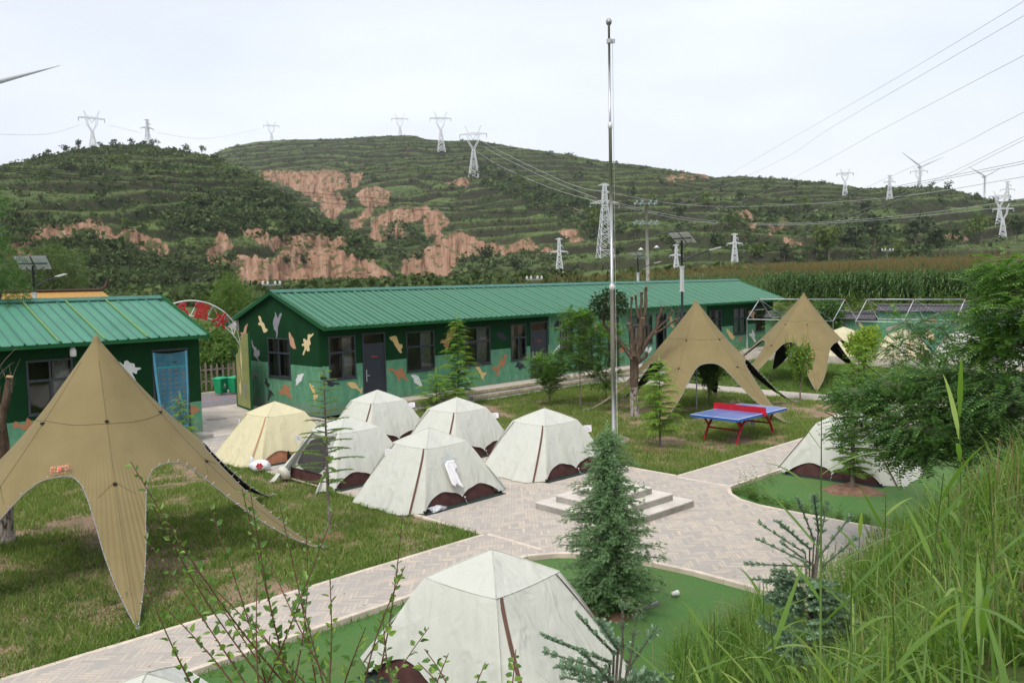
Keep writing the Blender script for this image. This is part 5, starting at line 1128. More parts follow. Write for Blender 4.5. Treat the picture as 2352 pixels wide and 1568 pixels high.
# ================================================================== star canopies
def mk_khaki():
    t = NT('khaki_canopy_fabric'); g = t.n('ShaderNodeNewGeometry'); n1 = t.noise(1.5, 4)
    c = t.ramp(n1, [(.3, (.185, .145, .062)), (.7, (.225, .178, .080))]); ang = t.attr('ang'); rad = t.attr('rad')
    w = t.math('MULTIPLY', t.math('SINE', t.math('MULTIPLY', ang, 190.)), t.ramp(rad, [(.35, 0.), (.55, 1.)]))
    w = t.math('ADD', w, t.math('MULTIPLY', t.noise(1.6, 4, .6, None, 1.), 1.5))
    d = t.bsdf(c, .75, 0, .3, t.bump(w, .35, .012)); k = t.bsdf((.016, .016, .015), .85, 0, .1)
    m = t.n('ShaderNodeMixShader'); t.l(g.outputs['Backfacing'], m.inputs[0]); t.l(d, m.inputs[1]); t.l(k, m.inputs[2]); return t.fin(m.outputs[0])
M['khaki'] = mk_khaki(); M['seam'] = plain('dark_seam', (.16, .125, .06), .8); M['logo'] = plain('salmon_logo', (.62, .26, .17), .7, var=.05); M['logo_red'] = plain('red_logo', (.75, .10, .10), .6)
def star(label, cx, cy, pegs, zt=3.86, pw=1.36, logo=None, grp='khaki star canopies on the lawns'):
    r = thing('star_canopy', label, 'canopy', (cx, cy, 0), 0, grp)
    pg = sorted([(math.atan2(y-cy, x-cx) % (2*pi), math.hypot(x-cx, y-cy)) for x, y in pegs]); n = len(pg)
    RM = 1.62
    nA, nR = 56, 46; V, F, AA, RR = [], [], [], []; edges = []
    def point(a, Ra, Rb, g, q, s):
        """q in 0..1 between two legs, s in 0..1 from apex to edge"""
        th = g*q; k = abs(2*q-1); A = Vector((Ra, 0)); B = Vector((Rb*cos(g), Rb*sin(g))); mid = g/2
        # edge curve: quadratic through A, M, B
        f_ = 1-k; Rn = Ra if q < .5 else Rb; e1 = Rn*float(np.interp(f_, [0, .03, .07, .16, .29, .40, .52, .70, .85, 1], [1., .93, .865, .745, .60, .52, .465, .432, .422, .418])); e2 = .418*(Ra+Rb)/2; Re = e1*(1-f_**3)+e2*f_**3; rr = Re*s; R_ = Ra*(1-q)+Rb*q
        base = max(0., 1-rr/R_); z = zt*base**pw-.06*sin(pi*min(1, rr/RM/1.0)/1.)*(1-k**1.5)*(1 if rr < RM else 0)
        # off the ridge the cloth drops away towards the edge
        off = min(1, abs(th if q < .5 else g-th)*rr/.35) if rr > .05 else 0
        z -= .05*off*min(1, rr/1.3)*(1-.0*k)
        if s > .999: z = max(z, .05)
        return a+th, rr, max(z, .03), rr/R_
    for i in range(n):
        a, Ra = pg[i]; b, Rb = pg[(i+1) % n]; g = (b-a) % (2*pi); base = len(V); ed = []
        for j in range(nA+1):
            qq = j/nA; q = .5-.5*cos(pi*qq); q = .8*q+.2*qq; q = min(max(q, 1e-4), 1-1e-4)
            for s in range(nR+1):
                A_, rr, z, fr = point(a, Ra, Rb, g, q, s/nR); V.append((rr*cos(A_), rr*sin(A_), z)); AA.append(A_-a if q < .5 else A_-a-g); RR.append(fr)
                if s == nR: ed.append((rr*cos(A_), rr*sin(A_), z))
        F.append(grid_faces(nA+1, nR+1)[:, ::-1]+base); edges.append(ed)
    o = np_mesh('canopy_cloth', np.array(V), np.concatenate(F), M['khaki'], r, smooth=True, attrs={'ang': AA, 'rad': RR})
    cd_ = MB(); lt = MB()
    for ed in edges:
        cd_.tube([Vector(p)+Vector((0, 0, -.008)) for p in ed], .009, 5)
        acc = 0
        for p, q in zip(ed[:-1], ed[1:]):
            L = (Vector(q)-Vector(p)).length; acc += L
            if acc > .16:
                acc = 0; d = Vector(p).normalized(); lt.bar(Vector(p)-d*.035, Vector(p)+d*.045+Vector((0, 0, random.uniform(-.02, .03))), .007, .007)
    cd_.build('edge_cord', plain('grey_cord', (.26, .26, .26), .7), o); tag(lt.build('light_string', plain('white_light_clips', (.72, .72, .74), .5), o), kind='stuff')
    m = MB(); m.tube([(0, 0, 0), (0, 0, zt-.02)], .022, 8); m.build('mast', M['galv'], r)
    m = MB(); m.lathe([(.0, zt+.02), (.03, zt+.015), (.045, zt-.02), (.10, zt-.17), (.145, zt-.29), (.15, zt-.31)][::-1], 24); m.build('cap', M['khaki'], r)
    tg, sm = MB(), MB()
    for i in range(n):
        a, Ra = pg[i]; b, Rb = pg[(i+1) % n]; g = (b-a) % (2*pi); sea = []
        for j in range(25):
            q = min(max(j/24, 1e-4), 1-1e-4); f0 = .36+.0*q; bulge = -.05*(4*q*(1-q))
            A_, rr, z, fr = point(a, Ra, Rb, g, q, 1.); rr2 = (1.02-.0*q)*(1+bulge); s_ = rr2/rr
            A_, rr, z, fr = point(a, Ra, Rb, g, q, min(1, s_)); sea.append((rr*cos(A_), rr*sin(A_), z+.006))
        sm.tube(sea, .0035, 4)
        ridge = [(Ra*t*cos(a), Ra*t*sin(a), max(.03, zt*(1-t)**pw)+.006) for t in np.linspace(.08, .98, 30)]; sm.tube(ridge, .003, 4)
        for t in (.27, .47): tg.box((Ra*t*cos(a), Ra*t*sin(a), zt*(1-t)**pw+.01), (.05, .05, .035), 0, a)
        # cross seam where the leg panel starts
        cs = []
        for q in (.14, .10, .06, .02): A_, rr, z, fr = point(a, Ra, Rb, g, q, 1.); A2, r2, z2, fr = point(a, Ra, Rb, g, q, min(1, (Ra*.46+1.1*q)/rr)); cs.append((r2*cos(A2), r2*sin(A2), z2+.006))
        cs.append((Ra*.46*cos(a), Ra*.46*sin(a), zt*.54**pw+.006)); c2 = []
        pa, pR = pg[i-1]; gg = (a-pa) % (2*pi)
        for q in (.98, .94, .90, .86): A_, rr, z, fr = point(pa, pR, Ra, gg, q, 1.); A2, r2, z2, fr = point(pa, pR, Ra, gg, q, min(1, (Ra*.46+1.1*(1-q))/rr)); c2.append((r2*cos(A2), r2*sin(A2), z2+.006))
        sm.tube(cs+c2, .0035, 4)
        p = MB(); p.tube([(Ra*.985*cos(a), Ra*.985*sin(a), .03), ((Ra+.16)*cos(a), (Ra+.16)*sin(a), -.03)], .012, 6); p.box((Ra*cos(a), Ra*sin(a), .02), (.10, .06, .03), 0, a); p.build('ground_peg', M['galv'], r)
    sm.build('seam', M['seam'], o); tg.build('toggle', M['black'], o)
    if logo:
        px, py = logo; # find where the sight line meets the cloth
        best = None
        for v_ in V[::3]:
            x_, y_ = proj((v_[0]+cx, v_[1]+cy, v_[2])); d = (x_-px)**2+(y_-py)**2; dist = math.hypot(v_[0]+cx, v_[1]+cy)
            if best is None or d+dist*3 < best[0]: best = (d+dist*3, v_)
        c0 = Vector(best[1]); nrm = Vector((c0.x, c0.y, 0)).normalized(); ang_ = math.atan2(c0.y, c0.x); th = math.atan(2.2)
        k = text_mesh('logo', '趣游帮', .105, M['logo'], .002, r, .006); k.location = c0+nrm*.06+Vector((0, 0, .04)); k.rotation_euler = (R(52), -.12, ang_+pi/2)
        k2 = text_mesh('logo', '•', .13, M['logo_red'], .004, r, .004); k2.location = k.location+nrm*.004; k2.rotation_euler = k.rotation_euler
        k3 = text_mesh('logo', '趣 之 旅   游 世 界', .026, M['logo'], .001, r); k3.location = k.location+nrm*.04+Vector((0, 0, -.06)); k3.rotation_euler = k.rotation_euler
    return r
star('large khaki star canopy pitched on the left lawn', -7.1, 14.5, [(-5.2, 11.35), (-3.41, 14.81), (-5.37, 18.67), (-8.75, 18.2), (-10.9, 14.9), (-8.85, 11.0)], logo=(143, 1082))
star('khaki star canopy pitched behind the table tennis table', 6.5, 29.9, [(8.73, 26.7), (10.5, 31.2), (8.2, 34.0), (4.3, 33.4), (2.57, 30.26), (4.5, 26.5)])
star('khaki star canopy furthest back beside the pipe frames', 13.1, 38.1, [(12.2, 33.9), (16.9, 38.2), (16.9, 40.7), (13.0, 42.4), (9.2, 40.1), (9.4, 36.0)], logo=(1868, 822))

# ================================================================== table tennis table
tx, ty = 6.5669, 24.5081
tt = thing('table_tennis_table', 'blue outdoor table tennis table with red net and red curved legs', 'table tennis table', (tx, ty, 0), .7753)
def mk_tt():
    t = NT('blue_table_top'); s = t.n('ShaderNodeSeparateXYZ'); t.l(t.coord(), s.inputs[0]); ax = t.math('ABSOLUTE', s.outputs[0]); ay = t.math('ABSOLUTE', s.outputs[1])
    ln = t.math('MAXIMUM', t.math('MAXIMUM', t.math('GREATER_THAN', ax, 1.345), t.math('GREATER_THAN', ay, .738)), t.math('LESS_THAN', ay, .004))
    c = t.ramp(t.noise(2.2, 6, .65), [(.35, (.055, .125, .36)), (.6, (.10, .165, .37)), (.75, (.17, .20, .34))]); c = t.mix(ln, c, (.62, .62, .66)); return t.fin(t.bsdf(c, .35, 0, .4))
m = MB(); m.b2((-1.37, -.7625, .745), (1.37, .7625, .77)); m.build('table_top', mk_tt(), tt, .004)
m = MB()
for y in (-.7625, .7625): m.b2((-1.372, y-.012, .70), (1.372, y+.012, .762))
for x in (-1.37, 1.37): m.b2((x-.012, -.75, .70), (x+.012, .75, .762))
m.build('table_frame', plain('blue_frame_paint', (.02, .11, .42), .4, var=.1), tt)
red = plain('red_net_paint', (.52, .012, .025), .4, var=.12); redleg = plain('red_leg_paint', (.33, .012, .02), .4, var=.2, scale=14)
m = MB(); q = smooth([(-.9, .77), (-.9, .93), (-.87, .955), (.87, .955), (.9, .93), (.9, .77)], 1); m.prism([(-.004, y, z) for y, z in [(-.85, .772), (-.85, .925), (-.83, .945), (.83, .945), (.85, .925), (.85, .772)]], (.008, 0, 0))
for i in range(38):
    for j in range(3): m.box((-.0055, -.55+i*.03+(j % 2)*.015, .83+j*.028), (.002, .008, .008), 1)
nt2 = m.build('net', [red, plain('net_hole', (.32, .10, .12), .6)], tt)
m = MB(); m.box((0, -.80, .755), (.09, .09, .10)); m.box((0, .80, .755), (.09, .09, .10)); m.build('net_bracket', red, tt)
for sx in (-1, 1):
    for sy in (-1, 1):
        y = sy*.52; m = MB()
        m.tube([(sx*1.02, y, 0), (sx*.93, y, .22), (sx*.80, y, .42), (sx*.62, y, .58), (sx*.36, y, .69), (sx*.12, y, .72)], [.036]*4+[.034, .03], 8); m.tube([(sx*.80, y, .42), (sx*.90, y, .52), (sx*1.06, y, .71)], .030, 8); m.build('leg', redleg, tt)
    m = MB(); m.tube([(sx*.84, -.52, .36), (sx*.84, .52, .36)], .026, 8); m.build('cross_bar', redleg, tt)
g = MB(); g.box((0, 0, 0), (.16, .01, .14), M=Matrix.Rotation(.2, 3, 'Y')); g.box((.22, .0, .0), (.13, .01, .15), M=Matrix.Rotation(-.5, 3, 'Y'))
pos = tt.matrix_basis @ Vector((.84, .05, .30)); o = g.build('plastic_scrap', plain('cloudy_plastic_b', (.42, .44, .44), .4), None); o.location = pos; o.rotation_euler = (0, 0, .775+pi/2); tag(o, 'scraps of clear plastic caught on the far cross bar of the table', 'plastic scrap')

# ================================================================== flagpole and its steps
sa = .7532; sx_, sy_ = 2.0239, 17.0915
fs_ = thing('flagpole_steps', 'three square concrete steps round the foot of the flagpole', 'steps', (sx_, sy_, 0), sa)
hs_ = 2.2851/2
for i in range(3):
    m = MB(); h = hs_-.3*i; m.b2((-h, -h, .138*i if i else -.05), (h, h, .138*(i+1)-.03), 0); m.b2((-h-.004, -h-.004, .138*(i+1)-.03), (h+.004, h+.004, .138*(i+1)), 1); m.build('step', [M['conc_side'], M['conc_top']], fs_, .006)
fpx, fpy = 2.03, 17.1
fp = thing('flagpole', 'tall stainless steel flagpole with a ball top', 'flagpole', (fpx, fpy, .414), 0)
ss = NT('stainless_steel'); ss_m = ss.fin(ss.bsdf((.42, .42, .40), .34, 1., .5)); zt0, zt1, zt2 = 4.47, 7.66, 9.62
def zc(z): return z-.414
m = MB(); m.tube([(0, 0, 0), (0, 0, zc(zt0))], .044, 20); m.build('lower_tube', ss_m, fp); m = MB(); m.tube([(0, 0, zc(zt0)), (0, 0, zc(zt1))], .033, 20); m.build('middle_tube', ss_m, fp); m = MB(); m.tube([(0, 0, zc(zt1)), (0, 0, zc(zt2))], .023, 20); m.build('upper_tube', ss_m, fp)
for z_, a, b in ((zt0, .048, .036), (zt1, .036, .025)):
    m = MB(); m.lathe([(a+.004, zc(z_)-.03), (a+.012, zc(z_)), (a+.012, zc(z_)+.04), (b+.002, zc(z_)+.09)], 20); m.build('collar', plain('bright_collar', (.62, .62, .60), .3, metal=.5), fp)
m = MB(); m.lathe([(.0, zc(zt2)+.135), (.035, zc(zt2)+.13), (.06, zc(zt2)+.09), (.058, zc(zt2)+.05), (.035, zc(zt2)+.01), (.02, zc(zt2))], 20); m.build('finial', plain('finial_grey', (.34, .35, .36), .35, metal=.7), fp)
m = MB(); m.box((.07, 0, zc(9.32)), (.10, .01, .09)); m.lathe([(.05, zc(9.32)-.04), (.05, zc(9.32)+.04)], 8); m.build('pulley', M['galv'], fp)
m = MB(); m.tube([(.064, -.02, zc(9.32)), (.066, -.03, zc(3.)), (.066, -.03, zc(1.4))], .004, 5); m.build('halyard', M['white'], fp)
m = MB(); m.lathe([(.11, 0), (.11, .02), (.063, .03)], 20); m.build('base_flange', M['galv'], fp)
m = MB(); m.bar((.06, 0, zc(1.5)), (.30, -.02, zc(1.42)), .02); m.bar((.06, 0, zc(1.35)), (.22, -.02, zc(1.38)), .015); m.build('cleat', M['galv'], fp)
# ================================================================== pylons, turbines, poles, wires
M['pylon'] = plain('pylon_steel', (.68, .69, .71), .6, metal=.2, var=.05)
M['pylon_far'] = M['pylon']
M['wire'] = plain('bare_wire', (.42, .42, .44), .6); M['wire_black'] = plain('insulated_wire', (.03, .03, .03), .6); M['insul'] = plain('insulator', (.25, .33, .33), .4)
def lattice(m, h0, w0, h1, w1, n, t):
    """tapering square lattice between two heights"""
    for k in range(4):
        sx, sy = ((-1, -1), (1, -1), (1, 1), (-1, 1))[k]; m.bar((sx*w0, sy*w0, h0), (sx*w1, sy*w1, h1), t*1.25)
    hs = [h0+(h1-h0)*(1-(1-i/n)**1.25) for i in range(n+1)]
    for i in range(n):
        a, b = hs[i], hs[i+1]; wa = w0+(w1-w0)*(a-h0)/(h1-h0); wb = w0+(w1-w0)*(b-h0)/(h1-h0)
        for k in range(4):
            p = ((-1, -1), (1, -1), (1, 1), (-1, 1)); s, e = p[k], p[(k+1) % 4]
            m.bar((s[0]*wa, s[1]*wa, a), (e[0]*wb, e[1]*wb, b), t); m.bar((e[0]*wa, e[1]*wa, a), (s[0]*wb, s[1]*wb, b), t)
            if i % 2 == 0: m.bar((s[0]*wb, s[1]*wb, b), (e[0]*wb, e[1]*wb, b), t)
def truss_arm(m, x0, x1, z, d, t, y=.5, tip=.15):
    n = 5
    for i in range(n):
        a, b = i/n, (i+1)/n; xa, xb = x0+(x1-x0)*a, x0+(x1-x0)*b; da, db = d*(1-a)+tip*a, d*(1-b)+tip*b
        for yy in (-y, y): ya, yb = yy*(1-a)+yy*.2*a, yy*(1-b)+yy*.2*b; m.bar((xa, ya, z), (xb, yb, z), t); m.bar((xa, ya, z+da), (xb, yb, z+db), t); m.bar((xa, ya, z), (xb, yb, z+db), t)
def pylon(kind, px, ytop, ybase, dist, lab, t=.22, rz=0., real_base=None):
    if dist < 0: b = hill_at(HILLS[-dist], px, ybase); dist = math.hypot(b[0], b[1]); t = .22*dist/600+.04
    else: b = at(px, ybase, dist)
    tp = at(px, ytop, dist); h = tp[2]-b[2]; r = thing('pylon', lab, 'pylon', b, -math.atan2(b[0], b[1])+rz, 'steel pylons on the hills')
    body, arm, ISL = MB(), MB(), []
    if kind == 'goblet':      # waisted tower, open window, horizontal bridge and two horns
        hw, hb, W = h*.56, h*.84, h*.155; lattice(body, 0, h*.095, hw, h*.022, 7, t)
        for s in (-1, 1):
            for y in (-.35, .35):
                body.bar((s*h*.02, y, hw), (s*h*.10, y, h*.70), t*1.2); body.bar((s*h*.10, y, h*.70), (s*W*.80, y, hb), t*1.2); body.bar((s*h*.0, y, hw+.02*h), (s*h*.07, y, h*.70), t); body.bar((s*h*.07, y, h*.70), (s*W*.60, y, hb), t)
            for i in range(4): a = i/4; body.bar((s*(h*.02+h*.08*a), .35, hw+(h*.70-hw)*a), (s*(h*.07*(a+.25)), -.35, hw+(h*.7-hw)*(a+.25)), t*.8)
            arm.bar((s*W*.72, 0, hb+h*.03), (s*W*.98, 0, h), t*1.2); arm.bar((s*W*.50, 0, hb+h*.03), (s*W*.98, 0, h), t); arm.bar((s*W*.90, 0, h), (s*W*1.12, 0, h-.2), t*1.3)
            truss_arm(arm, 0, s*W*1.75, hb, h*.035, t, .5, .05*h*.3)
            ISL.append(([(s*W*1.7, 0, hb), (s*W*1.7, 0, hb-h*.075)], .28))
        ISL.append(([(-W*.45, 0, hb), (0, 0, hb-h*.09), (W*.45, 0, hb)], .2))
    else:                      # tapered mast with a long lower arm and a short top arm
        W = h*.20; za = h*.72 if kind == 'tee' else h*.66
        lattice(body, 0, h*.10, za, h*.032, 8, t); lattice(body, za, h*.032, h*.97, h*.02, 4, t)
        for s in (-1, 1):
            truss_arm(arm, s*h*.03, s*W, za, h*.045, t, .6, .1); truss_arm(arm, 0, s*h*.085, h*.955, h*.03, t, .4, .1)
            ISL.append(([(s*W, 0, za), (s*W*1.0, 0, za-h*.05)], .22))
        truss_arm(arm, h*.02, h*.09, za+h*.14, h*.03, t, .4, .1); ISL.append(([(h*.09, 0, za+h*.14), (h*.09, 0, za+h*.08)], .2))
    body.build('lattice_mast', M['pylon'], r); arm.build('cross_arm', M['pylon'], r); [(lambda q: (q.tube(a_, b_, 5), q.build('insulator_string', M['insul'], r)))(MB()) for a_, b_ in ISL]
    return r
pylon('goblet', 215, 256, 362, 780, 'goblet shaped pylon rising behind the left hilltop, left of its partner', .26, .2)
pylon('tee', 341, 273, 352, 800, 'slender cross armed pylon rising behind the left hilltop', .24, .5)
pylon('goblet', 625, 279, 345, 1320, 'small goblet shaped pylon on the far skyline left of the centre hill', .34, .1)
pylon('goblet', 920, 262, 334, 1200, 'small goblet shaped pylon on the summit of the centre hill', .32, .1)
pylon('goblet', 1012, 258, 350, -1, 'tall goblet shaped pylon on the slope just right of the summit', .27, .1)
pylon('goblet', 1089, 290, 408, -1, 'large goblet shaped pylon standing in trees on the centre slope', .24, -.2)
pylon('tee', 1391, 418, 594, -1, 'largest tapered pylon, partly behind the flagpole', .19, .3)
pylon('tee2', 1287, 545, 645, -1, 'tapered pylon with wide low arms just above the green roof', .16, .1)
pylon('tee2', 1554, 560, 640, -1, 'tapered pylon behind the solar lamp post over the roof', .16, .2)
pylon('tee', 1687, 535, 622, -1, 'small tapered pylon at the foot of the right slope', .19, .2)
pylon('goblet', 1940, 388, 456, -1, 'goblet shaped pylon on the right skyline', .25, .1)
pylon('tee', 2041, 402, 460, -1, 'slender pylon on the right skyline beside a goblet shaped one', .25, .2)
pylon('goblet', 2110, 383, 450, 1000, 'goblet shaped pylon partly hidden by the first wind turbine', .27, .1)
pylon('tee', 2313, 415, 490, 900, 'slender pylon near the right edge of the skyline', .25, .2)
pylon('goblet', 2297, 438, 520, -1, 'goblet shaped pylon in front of the slender one near the right edge', .25, .1)
pylon('goblet', 2301, 468, 548, -1, 'lowest goblet shaped pylon near the right edge, before the hill', .21, .1)
M['turb'] = plain('turbine_white', (.60, .62, .66), .5, var=.03)
def turbine(px, hub, base, dist, ang, L, lab):
    b = at(px, base, dist); hb = at(px, hub, dist); r = thing('wind_turbine', lab, 'wind turbine', b, -math.atan2(b[0], b[1])+.35, 'wind turbines on the skyline'); h = hb[2]-b[2]
    m = MB(); m.tube([(0, 0, 0), (0, 0, h)], [2.0, 1.3], 12); m.build('tower', M['turb'], r); m = MB(); m.box((0, 3, h+1.2), (3.2, 10, 3.4)); m.build('nacelle', M['turb'], r); m = MB(); m.lathe([(0, -2), (1.6, -1.4), (1.8, 1), (0, 1.2)], 12); o = m.build('hub', M['turb'], r); o.rotation_euler = (pi/2, 0, 0); o.location = (0, -3.4, h+1.2)
    for k in range(3):
        a = ang+k*2*pi/3; m = MB(); d = Vector((sin(a), 0, cos(a))); pts = [Vector((0, -3.6, h+1.2))+d*(L*t) for t in (0, .08, .25, .5, .75, 1)]; m.tube(pts, [.9, 1.1, 1.5, 1.05, .65, .12], 6); m.build('blade', M['turb'], r)
turbine(2113, 385, 445, 1500, R(-52), 38, 'wind turbine on the right skyline with a pylon behind it')
turbine(2261, 407, 470, 1700, R(-58), 34, 'smaller wind turbine nearer the right edge of the skyline')
turbine(-66, 216, 470, 420, R(66.5), 41, 'near wind turbine of which only one blade tip reaches in at top left')
# concrete pole with two cross arms
def conc_pole(px, ytop, dist, h, lab, big=True):
    tp = at(px, ytop, dist); r = thing('utility_pole', lab, 'utility pole', (tp[0], tp[1], tp[2]-h), -math.atan2(tp[0], tp[1])+.35)
    m = MB(); m.tube([(.18 if big else 0, 0, 0), (0, 0, h)], [.24 if big else .16, .12], 12); m.build('pole', M['conc_side'], r)
    for z, w in (((h-.35, 1.1), (h-2.3, 1.15)) if big else ((h-.25, .8),)):
        m = MB(); m.bar((-w, -.14, z), (w, -.14, z), .07); m.build('cross_arm', M['galv'], r)
        for i, x in enumerate((-w*.92, -w*.4, w*.4, w*.92)):
            m = MB(); m.lathe([(0, 0), (.10, .02), (.14, .10), (.06, .16), (.12, .22), (.05, .30), (0, .32)], 10, 0, (x, -.14, z+.03)); m.build('insulator', M['insul'] if big else M['white'], r)
            if big: m = MB(); m.lathe([(.0, -.05), (.19, -.03), (.21, .0), (.19, .03), (0, .05)], 14); o = m.build('insulator_disc', M['insul'], r); o.location = (x-.25, -.30, z-.08); o.rotation_euler = (pi/2, .3, .8)
    return r
conc_pole(1484, 460, 86, 11.5, 'tall leaning concrete pole with insulators behind the long green roof')
for px, yt, d, lab in ((622, 648, 75, 'small pole top with insulators peeping over the ridge near its left end'), (1226, 636, 80, 'small pole top with white insulators peeping over the ridge mid way'), (1608, 630, 110, 'small pole top with insulators peeping over the ridge right of the lamp'), (2038, 572, 130, 'white insulator pole top standing in the maize field')):
    conc_pole(px, yt, d, 6, lab, False)
# solar street lamps
def solar_lamp(px, yarr, dist, zb, scale, ang, armang, lab, ps=.62):
    """panel centre seen at (px, yarr)"""
    tp = at(px, yarr, dist); h = (tp[2]-zb)/scale; r = thing('solar_street_lamp', lab, 'street lamp', (tp[0], tp[1], zb), ang, 'solar street lamps'); r.scale = (scale,)*3
    m = MB(); m.tube([(0, 0, 0), (0, 0, h)], [.055, .042], 14); m.build('pole', M['slate'], r)
    m = MB(); m.box((0, -.0, h-1.55), (.12, .12, .95)); m.box((0, 0, h-2.04), (.16, .16, .05)); m.box((0, 0, h-1.06), (.16, .16, .05)); m.build('battery_box', plain('perforated_grey_box', (.50, .51, .51), .6, var=.1, scale=40), r)
    m = MB(); dirv = Vector((cos(armang), sin(armang), 0)); m.tube([(0, 0, h-.85), tuple(dirv*.5+Vector((0, 0, h-.62))), tuple(dirv*1.15+Vector((0, 0, h-.42)))], [.035, .03, .025], 8); m.build('arm', M['slate'], r)
    m = MB(); p = dirv*1.32+Vector((0, 0, h-.38)); m.box(p, (.48, .20, .06), M=Matrix.Rotation(armang, 3, 'Z') @ Matrix.Rotation(-.22, 3, 'Y')); m.build('lamp_head', M['soffit'], r, .02)
    m = MB(); T = Matrix.Rotation(R(-36), 3, 'X')
    for sx in (-1, 1):
        m.box(Vector((0, 0, h+.02))+T @ Vector((sx*.42*ps, 0, .12)), (.78*ps, 1.15*ps, .03), 0, M=T); m.box(Vector((0, 0, h+.02))+T @ Vector((sx*.42*ps, 0, .10)), (.74*ps, 1.1*ps, .012), 1, M=T)
    pn = m.build('solar_panel', [plain('solar_cells', (.02, .025, .05), .25), plain('panel_back', (.85, .85, .86), .6)], r)
    m = MB(); m.bar(Vector((-.7*ps, 0, h+.02))+T @ Vector((0, .0, .07)), Vector((.7*ps, 0, h+.02))+T @ Vector((0, .0, .07)), .04)
    for sx in (-1, 1): m.bar((0, 0, h-.35), Vector((sx*.45*ps, 0, h+.02))+T @ Vector((0, .25, .08)), .03)
    m.build('panel_bracket', M['slate'], r)
solar_lamp(1566, 552, 35.2, -.03, 1.0, R(-48), R(30), 'tall solar street lamp between the long hut and the middle star canopy')
solar_lamp(1465, 591, 58, 1.0, 1.0, R(-48), R(30), 'smaller solar street lamp standing behind the long green roof')
solar_lamp(75, 610, 36, 1.2, .95, R(12), R(60), 'solar street lamp behind the left hut near the yellow roof', .72)
# hanging bowl lamps by the pole
for px, py, lab in ((1472, 572, 'left of the two white bowl lamps hung beside the concrete pole'), (1508, 567, 'right of the two white bowl lamps hung beside the concrete pole')):
    g = at(px, py, 80); r = thing('bowl_lamp', lab, 'lamp', g, 0, 'bowl lamps by the concrete pole'); m = MB(); m.lathe([(0, .12), (.08, .12), (.12, .03), (.28, -.06), (.26, -.10), (0, -.08)], 16); m.build('lamp_shade', M['white'], r); m = MB(); m.tube([(0, 0, .12), (.02, 0, .5)], .025, 6); m.build('stem', M['slate'], r)
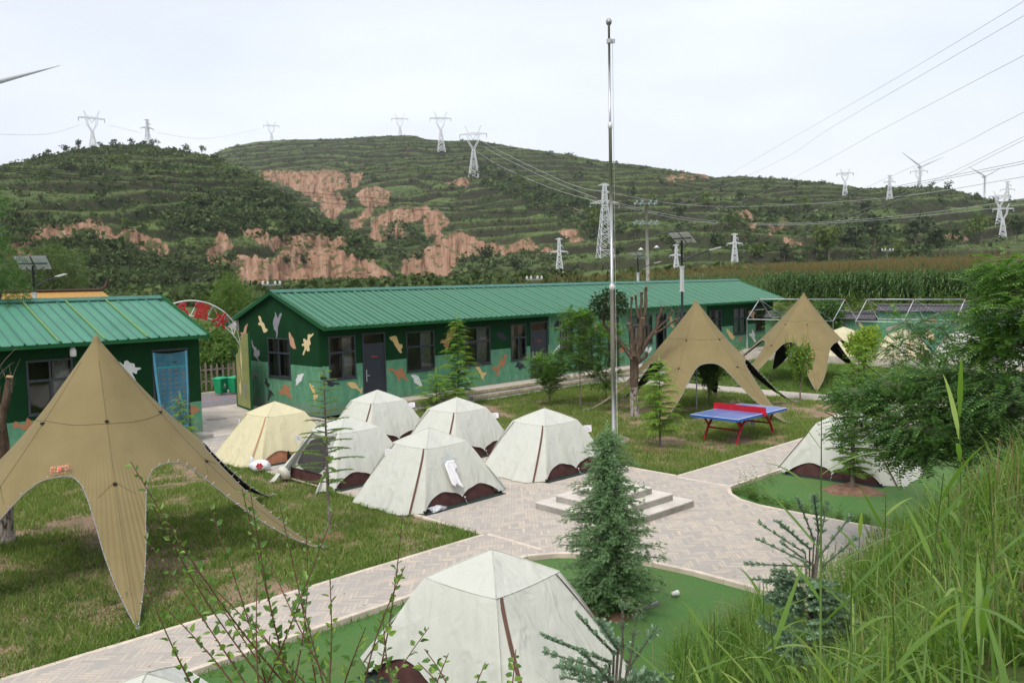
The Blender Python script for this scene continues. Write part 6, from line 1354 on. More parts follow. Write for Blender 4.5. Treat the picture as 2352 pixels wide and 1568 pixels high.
# wires: control points are (x, y in the photograph, metres away)
def wire(pts, rad, mat='wire', lab='', sag=True):
    P = [Vector(at(*p)) for p in pts]
    if len(P) > 2:
        Q = []
        for i in range(len(P)-1):
            p0, p1, p2, p3 = P[max(i-1, 0)], P[i], P[i+1], P[min(i+2, len(P)-1)]
            for j in range(10):
                t = j/10; Q.append(.5*((2*p1)+(-p0+p2)*t+(2*p0-5*p1+4*p2-p3)*t*t+(-p0+3*p1-3*p2+p3)*t**3))
        P = Q+[P[-1]]
    m = MB(); m.tube(P, rad, 4, cap=False); o = m.build('power_line', M[mat]); tag(o, lab, 'power line', 'overhead power lines'); return o
WL = [
 ([(2420, -38, 130), (2046, 187, 200), (1723, 373, 330), (1500, 505, 440)], .036, 'wire', 'highest pale wire crossing the right sky from the top edge'),
 ([(2420, -3, 130), (1920, 287, 220), (1723, 401, 320), (1302, 573, 440)], .036, 'wire', 'second pale wire crossing the right sky, just below the highest'),
 ([(2420, 92, 130), (2046, 287, 200), (1723, 455, 320), (1325, 612, 430)], .036, 'wire', 'third pale wire slanting down the right sky'),
 ([(2420, 222, 140), (2294, 287, 170), (2097, 383, 240), (1723, 545, 400), (1570, 590, 440)], .036, 'wire', 'fourth pale wire slanting down the right sky'),
 ([(2420, 283, 140), (2350, 315, 160), (2051, 455, 260), (1723, 581, 400), (1560, 632, 440)], .036, 'wire', 'fifth pale wire slanting across the right hill'),
 ([(2420, 290, 140), (2350, 323, 160), (2051, 464, 260), (1723, 592, 400)], .036, 'wire', 'lowest slanting pale wire, close under the fifth'),
 ([(2420, 353, 60), (2352, 370, 70), (2162, 408, 80), (1969, 442, 90), (1723, 467, 95), (1496, 463, 86)], .014, 'wire_black', 'upper black cable sagging to the concrete pole from the right'),
 ([(2420, 359, 60), (2352, 376, 70), (2162, 413, 80), (1969, 446, 90), (1723, 470, 95), (1496, 484, 86)], .014, 'wire_black', 'lower black cable sagging to the concrete pole from the right'),
 ([(2420, 393, 260), (2352, 406, 280), (2045, 454, 330), (1729, 474, 400), (1559, 469, 430), (1417, 446, 450)], .075, 'wire', 'thick pale wire sagging right from the largest pylon'),
 ([(2420, 444, 260), (2352, 456, 280), (2162, 485, 310), (1928, 508, 350), (1723, 513, 400), (1560, 498, 430), (1400, 462, 450)], .075, 'wire', 'middle pale wire sagging right from the largest pylon'),
 ([(2420, 460, 260), (2352, 470, 280), (2100, 498, 320), (1900, 513, 360), (1723, 516, 400), (1560, 503, 430), (1400, 466, 450)], .075, 'wire', 'lowest pale wire sagging right from the largest pylon'),
 ([(1100, 320, 745), (1148, 347, 700), (1302, 420, 520), (1397, 441, 450)], .13, 'wire', 'upper pale wire between the large goblet pylon and the largest pylon'),
 ([(1112, 338, 745), (1148, 358, 700), (1260, 412, 560), (1372, 456, 450)], .13, 'wire', 'middle pale wire between the large goblet pylon and the largest pylon'),
 ([(1090, 345, 745), (1148, 381, 700), (1260, 430, 560), (1366, 462, 450)], .13, 'wire', 'lower pale wire between the large goblet pylon and the largest pylon'),
 ([(-60, 376, 60), (0, 383, 60), (500, 425, 75), (900, 458, 85), (1200, 474, 90), (1478, 464, 86)], .016, 'wire_black', 'upper black cable crossing the hills to the concrete pole from the left'),
 ([(-60, 380, 60), (0, 388, 60), (500, 433, 75), (900, 468, 85), (1200, 482, 90), (1478, 470, 86)], .016, 'wire_black', 'middle black cable crossing the hills to the concrete pole from the left'),
 ([(-60, 384, 60), (0, 392, 60), (500, 443, 75), (900, 478, 85), (1200, 490, 90), (1476, 484, 86)], .016, 'wire_black', 'lower black cable crossing the hills to the concrete pole from the left'),
 ([(-60, 306, 700), (100, 309, 720), (182, 287, 780)], .11, 'wire', 'pale wire running left from the goblet pylon on the left hilltop'),
 ([(252, 288, 780), (300, 300, 790), (322, 305, 800)], .11, 'wire', 'pale wire between the two pylons on the left hilltop'),
 ([(362, 305, 800), (480, 318, 1000), (600, 296, 1320)], .12, 'wire', 'faint wire leading from the left hilltop to the far pylon'),
 ([(1330, 618, 420), (1500, 610, 430), (1560, 606, 440)], .06, 'wire', 'short pale wire between the two low tapered pylons')]
for p, rd, mt, lab in WL: wire(p, rd, mt, lab)

# ------------------------------------------------------------------ single trees on the hills
HT = [  # px, py(base), height px, width factor, kind, hill index, label
 (30, 392, 16, 1.0, 0, 2, 'dark tree at the far left end of the left hill skyline'), (78, 376, 14, 1.1, 0, 2, 'low dark tree on the left hill skyline above the lamp'), (112, 366, 16, 1.1, 0, 2, 'pair of merged dark crowns on the left hill skyline'),
 (150, 356, 17, 1.2, 0, 2, 'broad dark tree below the goblet pylon on the left hill'), (182, 350, 22, .9, 0, 2, 'tallest dark tree just left of the goblet pylon'), (230, 344, 14, 1.2, 0, 2, 'low tree right of the goblet pylon foot'), (262, 340, 16, 1.1, 0, 2, 'round dark tree between the two hilltop pylons'),
 (300, 338, 14, 1.1, 0, 2, 'small tree left of the slender hilltop pylon'), (352, 342, 16, 1.2, 0, 2, 'dark tree at the foot of the slender hilltop pylon'), (430, 352, 15, 1.3, 1, 2, 'pale bushy tree on the right shoulder of the left hill'), (462, 354, 14, 1.3, 1, 2, 'rightmost pale tree on the left hill skyline'),
 (262, 385, 22, 1.4, 1, 2, 'yellowish tree high on the left hill terraces'), (290, 378, 18, 1.4, 1, 2, 'second yellowish tree high on the left hill terraces'), (345, 392, 18, 1.2, 1, 2, 'light green tree mid way up the left hill terraces'), (312, 396, 20, .9, 0, 2, 'dark narrow tree amid the yellowish trees'),
 (100, 420, 20, 1.2, 1, 2, 'light tree on the upper left terraces'), (160, 400, 20, 1.3, 0, 2, 'dark tree on the upper left terraces'), (210, 415, 22, 1.3, 0, 2, 'broad dark tree on the third terrace'), (240, 460, 22, 1.0, 0, 2, 'dark tree left of the twin conifers'), (262, 490, 24, .8, 0, 2, 'left of the twin dark trees above the loess bank'), (300, 488, 24, .8, 0, 2, 'right of the twin dark trees above the loess bank'),
 (95, 470, 16, 1.1, 0, 2, 'small dark tree at the left on a maize terrace'), (385, 400, 20, .9, 0, 2, 'dark tree in the middle of the left hill'), (420, 410, 16, 1.1, 1, 2, 'pale tree right of the middle of the left hill'), (500, 395, 16, 1.2, 1, 2, 'pale tree on the right edge of the upper left hill'), (545, 410, 18, 1.2, 0, 2, 'dark tree on the right edge of the left hill'), (600, 420, 16, 1.1, 1, 2, 'yellow green tree at the lip of the ravine'),
 (50, 540, 26, 1.3, 0, 2, 'dark tree above the lowest loess bank at the left'), (330, 530, 18, 1.6, 1, 2, 'olive coloured bush on top of the loess bank'), (290, 527, 16, 1.6, 1, 2, 'smaller olive bush on top of the loess bank'),
 (700, 620, 30, 1.0, 0, 2, 'dark bush clinging to the big loess face'), (660, 610, 26, .9, 0, 2, 'dark bush left of the one on the big loess face'), (740, 555, 12, 1.0, 1, 2, 'small light bush near the top of the loess face'), (420, 640, 30, 1.3, 0, 2, 'dark tree at the foot of the left slope'),
 (1020, 362, 8, 1.2, 0, 1, 'tiny tree right of the tall goblet pylon'), (975, 410, 20, 1.1, 1, 1, 'lone light green tree on the centre slope'), (960, 400, 14, 1., 0, 1, 'small dark tree left of the lone light tree'), (1118, 418, 34, 1.1, 0, 1, 'dark tree mass at the foot of the large goblet pylon'), (1150, 425, 30, 1.2, 0, 1, 'dark broad tree right of the large goblet pylon'), (1080, 420, 18, 1.0, 1, 1, 'pale tree left of the large goblet pylon foot'),
 (1200, 430, 26, 1.2, 1, 1, 'light tree below the pale wires'), (1240, 470, 22, 1.3, 0, 1, 'dark tree on the centre slope terraces'), (1280, 500, 26, 1.2, 0, 1, 'dark broad tree above the low tapered pylon'), (1180, 390, 16, 1.1, 0, 1, 'dark tree on the upper right shoulder'), (1260, 360, 8, 1., 0, 1, 'small skyline tree on the centre hill shoulder'), (1320, 372, 9, 1., 0, 1, 'skyline tree left of the flagpole'), (1330, 420, 22, 1.3, 0, 1, 'dark tree left of the largest pylon'), (1370, 530, 36, 1.4, 1, 1, 'large round light tree left of the largest pylon base'),
 (1350, 380, 10, 1., 0, 1, 'small skyline tree beside the flagpole'), (1440, 390, 9, 1., 0, 1, 'skyline tree right of the flagpole'), (1455, 460, 24, 1.2, 0, 1, 'dark tree behind the concrete pole top'), (1500, 470, 22, 1.2, 1, 1, 'light tree right of the concrete pole top'), (1520, 430, 16, 1., 0, 1, 'dark tree on the upper terraces right of the flagpole'), (1560, 510, 30, 1.2, 0, 1, 'dark dense tree behind the tall solar lamp'), (1545, 590, 46, .9, 0, 1, 'tall dark tree behind the tall solar lamp panel'), (1600, 420, 14, 1., 0, 1, 'dark tree on the skyline terraces'), (1620, 480, 32, 1.2, 1, 1, 'large light tree on the right terraces'), (1660, 430, 12, 1., 0, 1, 'small dark tree near the skyline on the right'),
 (1700, 470, 24, 1.3, 0, 1, 'dark tree right of the large light tree'), (1760, 450, 22, .9, 0, 1, 'narrow dark tree below the right skyline'), (1780, 520, 34, 1.4, 0, 1, 'dark broad tree above the ruined loess face'), (1830, 440, 22, .9, 0, 1, 'dark tree rising above the right skyline'), (1850, 490, 26, 1.3, 1, 1, 'light tree on the right hill'), (1905, 600, 56, 1.35, 1, 1, 'big round willow like tree at the foot of the right hill'), (1960, 580, 44, 1.4, 0, 1, 'dark tree right of the big round tree'), (2010, 560, 44, 1.5, 0, 1, 'broad dark tree in the valley wood'), (1990, 500, 30, 1.3, 0, 1, 'dark tree halfway up the right hill'), (2070, 470, 22, 1.3, 0, 1, 'dark tree below the skyline wind turbine'), (2105, 560, 44, 1.4, 0, 1, 'dark wide tree above the maize field'), (2160, 590, 46, 1.5, 0, 1, 'large dark tree at the right end of the valley wood'), (2050, 600, 30, 1.4, 1, 1, 'light tree just above the maize field'), (2040, 445, 14, 1., 0, 1, 'tree on the skyline beside the slender pylon'), (2140, 440, 14, 1.1, 0, 1, 'dark skyline tree right of the turbine'), (2180, 445, 20, 1.0, 0, 1, 'taller skyline tree between the turbines'), (2245, 470, 22, .9, 0, 1, 'crooked skyline tree left of the second turbine'), (2280, 478, 18, 1.1, 0, 1, 'tree at the foot of the second turbine'), (2255, 560, 46, 1.4, 1, 1, 'big light tree left of the lowest pylon'), (2335, 560, 40, 1.3, 0, 1, 'dark tree at the right edge of the hill'), (1420, 600, 30, 1.2, 0, 1, 'dark tree low behind the small solar lamp'), (1180, 620, 26, 1.5, 0, 1, 'dark thicket tree above the ridge left of centre'), (1120, 600, 30, 1.5, 0, 1, 'dark thicket tree beside the loess slope'), (860, 425, 18, 1.1, 0, 1, 'dark tree at the head of the ravine'), (800, 470, 24, .8, 0, 1, 'narrow dark trees inside the ravine'), (960, 560, 24, 1.2, 0, 1, 'dark bush below the right loess face'), (1460, 540, 24, 1.3, 1, 1, 'light bushy tree right of the largest pylon'), (1640, 560, 22, 1.4, 0, 1, 'dark tree left of the small tapered pylon'), (1740, 590, 26, 1.4, 1, 1, 'light bush right of the small tapered pylon'), (1800, 600, 30, 1.4, 0, 1, 'dark bush at the left end of the valley wood'),
]
for (px, py, hp, wf, kd, hi, lab) in HT:
    x, y, z = hill_at(HILLS[hi], px, py); d = math.hypot(x, y); h = hp/FV*d*1.25; far_tree('hill_tree', x, y, z, h, h*.62*wf, M['htree2' if kd else 'htree'], lab, 'trees on the hillsides', 170 if hp > 25 else 110)
# ================================================================== plants
def norm(a): return a/(np.linalg.norm(a, axis=-1, keepdims=True)+1e-9)
def sprays(name, tmpl, P, D, Nn, L, mat, parent=None):
    """copies of a small leaf-spray template: P position, D direction, Nn up-ish normal, L length"""
    P, D, Nn = np.asarray(P, float), norm(np.asarray(D, float)), np.asarray(Nn, float); L = np.asarray(L, float).reshape(-1, 1, 1)
    Sd = norm(np.cross(D, Nn)); Nn = np.cross(Sd, D); T = tmpl.reshape(1, -1, 3)*L
    V = P[:, None]+T[..., :1]*D[:, None]+T[..., 1:2]*Sd[:, None]+T[..., 2:]*Nn[:, None]; V = V.reshape(-1, 3)
    return np_mesh(name, V, np.arange(len(V)).reshape(-1, 4), mat, parent)
def q4(x, y, z, dx, dy, w, dz=0.):         # narrow leaf: diamond along (dx, dy)
    l = math.hypot(dx, dy); nx, ny = -dy/l*w, dx/l*w
    return [(x, y, z), (x+dx*.45+nx, y+dy*.45+ny, z+dz*.5), (x+dx, y+dy, z+dz), (x+dx*.45-nx, y+dy*.45-ny, z+dz*.5)]
def t_pinnate(n=8, ll=.18, w=.055, droop=.35):
    q = []
    for i in range(n):
        t = .18+.80*i/(n-1); zz = -droop*t*t; s = ll*(1-.35*abs(t-.5))
        for sg in (-1, 1): q += q4(t, 0, zz, s*.35, sg*s, w, -.03)
    q += q4(.95, 0, -droop*.9, .12, 0, w); q += [(0, -.008, 0), (0, .008, 0), (.95, .006, -droop*.9), (.95, -.006, -droop*.9)]
    return np.array(q)
def t_feather(n=10, ll=.22, w=.042, droop=.15):
    q = []
    for i in range(n):
        t = .08+.9*i/(n-1); zz = -droop*t*t; s = ll*(1-.55*t)
        for sg in (-1, 1): q += q4(t, 0, zz, s*.7, sg*s*.8, w, .03)
    q += [(0, -.008, 0), (0, .008, 0), (1, .004, -droop), (1, -.004, -droop)]
    return np.array(q)
def t_tuft(n=20, ll=.36, w=.055, seed=1):
    r = random.Random(seed); q = []
    for i in range(n):
        t = i/n*.92; a = i*2.4; s = ll*(1-.35*t); cy, cz = cos(a), sin(a); p = np.array([t, 0, 0]); d = np.array([s*.6, s*.75*cy, s*.75*cz]); sd_ = np.cross(d, [1, 0, 0]); sd_ = sd_/np.linalg.norm(sd_)*w
        q += [tuple(p), tuple(p+d*.5+sd_), tuple(p+d), tuple(p+d*.5-sd_)]
    return np.array(q)
def t_leaf(w=.26): return np.array([(0, 0, 0), (.45, w, .05), (1, 0, -.10), (.45, -w, .05)])
def t_leaf2(w=.27): return np.array([(.12, 0, 0), (.40, w, .07), (.75, w*.55, .03), (1, 0, -.12), (.12, 0, 0), (1, 0, -.12), (.75, -w*.55, .03), (.40, -w, .07)])
TPIN, TPIN2, TFEA, TTUF = t_pinnate(), t_pinnate(5, .22, .06), t_feather(), t_tuft(20, .36, .055)
def spot(px, py=None, v=None, z=0.):
    if v is not None: s, _ = onwall(px, 800, np.array(W2(0, v)), UU); x, y = W2(s, v); return x, y
    g = onz(px, py, z); return g[0], g[1]
def topz(px, py, x, y): return at(px, py, math.hypot(x, y))[2]
M['l_locust'] = leaf('locust_leaves', (0.066, 0.144, 0.026), (0.132, 0.252, 0.054), (0.240, 0.384, 0.096), .42, .45)
M['l_locust_d'] = leaf('dark_locust_leaves', (0.041, 0.101, 0.028), (0.094, 0.190, 0.051), (0.207, 0.333, 0.092), .38, .4)
M['l_cedar'] = leaf('deodar_needles', (0.115, 0.223, 0.101), (0.216, 0.351, 0.162), (0.365, 0.499, 0.257), .2, .6)
M['l_larch'] = leaf('larch_needles', (0.113, 0.226, 0.053), (0.226, 0.360, 0.083), (0.330, 0.466, 0.134), .35, .6)
M['l_meta'] = leaf('feathery_needles', (0.150, 0.299, 0.038), (0.299, 0.463, 0.074), (0.419, 0.568, 0.120), .4, .6)
M['l_yellow'] = leaf('yellow_green_leaves', (0.165, 0.264, 0.033), (0.297, 0.418, 0.050), (0.462, 0.517, 0.077), .42, .55)
M['l_maple'] = leaf('maple_leaves', (0.066, 0.165, 0.022), (0.154, 0.275, 0.044), (0.374, 0.396, 0.066), .4, .5)
M['l_spruce'] = leaf('blue_spruce_needles', (0.117, 0.207, 0.117), (0.220, 0.330, 0.207), (0.372, 0.482, 0.343), .15, .6)
M['l_willow'] = leaf('willow_leaves', (0.055, 0.094, 0.028), (0.110, 0.165, 0.055), (0.187, 0.242, 0.094), .35, .6)
M['l_willow2'] = leaf('light_willow_leaves', (0.066, 0.132, 0.022), (0.132, 0.220, 0.044), (0.220, 0.308, 0.077), .35, .6)
M['l_pop'] = leaf('poplar_leaves', (0.066, 0.149, 0.028), (0.132, 0.242, 0.050), (0.264, 0.396, 0.055), .4, .35, .4)
M['l_reed'] = leaf('reed_leaves', (.10, .20, .03), (.18, .30, .05), (.30, .40, .09), .45, .45, .35)
M['l_grass'] = leaf('tall_grass_leaves', (.085, .17, .024), (.165, .29, .045), (.33, .40, .12), .45, .5, .3)
M['l_weed'] = leaf('weed_leaves', (0.061, 0.132, 0.024), (0.132, 0.220, 0.050), (0.231, 0.330, 0.077), .4, .5)
M['l_dry'] = leaf('dry_weeds', (.19, .14, .07), (.30, .22, .12), (.38, .32, .18), .3, .8)
M['stem_red'] = plain('red_brown_stem', (.12, .045, .035), .6); M['stem_green'] = plain('green_stem', (.12, .20, .05), .6); M['bark_grey'] = plain('grey_bark', (.15, .125, .10), .95, var=.35, scale=18, bump=1.)
def conifer(name, lab, x, y, z, h, wid, mat, tmpl, nb=40, per=26, sl=.22, droop=.25, clear=.12, trunk_r=.03, cat='tree', grp=None, lean=0., shape=1., up=.25, tip=.0, gap=0., wild=0.):
    r = thing(name, lab, cat, (x, y, z), random.uniform(0, 6.28), grp); tm = MB(); tm.tube([(0, 0, -.05), (lean*.3, 0, h*.35), (lean*.7, 0, h*.7), (lean, 0, h)], [trunk_r, trunk_r*.8, trunk_r*.45, trunk_r*.12], 8); P, D, N_, L = [], [], [], []
    for i in range(nb):
        t = clear+(1-clear)*(i+.5*random.random())/nb; rl = wid*((1-t)**shape*(.95-.25*(t < clear+.12))+.07)*random.uniform(.7-.15*wild, 1.12); a = i*2.399+random.uniform(-.3, .3); rise = up*(1-t)+.35*t
        c0 = np.array([lean*t, 0, h*t]); dr = np.array([cos(a), sin(a), 0]); pts = []
        for k in range(6):
            s = k/5; pts.append(c0+dr*rl*s+np.array([0, 0, rl*(rise*s-droop*s*s*1.5)]))
        tm.tube(pts, [trunk_r*.38*(1-.8*k/5)*(1-t*.5)+.002 for k in range(6)], 4, cap=False); n = max(5, int(per*(.35+rl/wid)))
        for k in range(n):
            s = gap+(1-gap)*((k+random.random())/n); f = s*5; b = min(4, int(f)); p = pts[b]+(pts[b+1]-pts[b])*(f-b); d = (pts[b+1]-pts[b]); d = d/(np.linalg.norm(d)+1e-9); sd_ = np.array([-dr[1], dr[0], 0])*(1 if k % 2 else -1)
            dd = d*random.uniform(.4, .9)+np.array([random.gauss(0, .5), random.gauss(0, .5), random.gauss(0, .4)])*wild+sd_*random.uniform(.35, 1.)*(1-.5*s)+np.array([0, 0, random.uniform(-.35, .12)-droop*.5]); P.append(p+wild*np.array([random.gauss(0, .035), random.gauss(0, .035), random.gauss(0, .03)])); D.append(dd); N_.append(np.array([0, 0, 1])+np.random.default_rng(k).normal(size=3)*.15); L.append(sl*random.uniform(.6, 1.2)*(1-.35*s)*(.7+.5*(1-t)))
        P.append(pts[5]-d*.02); D.append(d+np.array([0, 0, -.2])); N_.append(np.array([0, 0, 1.])); L.append(sl*1.0)
    P.append(np.array([lean, 0, h-.03])); D.append(np.array([0, 0, 1.])); N_.append(np.array([1., 0, 0])); L.append(sl*(1+tip))
    tm.build('trunk', M['bark_grey'], r); sprays('crown', tmpl, P, D, N_, L, M[mat], r); return r
def sapling(name, lab, x, y, z, h, wid, mat, tmpl, nb=11, per=16, sl=.30, base=.25, cat='tree', grp=None, trunk_r=.02, up=.75, multi=False, dens=1., lean=(0, 0)):
    r = thing(name, lab, cat, (x, y, z), random.uniform(0, 6.28), grp); tm = MB(); tm.tube([(0, 0, -.05), (.02, .01, h*.4), (lean[0]*.6, lean[1]*.6, h*.7), (lean[0], lean[1], h*.93)], [trunk_r, trunk_r*.8, trunk_r*.5, trunk_r*.2], 8); P, D, N_, L = [], [], [], []
    for i in range(nb):
        t = base+(1-base)*(i+random.random()*.6)/nb; t = min(t, .95); a = i*2.399+random.uniform(-.4, .4); rl = wid*(.45+.55*sin(pi*min(1, (t-base)/(1-base)*.9+.1)))*random.uniform(.75, 1.1); dr = np.array([cos(a), sin(a), 0]); c0 = np.array([lean[0]*t, lean[1]*t, h*t if not multi else h*t*.5])
        pts = [c0+dr*rl*(s**.9)+np.array([0, 0, rl*up*s*(1.25-.5*s)+(h*.4*s if multi else 0)]) for s in (0, .33, .66, 1)]; tm.tube(pts, [trunk_r*.5, trunk_r*.35, trunk_r*.22, trunk_r*.1], 5, cap=False)
        for k in range(int(per*dens)):
            s = .22+.78*random.random(); f = s*3; b = min(2, int(f)); p = pts[b]+(pts[b+1]-pts[b])*(f-b); d = norm(pts[b+1]-pts[b]); o = np.array([random.gauss(0, 1), random.gauss(0, 1), random.gauss(0, .45)]); P.append(p); D.append(d*.5+norm(o)*.95+np.array([0, 0, .1])); N_.append(np.array([random.gauss(0, .25), random.gauss(0, .25), 1.])); L.append(sl*random.uniform(.6, 1.15))
    for k in range(8): a = k*.8; P.append(np.array([lean[0], lean[1], h*.90])); D.append(np.array([cos(a), sin(a), random.uniform(.1, .9)])); N_.append(np.array([0, 0, 1.])); L.append(sl*.9)
    tm.build('trunk', M['bark_grey'], r); sprays('crown', tmpl, P, D, N_, L, M[mat], r); return r
def leafball(name, lab, x, y, z, cs, leaf_l, n, mat, tmpl=None, cat='tree', grp=None, trunk=None):
    """crown from several lobes: cs = [(dx, dy, dz, rx, rz), ...]; leaves sit mostly on the lobes' outsides"""
    r = thing(name, lab, cat, (x, y, z), 0, grp); P, D = [], []; tot = sum(c[3]**2 for c in cs)
    for c in cs:
        k = int(n*c[3]**2/tot); d = norm(RNG.normal(size=(k, 3))); rr = RNG.random((k, 1))**.28*(1+.22*(fbm(d[:, :1]*2.3+c[0]*3+7, d[:, 1:2]*2.3+d[:, 2:]*2+c[2], 3)-.5)*2); P.append(np.array(c[:3])+d*rr*np.array([c[3], c[3], c[4]])); D.append(d*.6+RNG.normal(size=(k, 3))*.7+np.array([0, 0, -.2]))
    P, D = np.concatenate(P), np.concatenate(D); o = sprays('crown', tmpl if tmpl is not None else t_leaf(), P, D, RNG.normal(size=P.shape)+np.array([0, 0, 1.2]), leaf_l*RNG.uniform(.6, 1.3, len(P)), M[mat], r)
    tm = MB(); h = max(c[2] for c in cs); tr = trunk or h*.035; tm.tube([(0, 0, -.1), (0, .02, h*.5), (0, 0, h)], [tr, tr*.8, tr*.3], 8)
    for c in cs: tm.tube([(0, 0, h*.35), (c[0]*.6, c[1]*.6, (h*.35+c[2])*.55), tuple(c[:3])], [tr*.55, tr*.35, tr*.15], 5)
    tm.build('trunk', M['bark'], r); return r
# ---- conifers in the camp
x, y = spot(1400, 1395); conifer('deodar_cedar', 'bushy blue green deodar cedar in front of the flagpole steps', x, y, -.05, 2.55, 0.84, 'l_cedar', TTUF, 170, 62, .115, .16, .01, .045, shape=.55, up=.30, wild=1., tip=1.0)
x, y = spot(757, 1230); conifer('larch_sapling', 'slender larch sapling standing in the lawn before the opened tent', x, y, -.03, 3.15, .80, 'l_larch', TTUF, 50, 42, .085, .12, .30, .036, shape=.55, up=.15, gap=.15)
x, y = spot(1958, 1125, z=-.07); conifer('larch', 'sparse dark larch in a mulch bed in front of the right tent', x, y, -.07, 2.75, .62, 'l_larch', TTUF, 74, 34, .12, .10, .12, .05, shape=.35, up=.10)
x, y = spot(1050, v=24.35); conifer('young_redwood', 'light green feathery redwood sapling behind the middle tents', x, y, -.05, topz(1050, 733, x, y)+.05, .95, 'l_meta', TFEA, 60, 44, .32, .14, .12, .035, shape=.75, up=.3)
x, y = spot(1018, v=24.0); conifer('young_redwood', 'low light green redwood sapling at the foot of the taller one', x-.3, y, -.05, 1.35, 1.05, 'l_meta', TFEA, 30, 34, .30, .10, .1, .025, shape=.5, up=.3)
x, y = spot(1516, 1025); conifer('young_redwood', 'yellow green feathery redwood sapling left of the table tennis table', x, y, -.03, 2.45, .85, 'l_meta', TFEA, 54, 38, .28, .12, .18, .03, shape=.65, up=.22)
x, y = spot(408, v=25.2); conifer('young_redwood', 'small yellow green redwood sapling before the blue door cloth', x, y, 0, 1.35, .55, 'l_meta', TFEA, 28, 24, .26, .12, .1, .02, shape=.6, up=.3)
x, y = spot(1790, v=24.3); conifer('young_redwood', 'green redwood sapling at the right end of the long hut', x, y, 0, topz(1790, 692, x, y), 1.2, 'l_larch', TFEA, 46, 40, .38, .1, .05, .035, shape=.55, up=.3)
x, y = spot(1764, v=9.5); conifer('young_redwood', 'bright green redwood sapling right of the back path', *spot(1972, 905), -.03, 2.0, .85, 'l_meta', TFEA, 38, 36, .30, .1, .05, .03, shape=.5, up=.3)
# ---- locust saplings and other small trees
x, y = spot(1262, 930); sapling('locust_sapling', 'bushy locust sapling left of the flagpole, nearest the second hut door', x, y, 0, 1.95, .85, 'l_locust', TPIN, 18, 34, .40, .08, multi=True)
x, y = spot(1333, 935); sapling('locust_sapling', 'tallest locust sapling left of the flagpole with layered leaves', x, y, 0, 3.45, .85, 'l_locust', TPIN, 24, 34, .42, .32)
x, y = spot(1392, 925); sapling('locust_sapling', 'locust sapling right beside the flagpole', x, y, 0, 2.9, .72, 'l_locust', TPIN, 20, 34, .40, .15)
x, y = spot(1628, 925); sapling('locust_sapling', 'bushy locust sapling in front of the middle star canopy', x, y, 0, 2.2, 1.05, 'l_locust', TPIN, 20, 34, .42, .12, multi=True)
x, y = spot(1838, 920); leafball('maple_sapling', 'young maple with a round crown and yellow shoots beside the back path', x, y, 0, [(0, 0, 1.45, .42, .48), (.18, .1, 1.75, .32, .36), (-.2, -.1, 1.72, .33, .36), (0, 0, 1.0, .22, .3)], .115, 1500, 'l_maple', t_leaf2(), trunk=.035)
sp_ = [o for o in bpy.data.objects if o.get('label', '').startswith('young maple')][0]; P, D, L = [], [], []; tm = MB()
for i in range(11):
    a = random.uniform(0, 6.28); rr = random.uniform(.1, .42); b = Vector((rr*cos(a), rr*sin(a), 1.8)); e = b+Vector((cos(a)*.15, sin(a)*.15, random.uniform(.45, .8))); tm.tube([b, e], [.008, .003], 4)
    for k in range(14): P.append(tuple(b.lerp(e, .3+.7*k/14))); q = k*2.4; D.append((cos(q), sin(q), .1)); L.append(.10)
tm.build('shoot', M['stem_red'], sp_); sprays('young_foliage', t_leaf2(), P, D, np.tile([0, 0, 1.], (len(P), 1)), L, M['l_yellow'], sp_)
x, y = spot(1985, 887); leafball('golden_tree', 'small tree with bright yellow green leaves in front of the cream terrace tent', x, y, 0, [(0, 0, 1.9, .62, .55), (.3, .1, 2.15, .42, .38), (-.35, 0, 1.75, .45, .4), (0, -.2, 1.4, .4, .35)], .15, 2000, 'l_yellow', t_leaf2(), trunk=.05)
x, y = spot(1893, v=22.2); leafball('round_tree', 'dense dark green round tree behind the far star canopy', x, y, .2, [(0, 0, 2.1, 1.05, 1.0), (.3, -.3, 2.5, .7, .6), (-.3, .2, 1.5, .7, .7), (.1, -.5, 1.3, .6, .6)], .20, 4200, 'l_locust_d', t_leaf2(), trunk=.08)
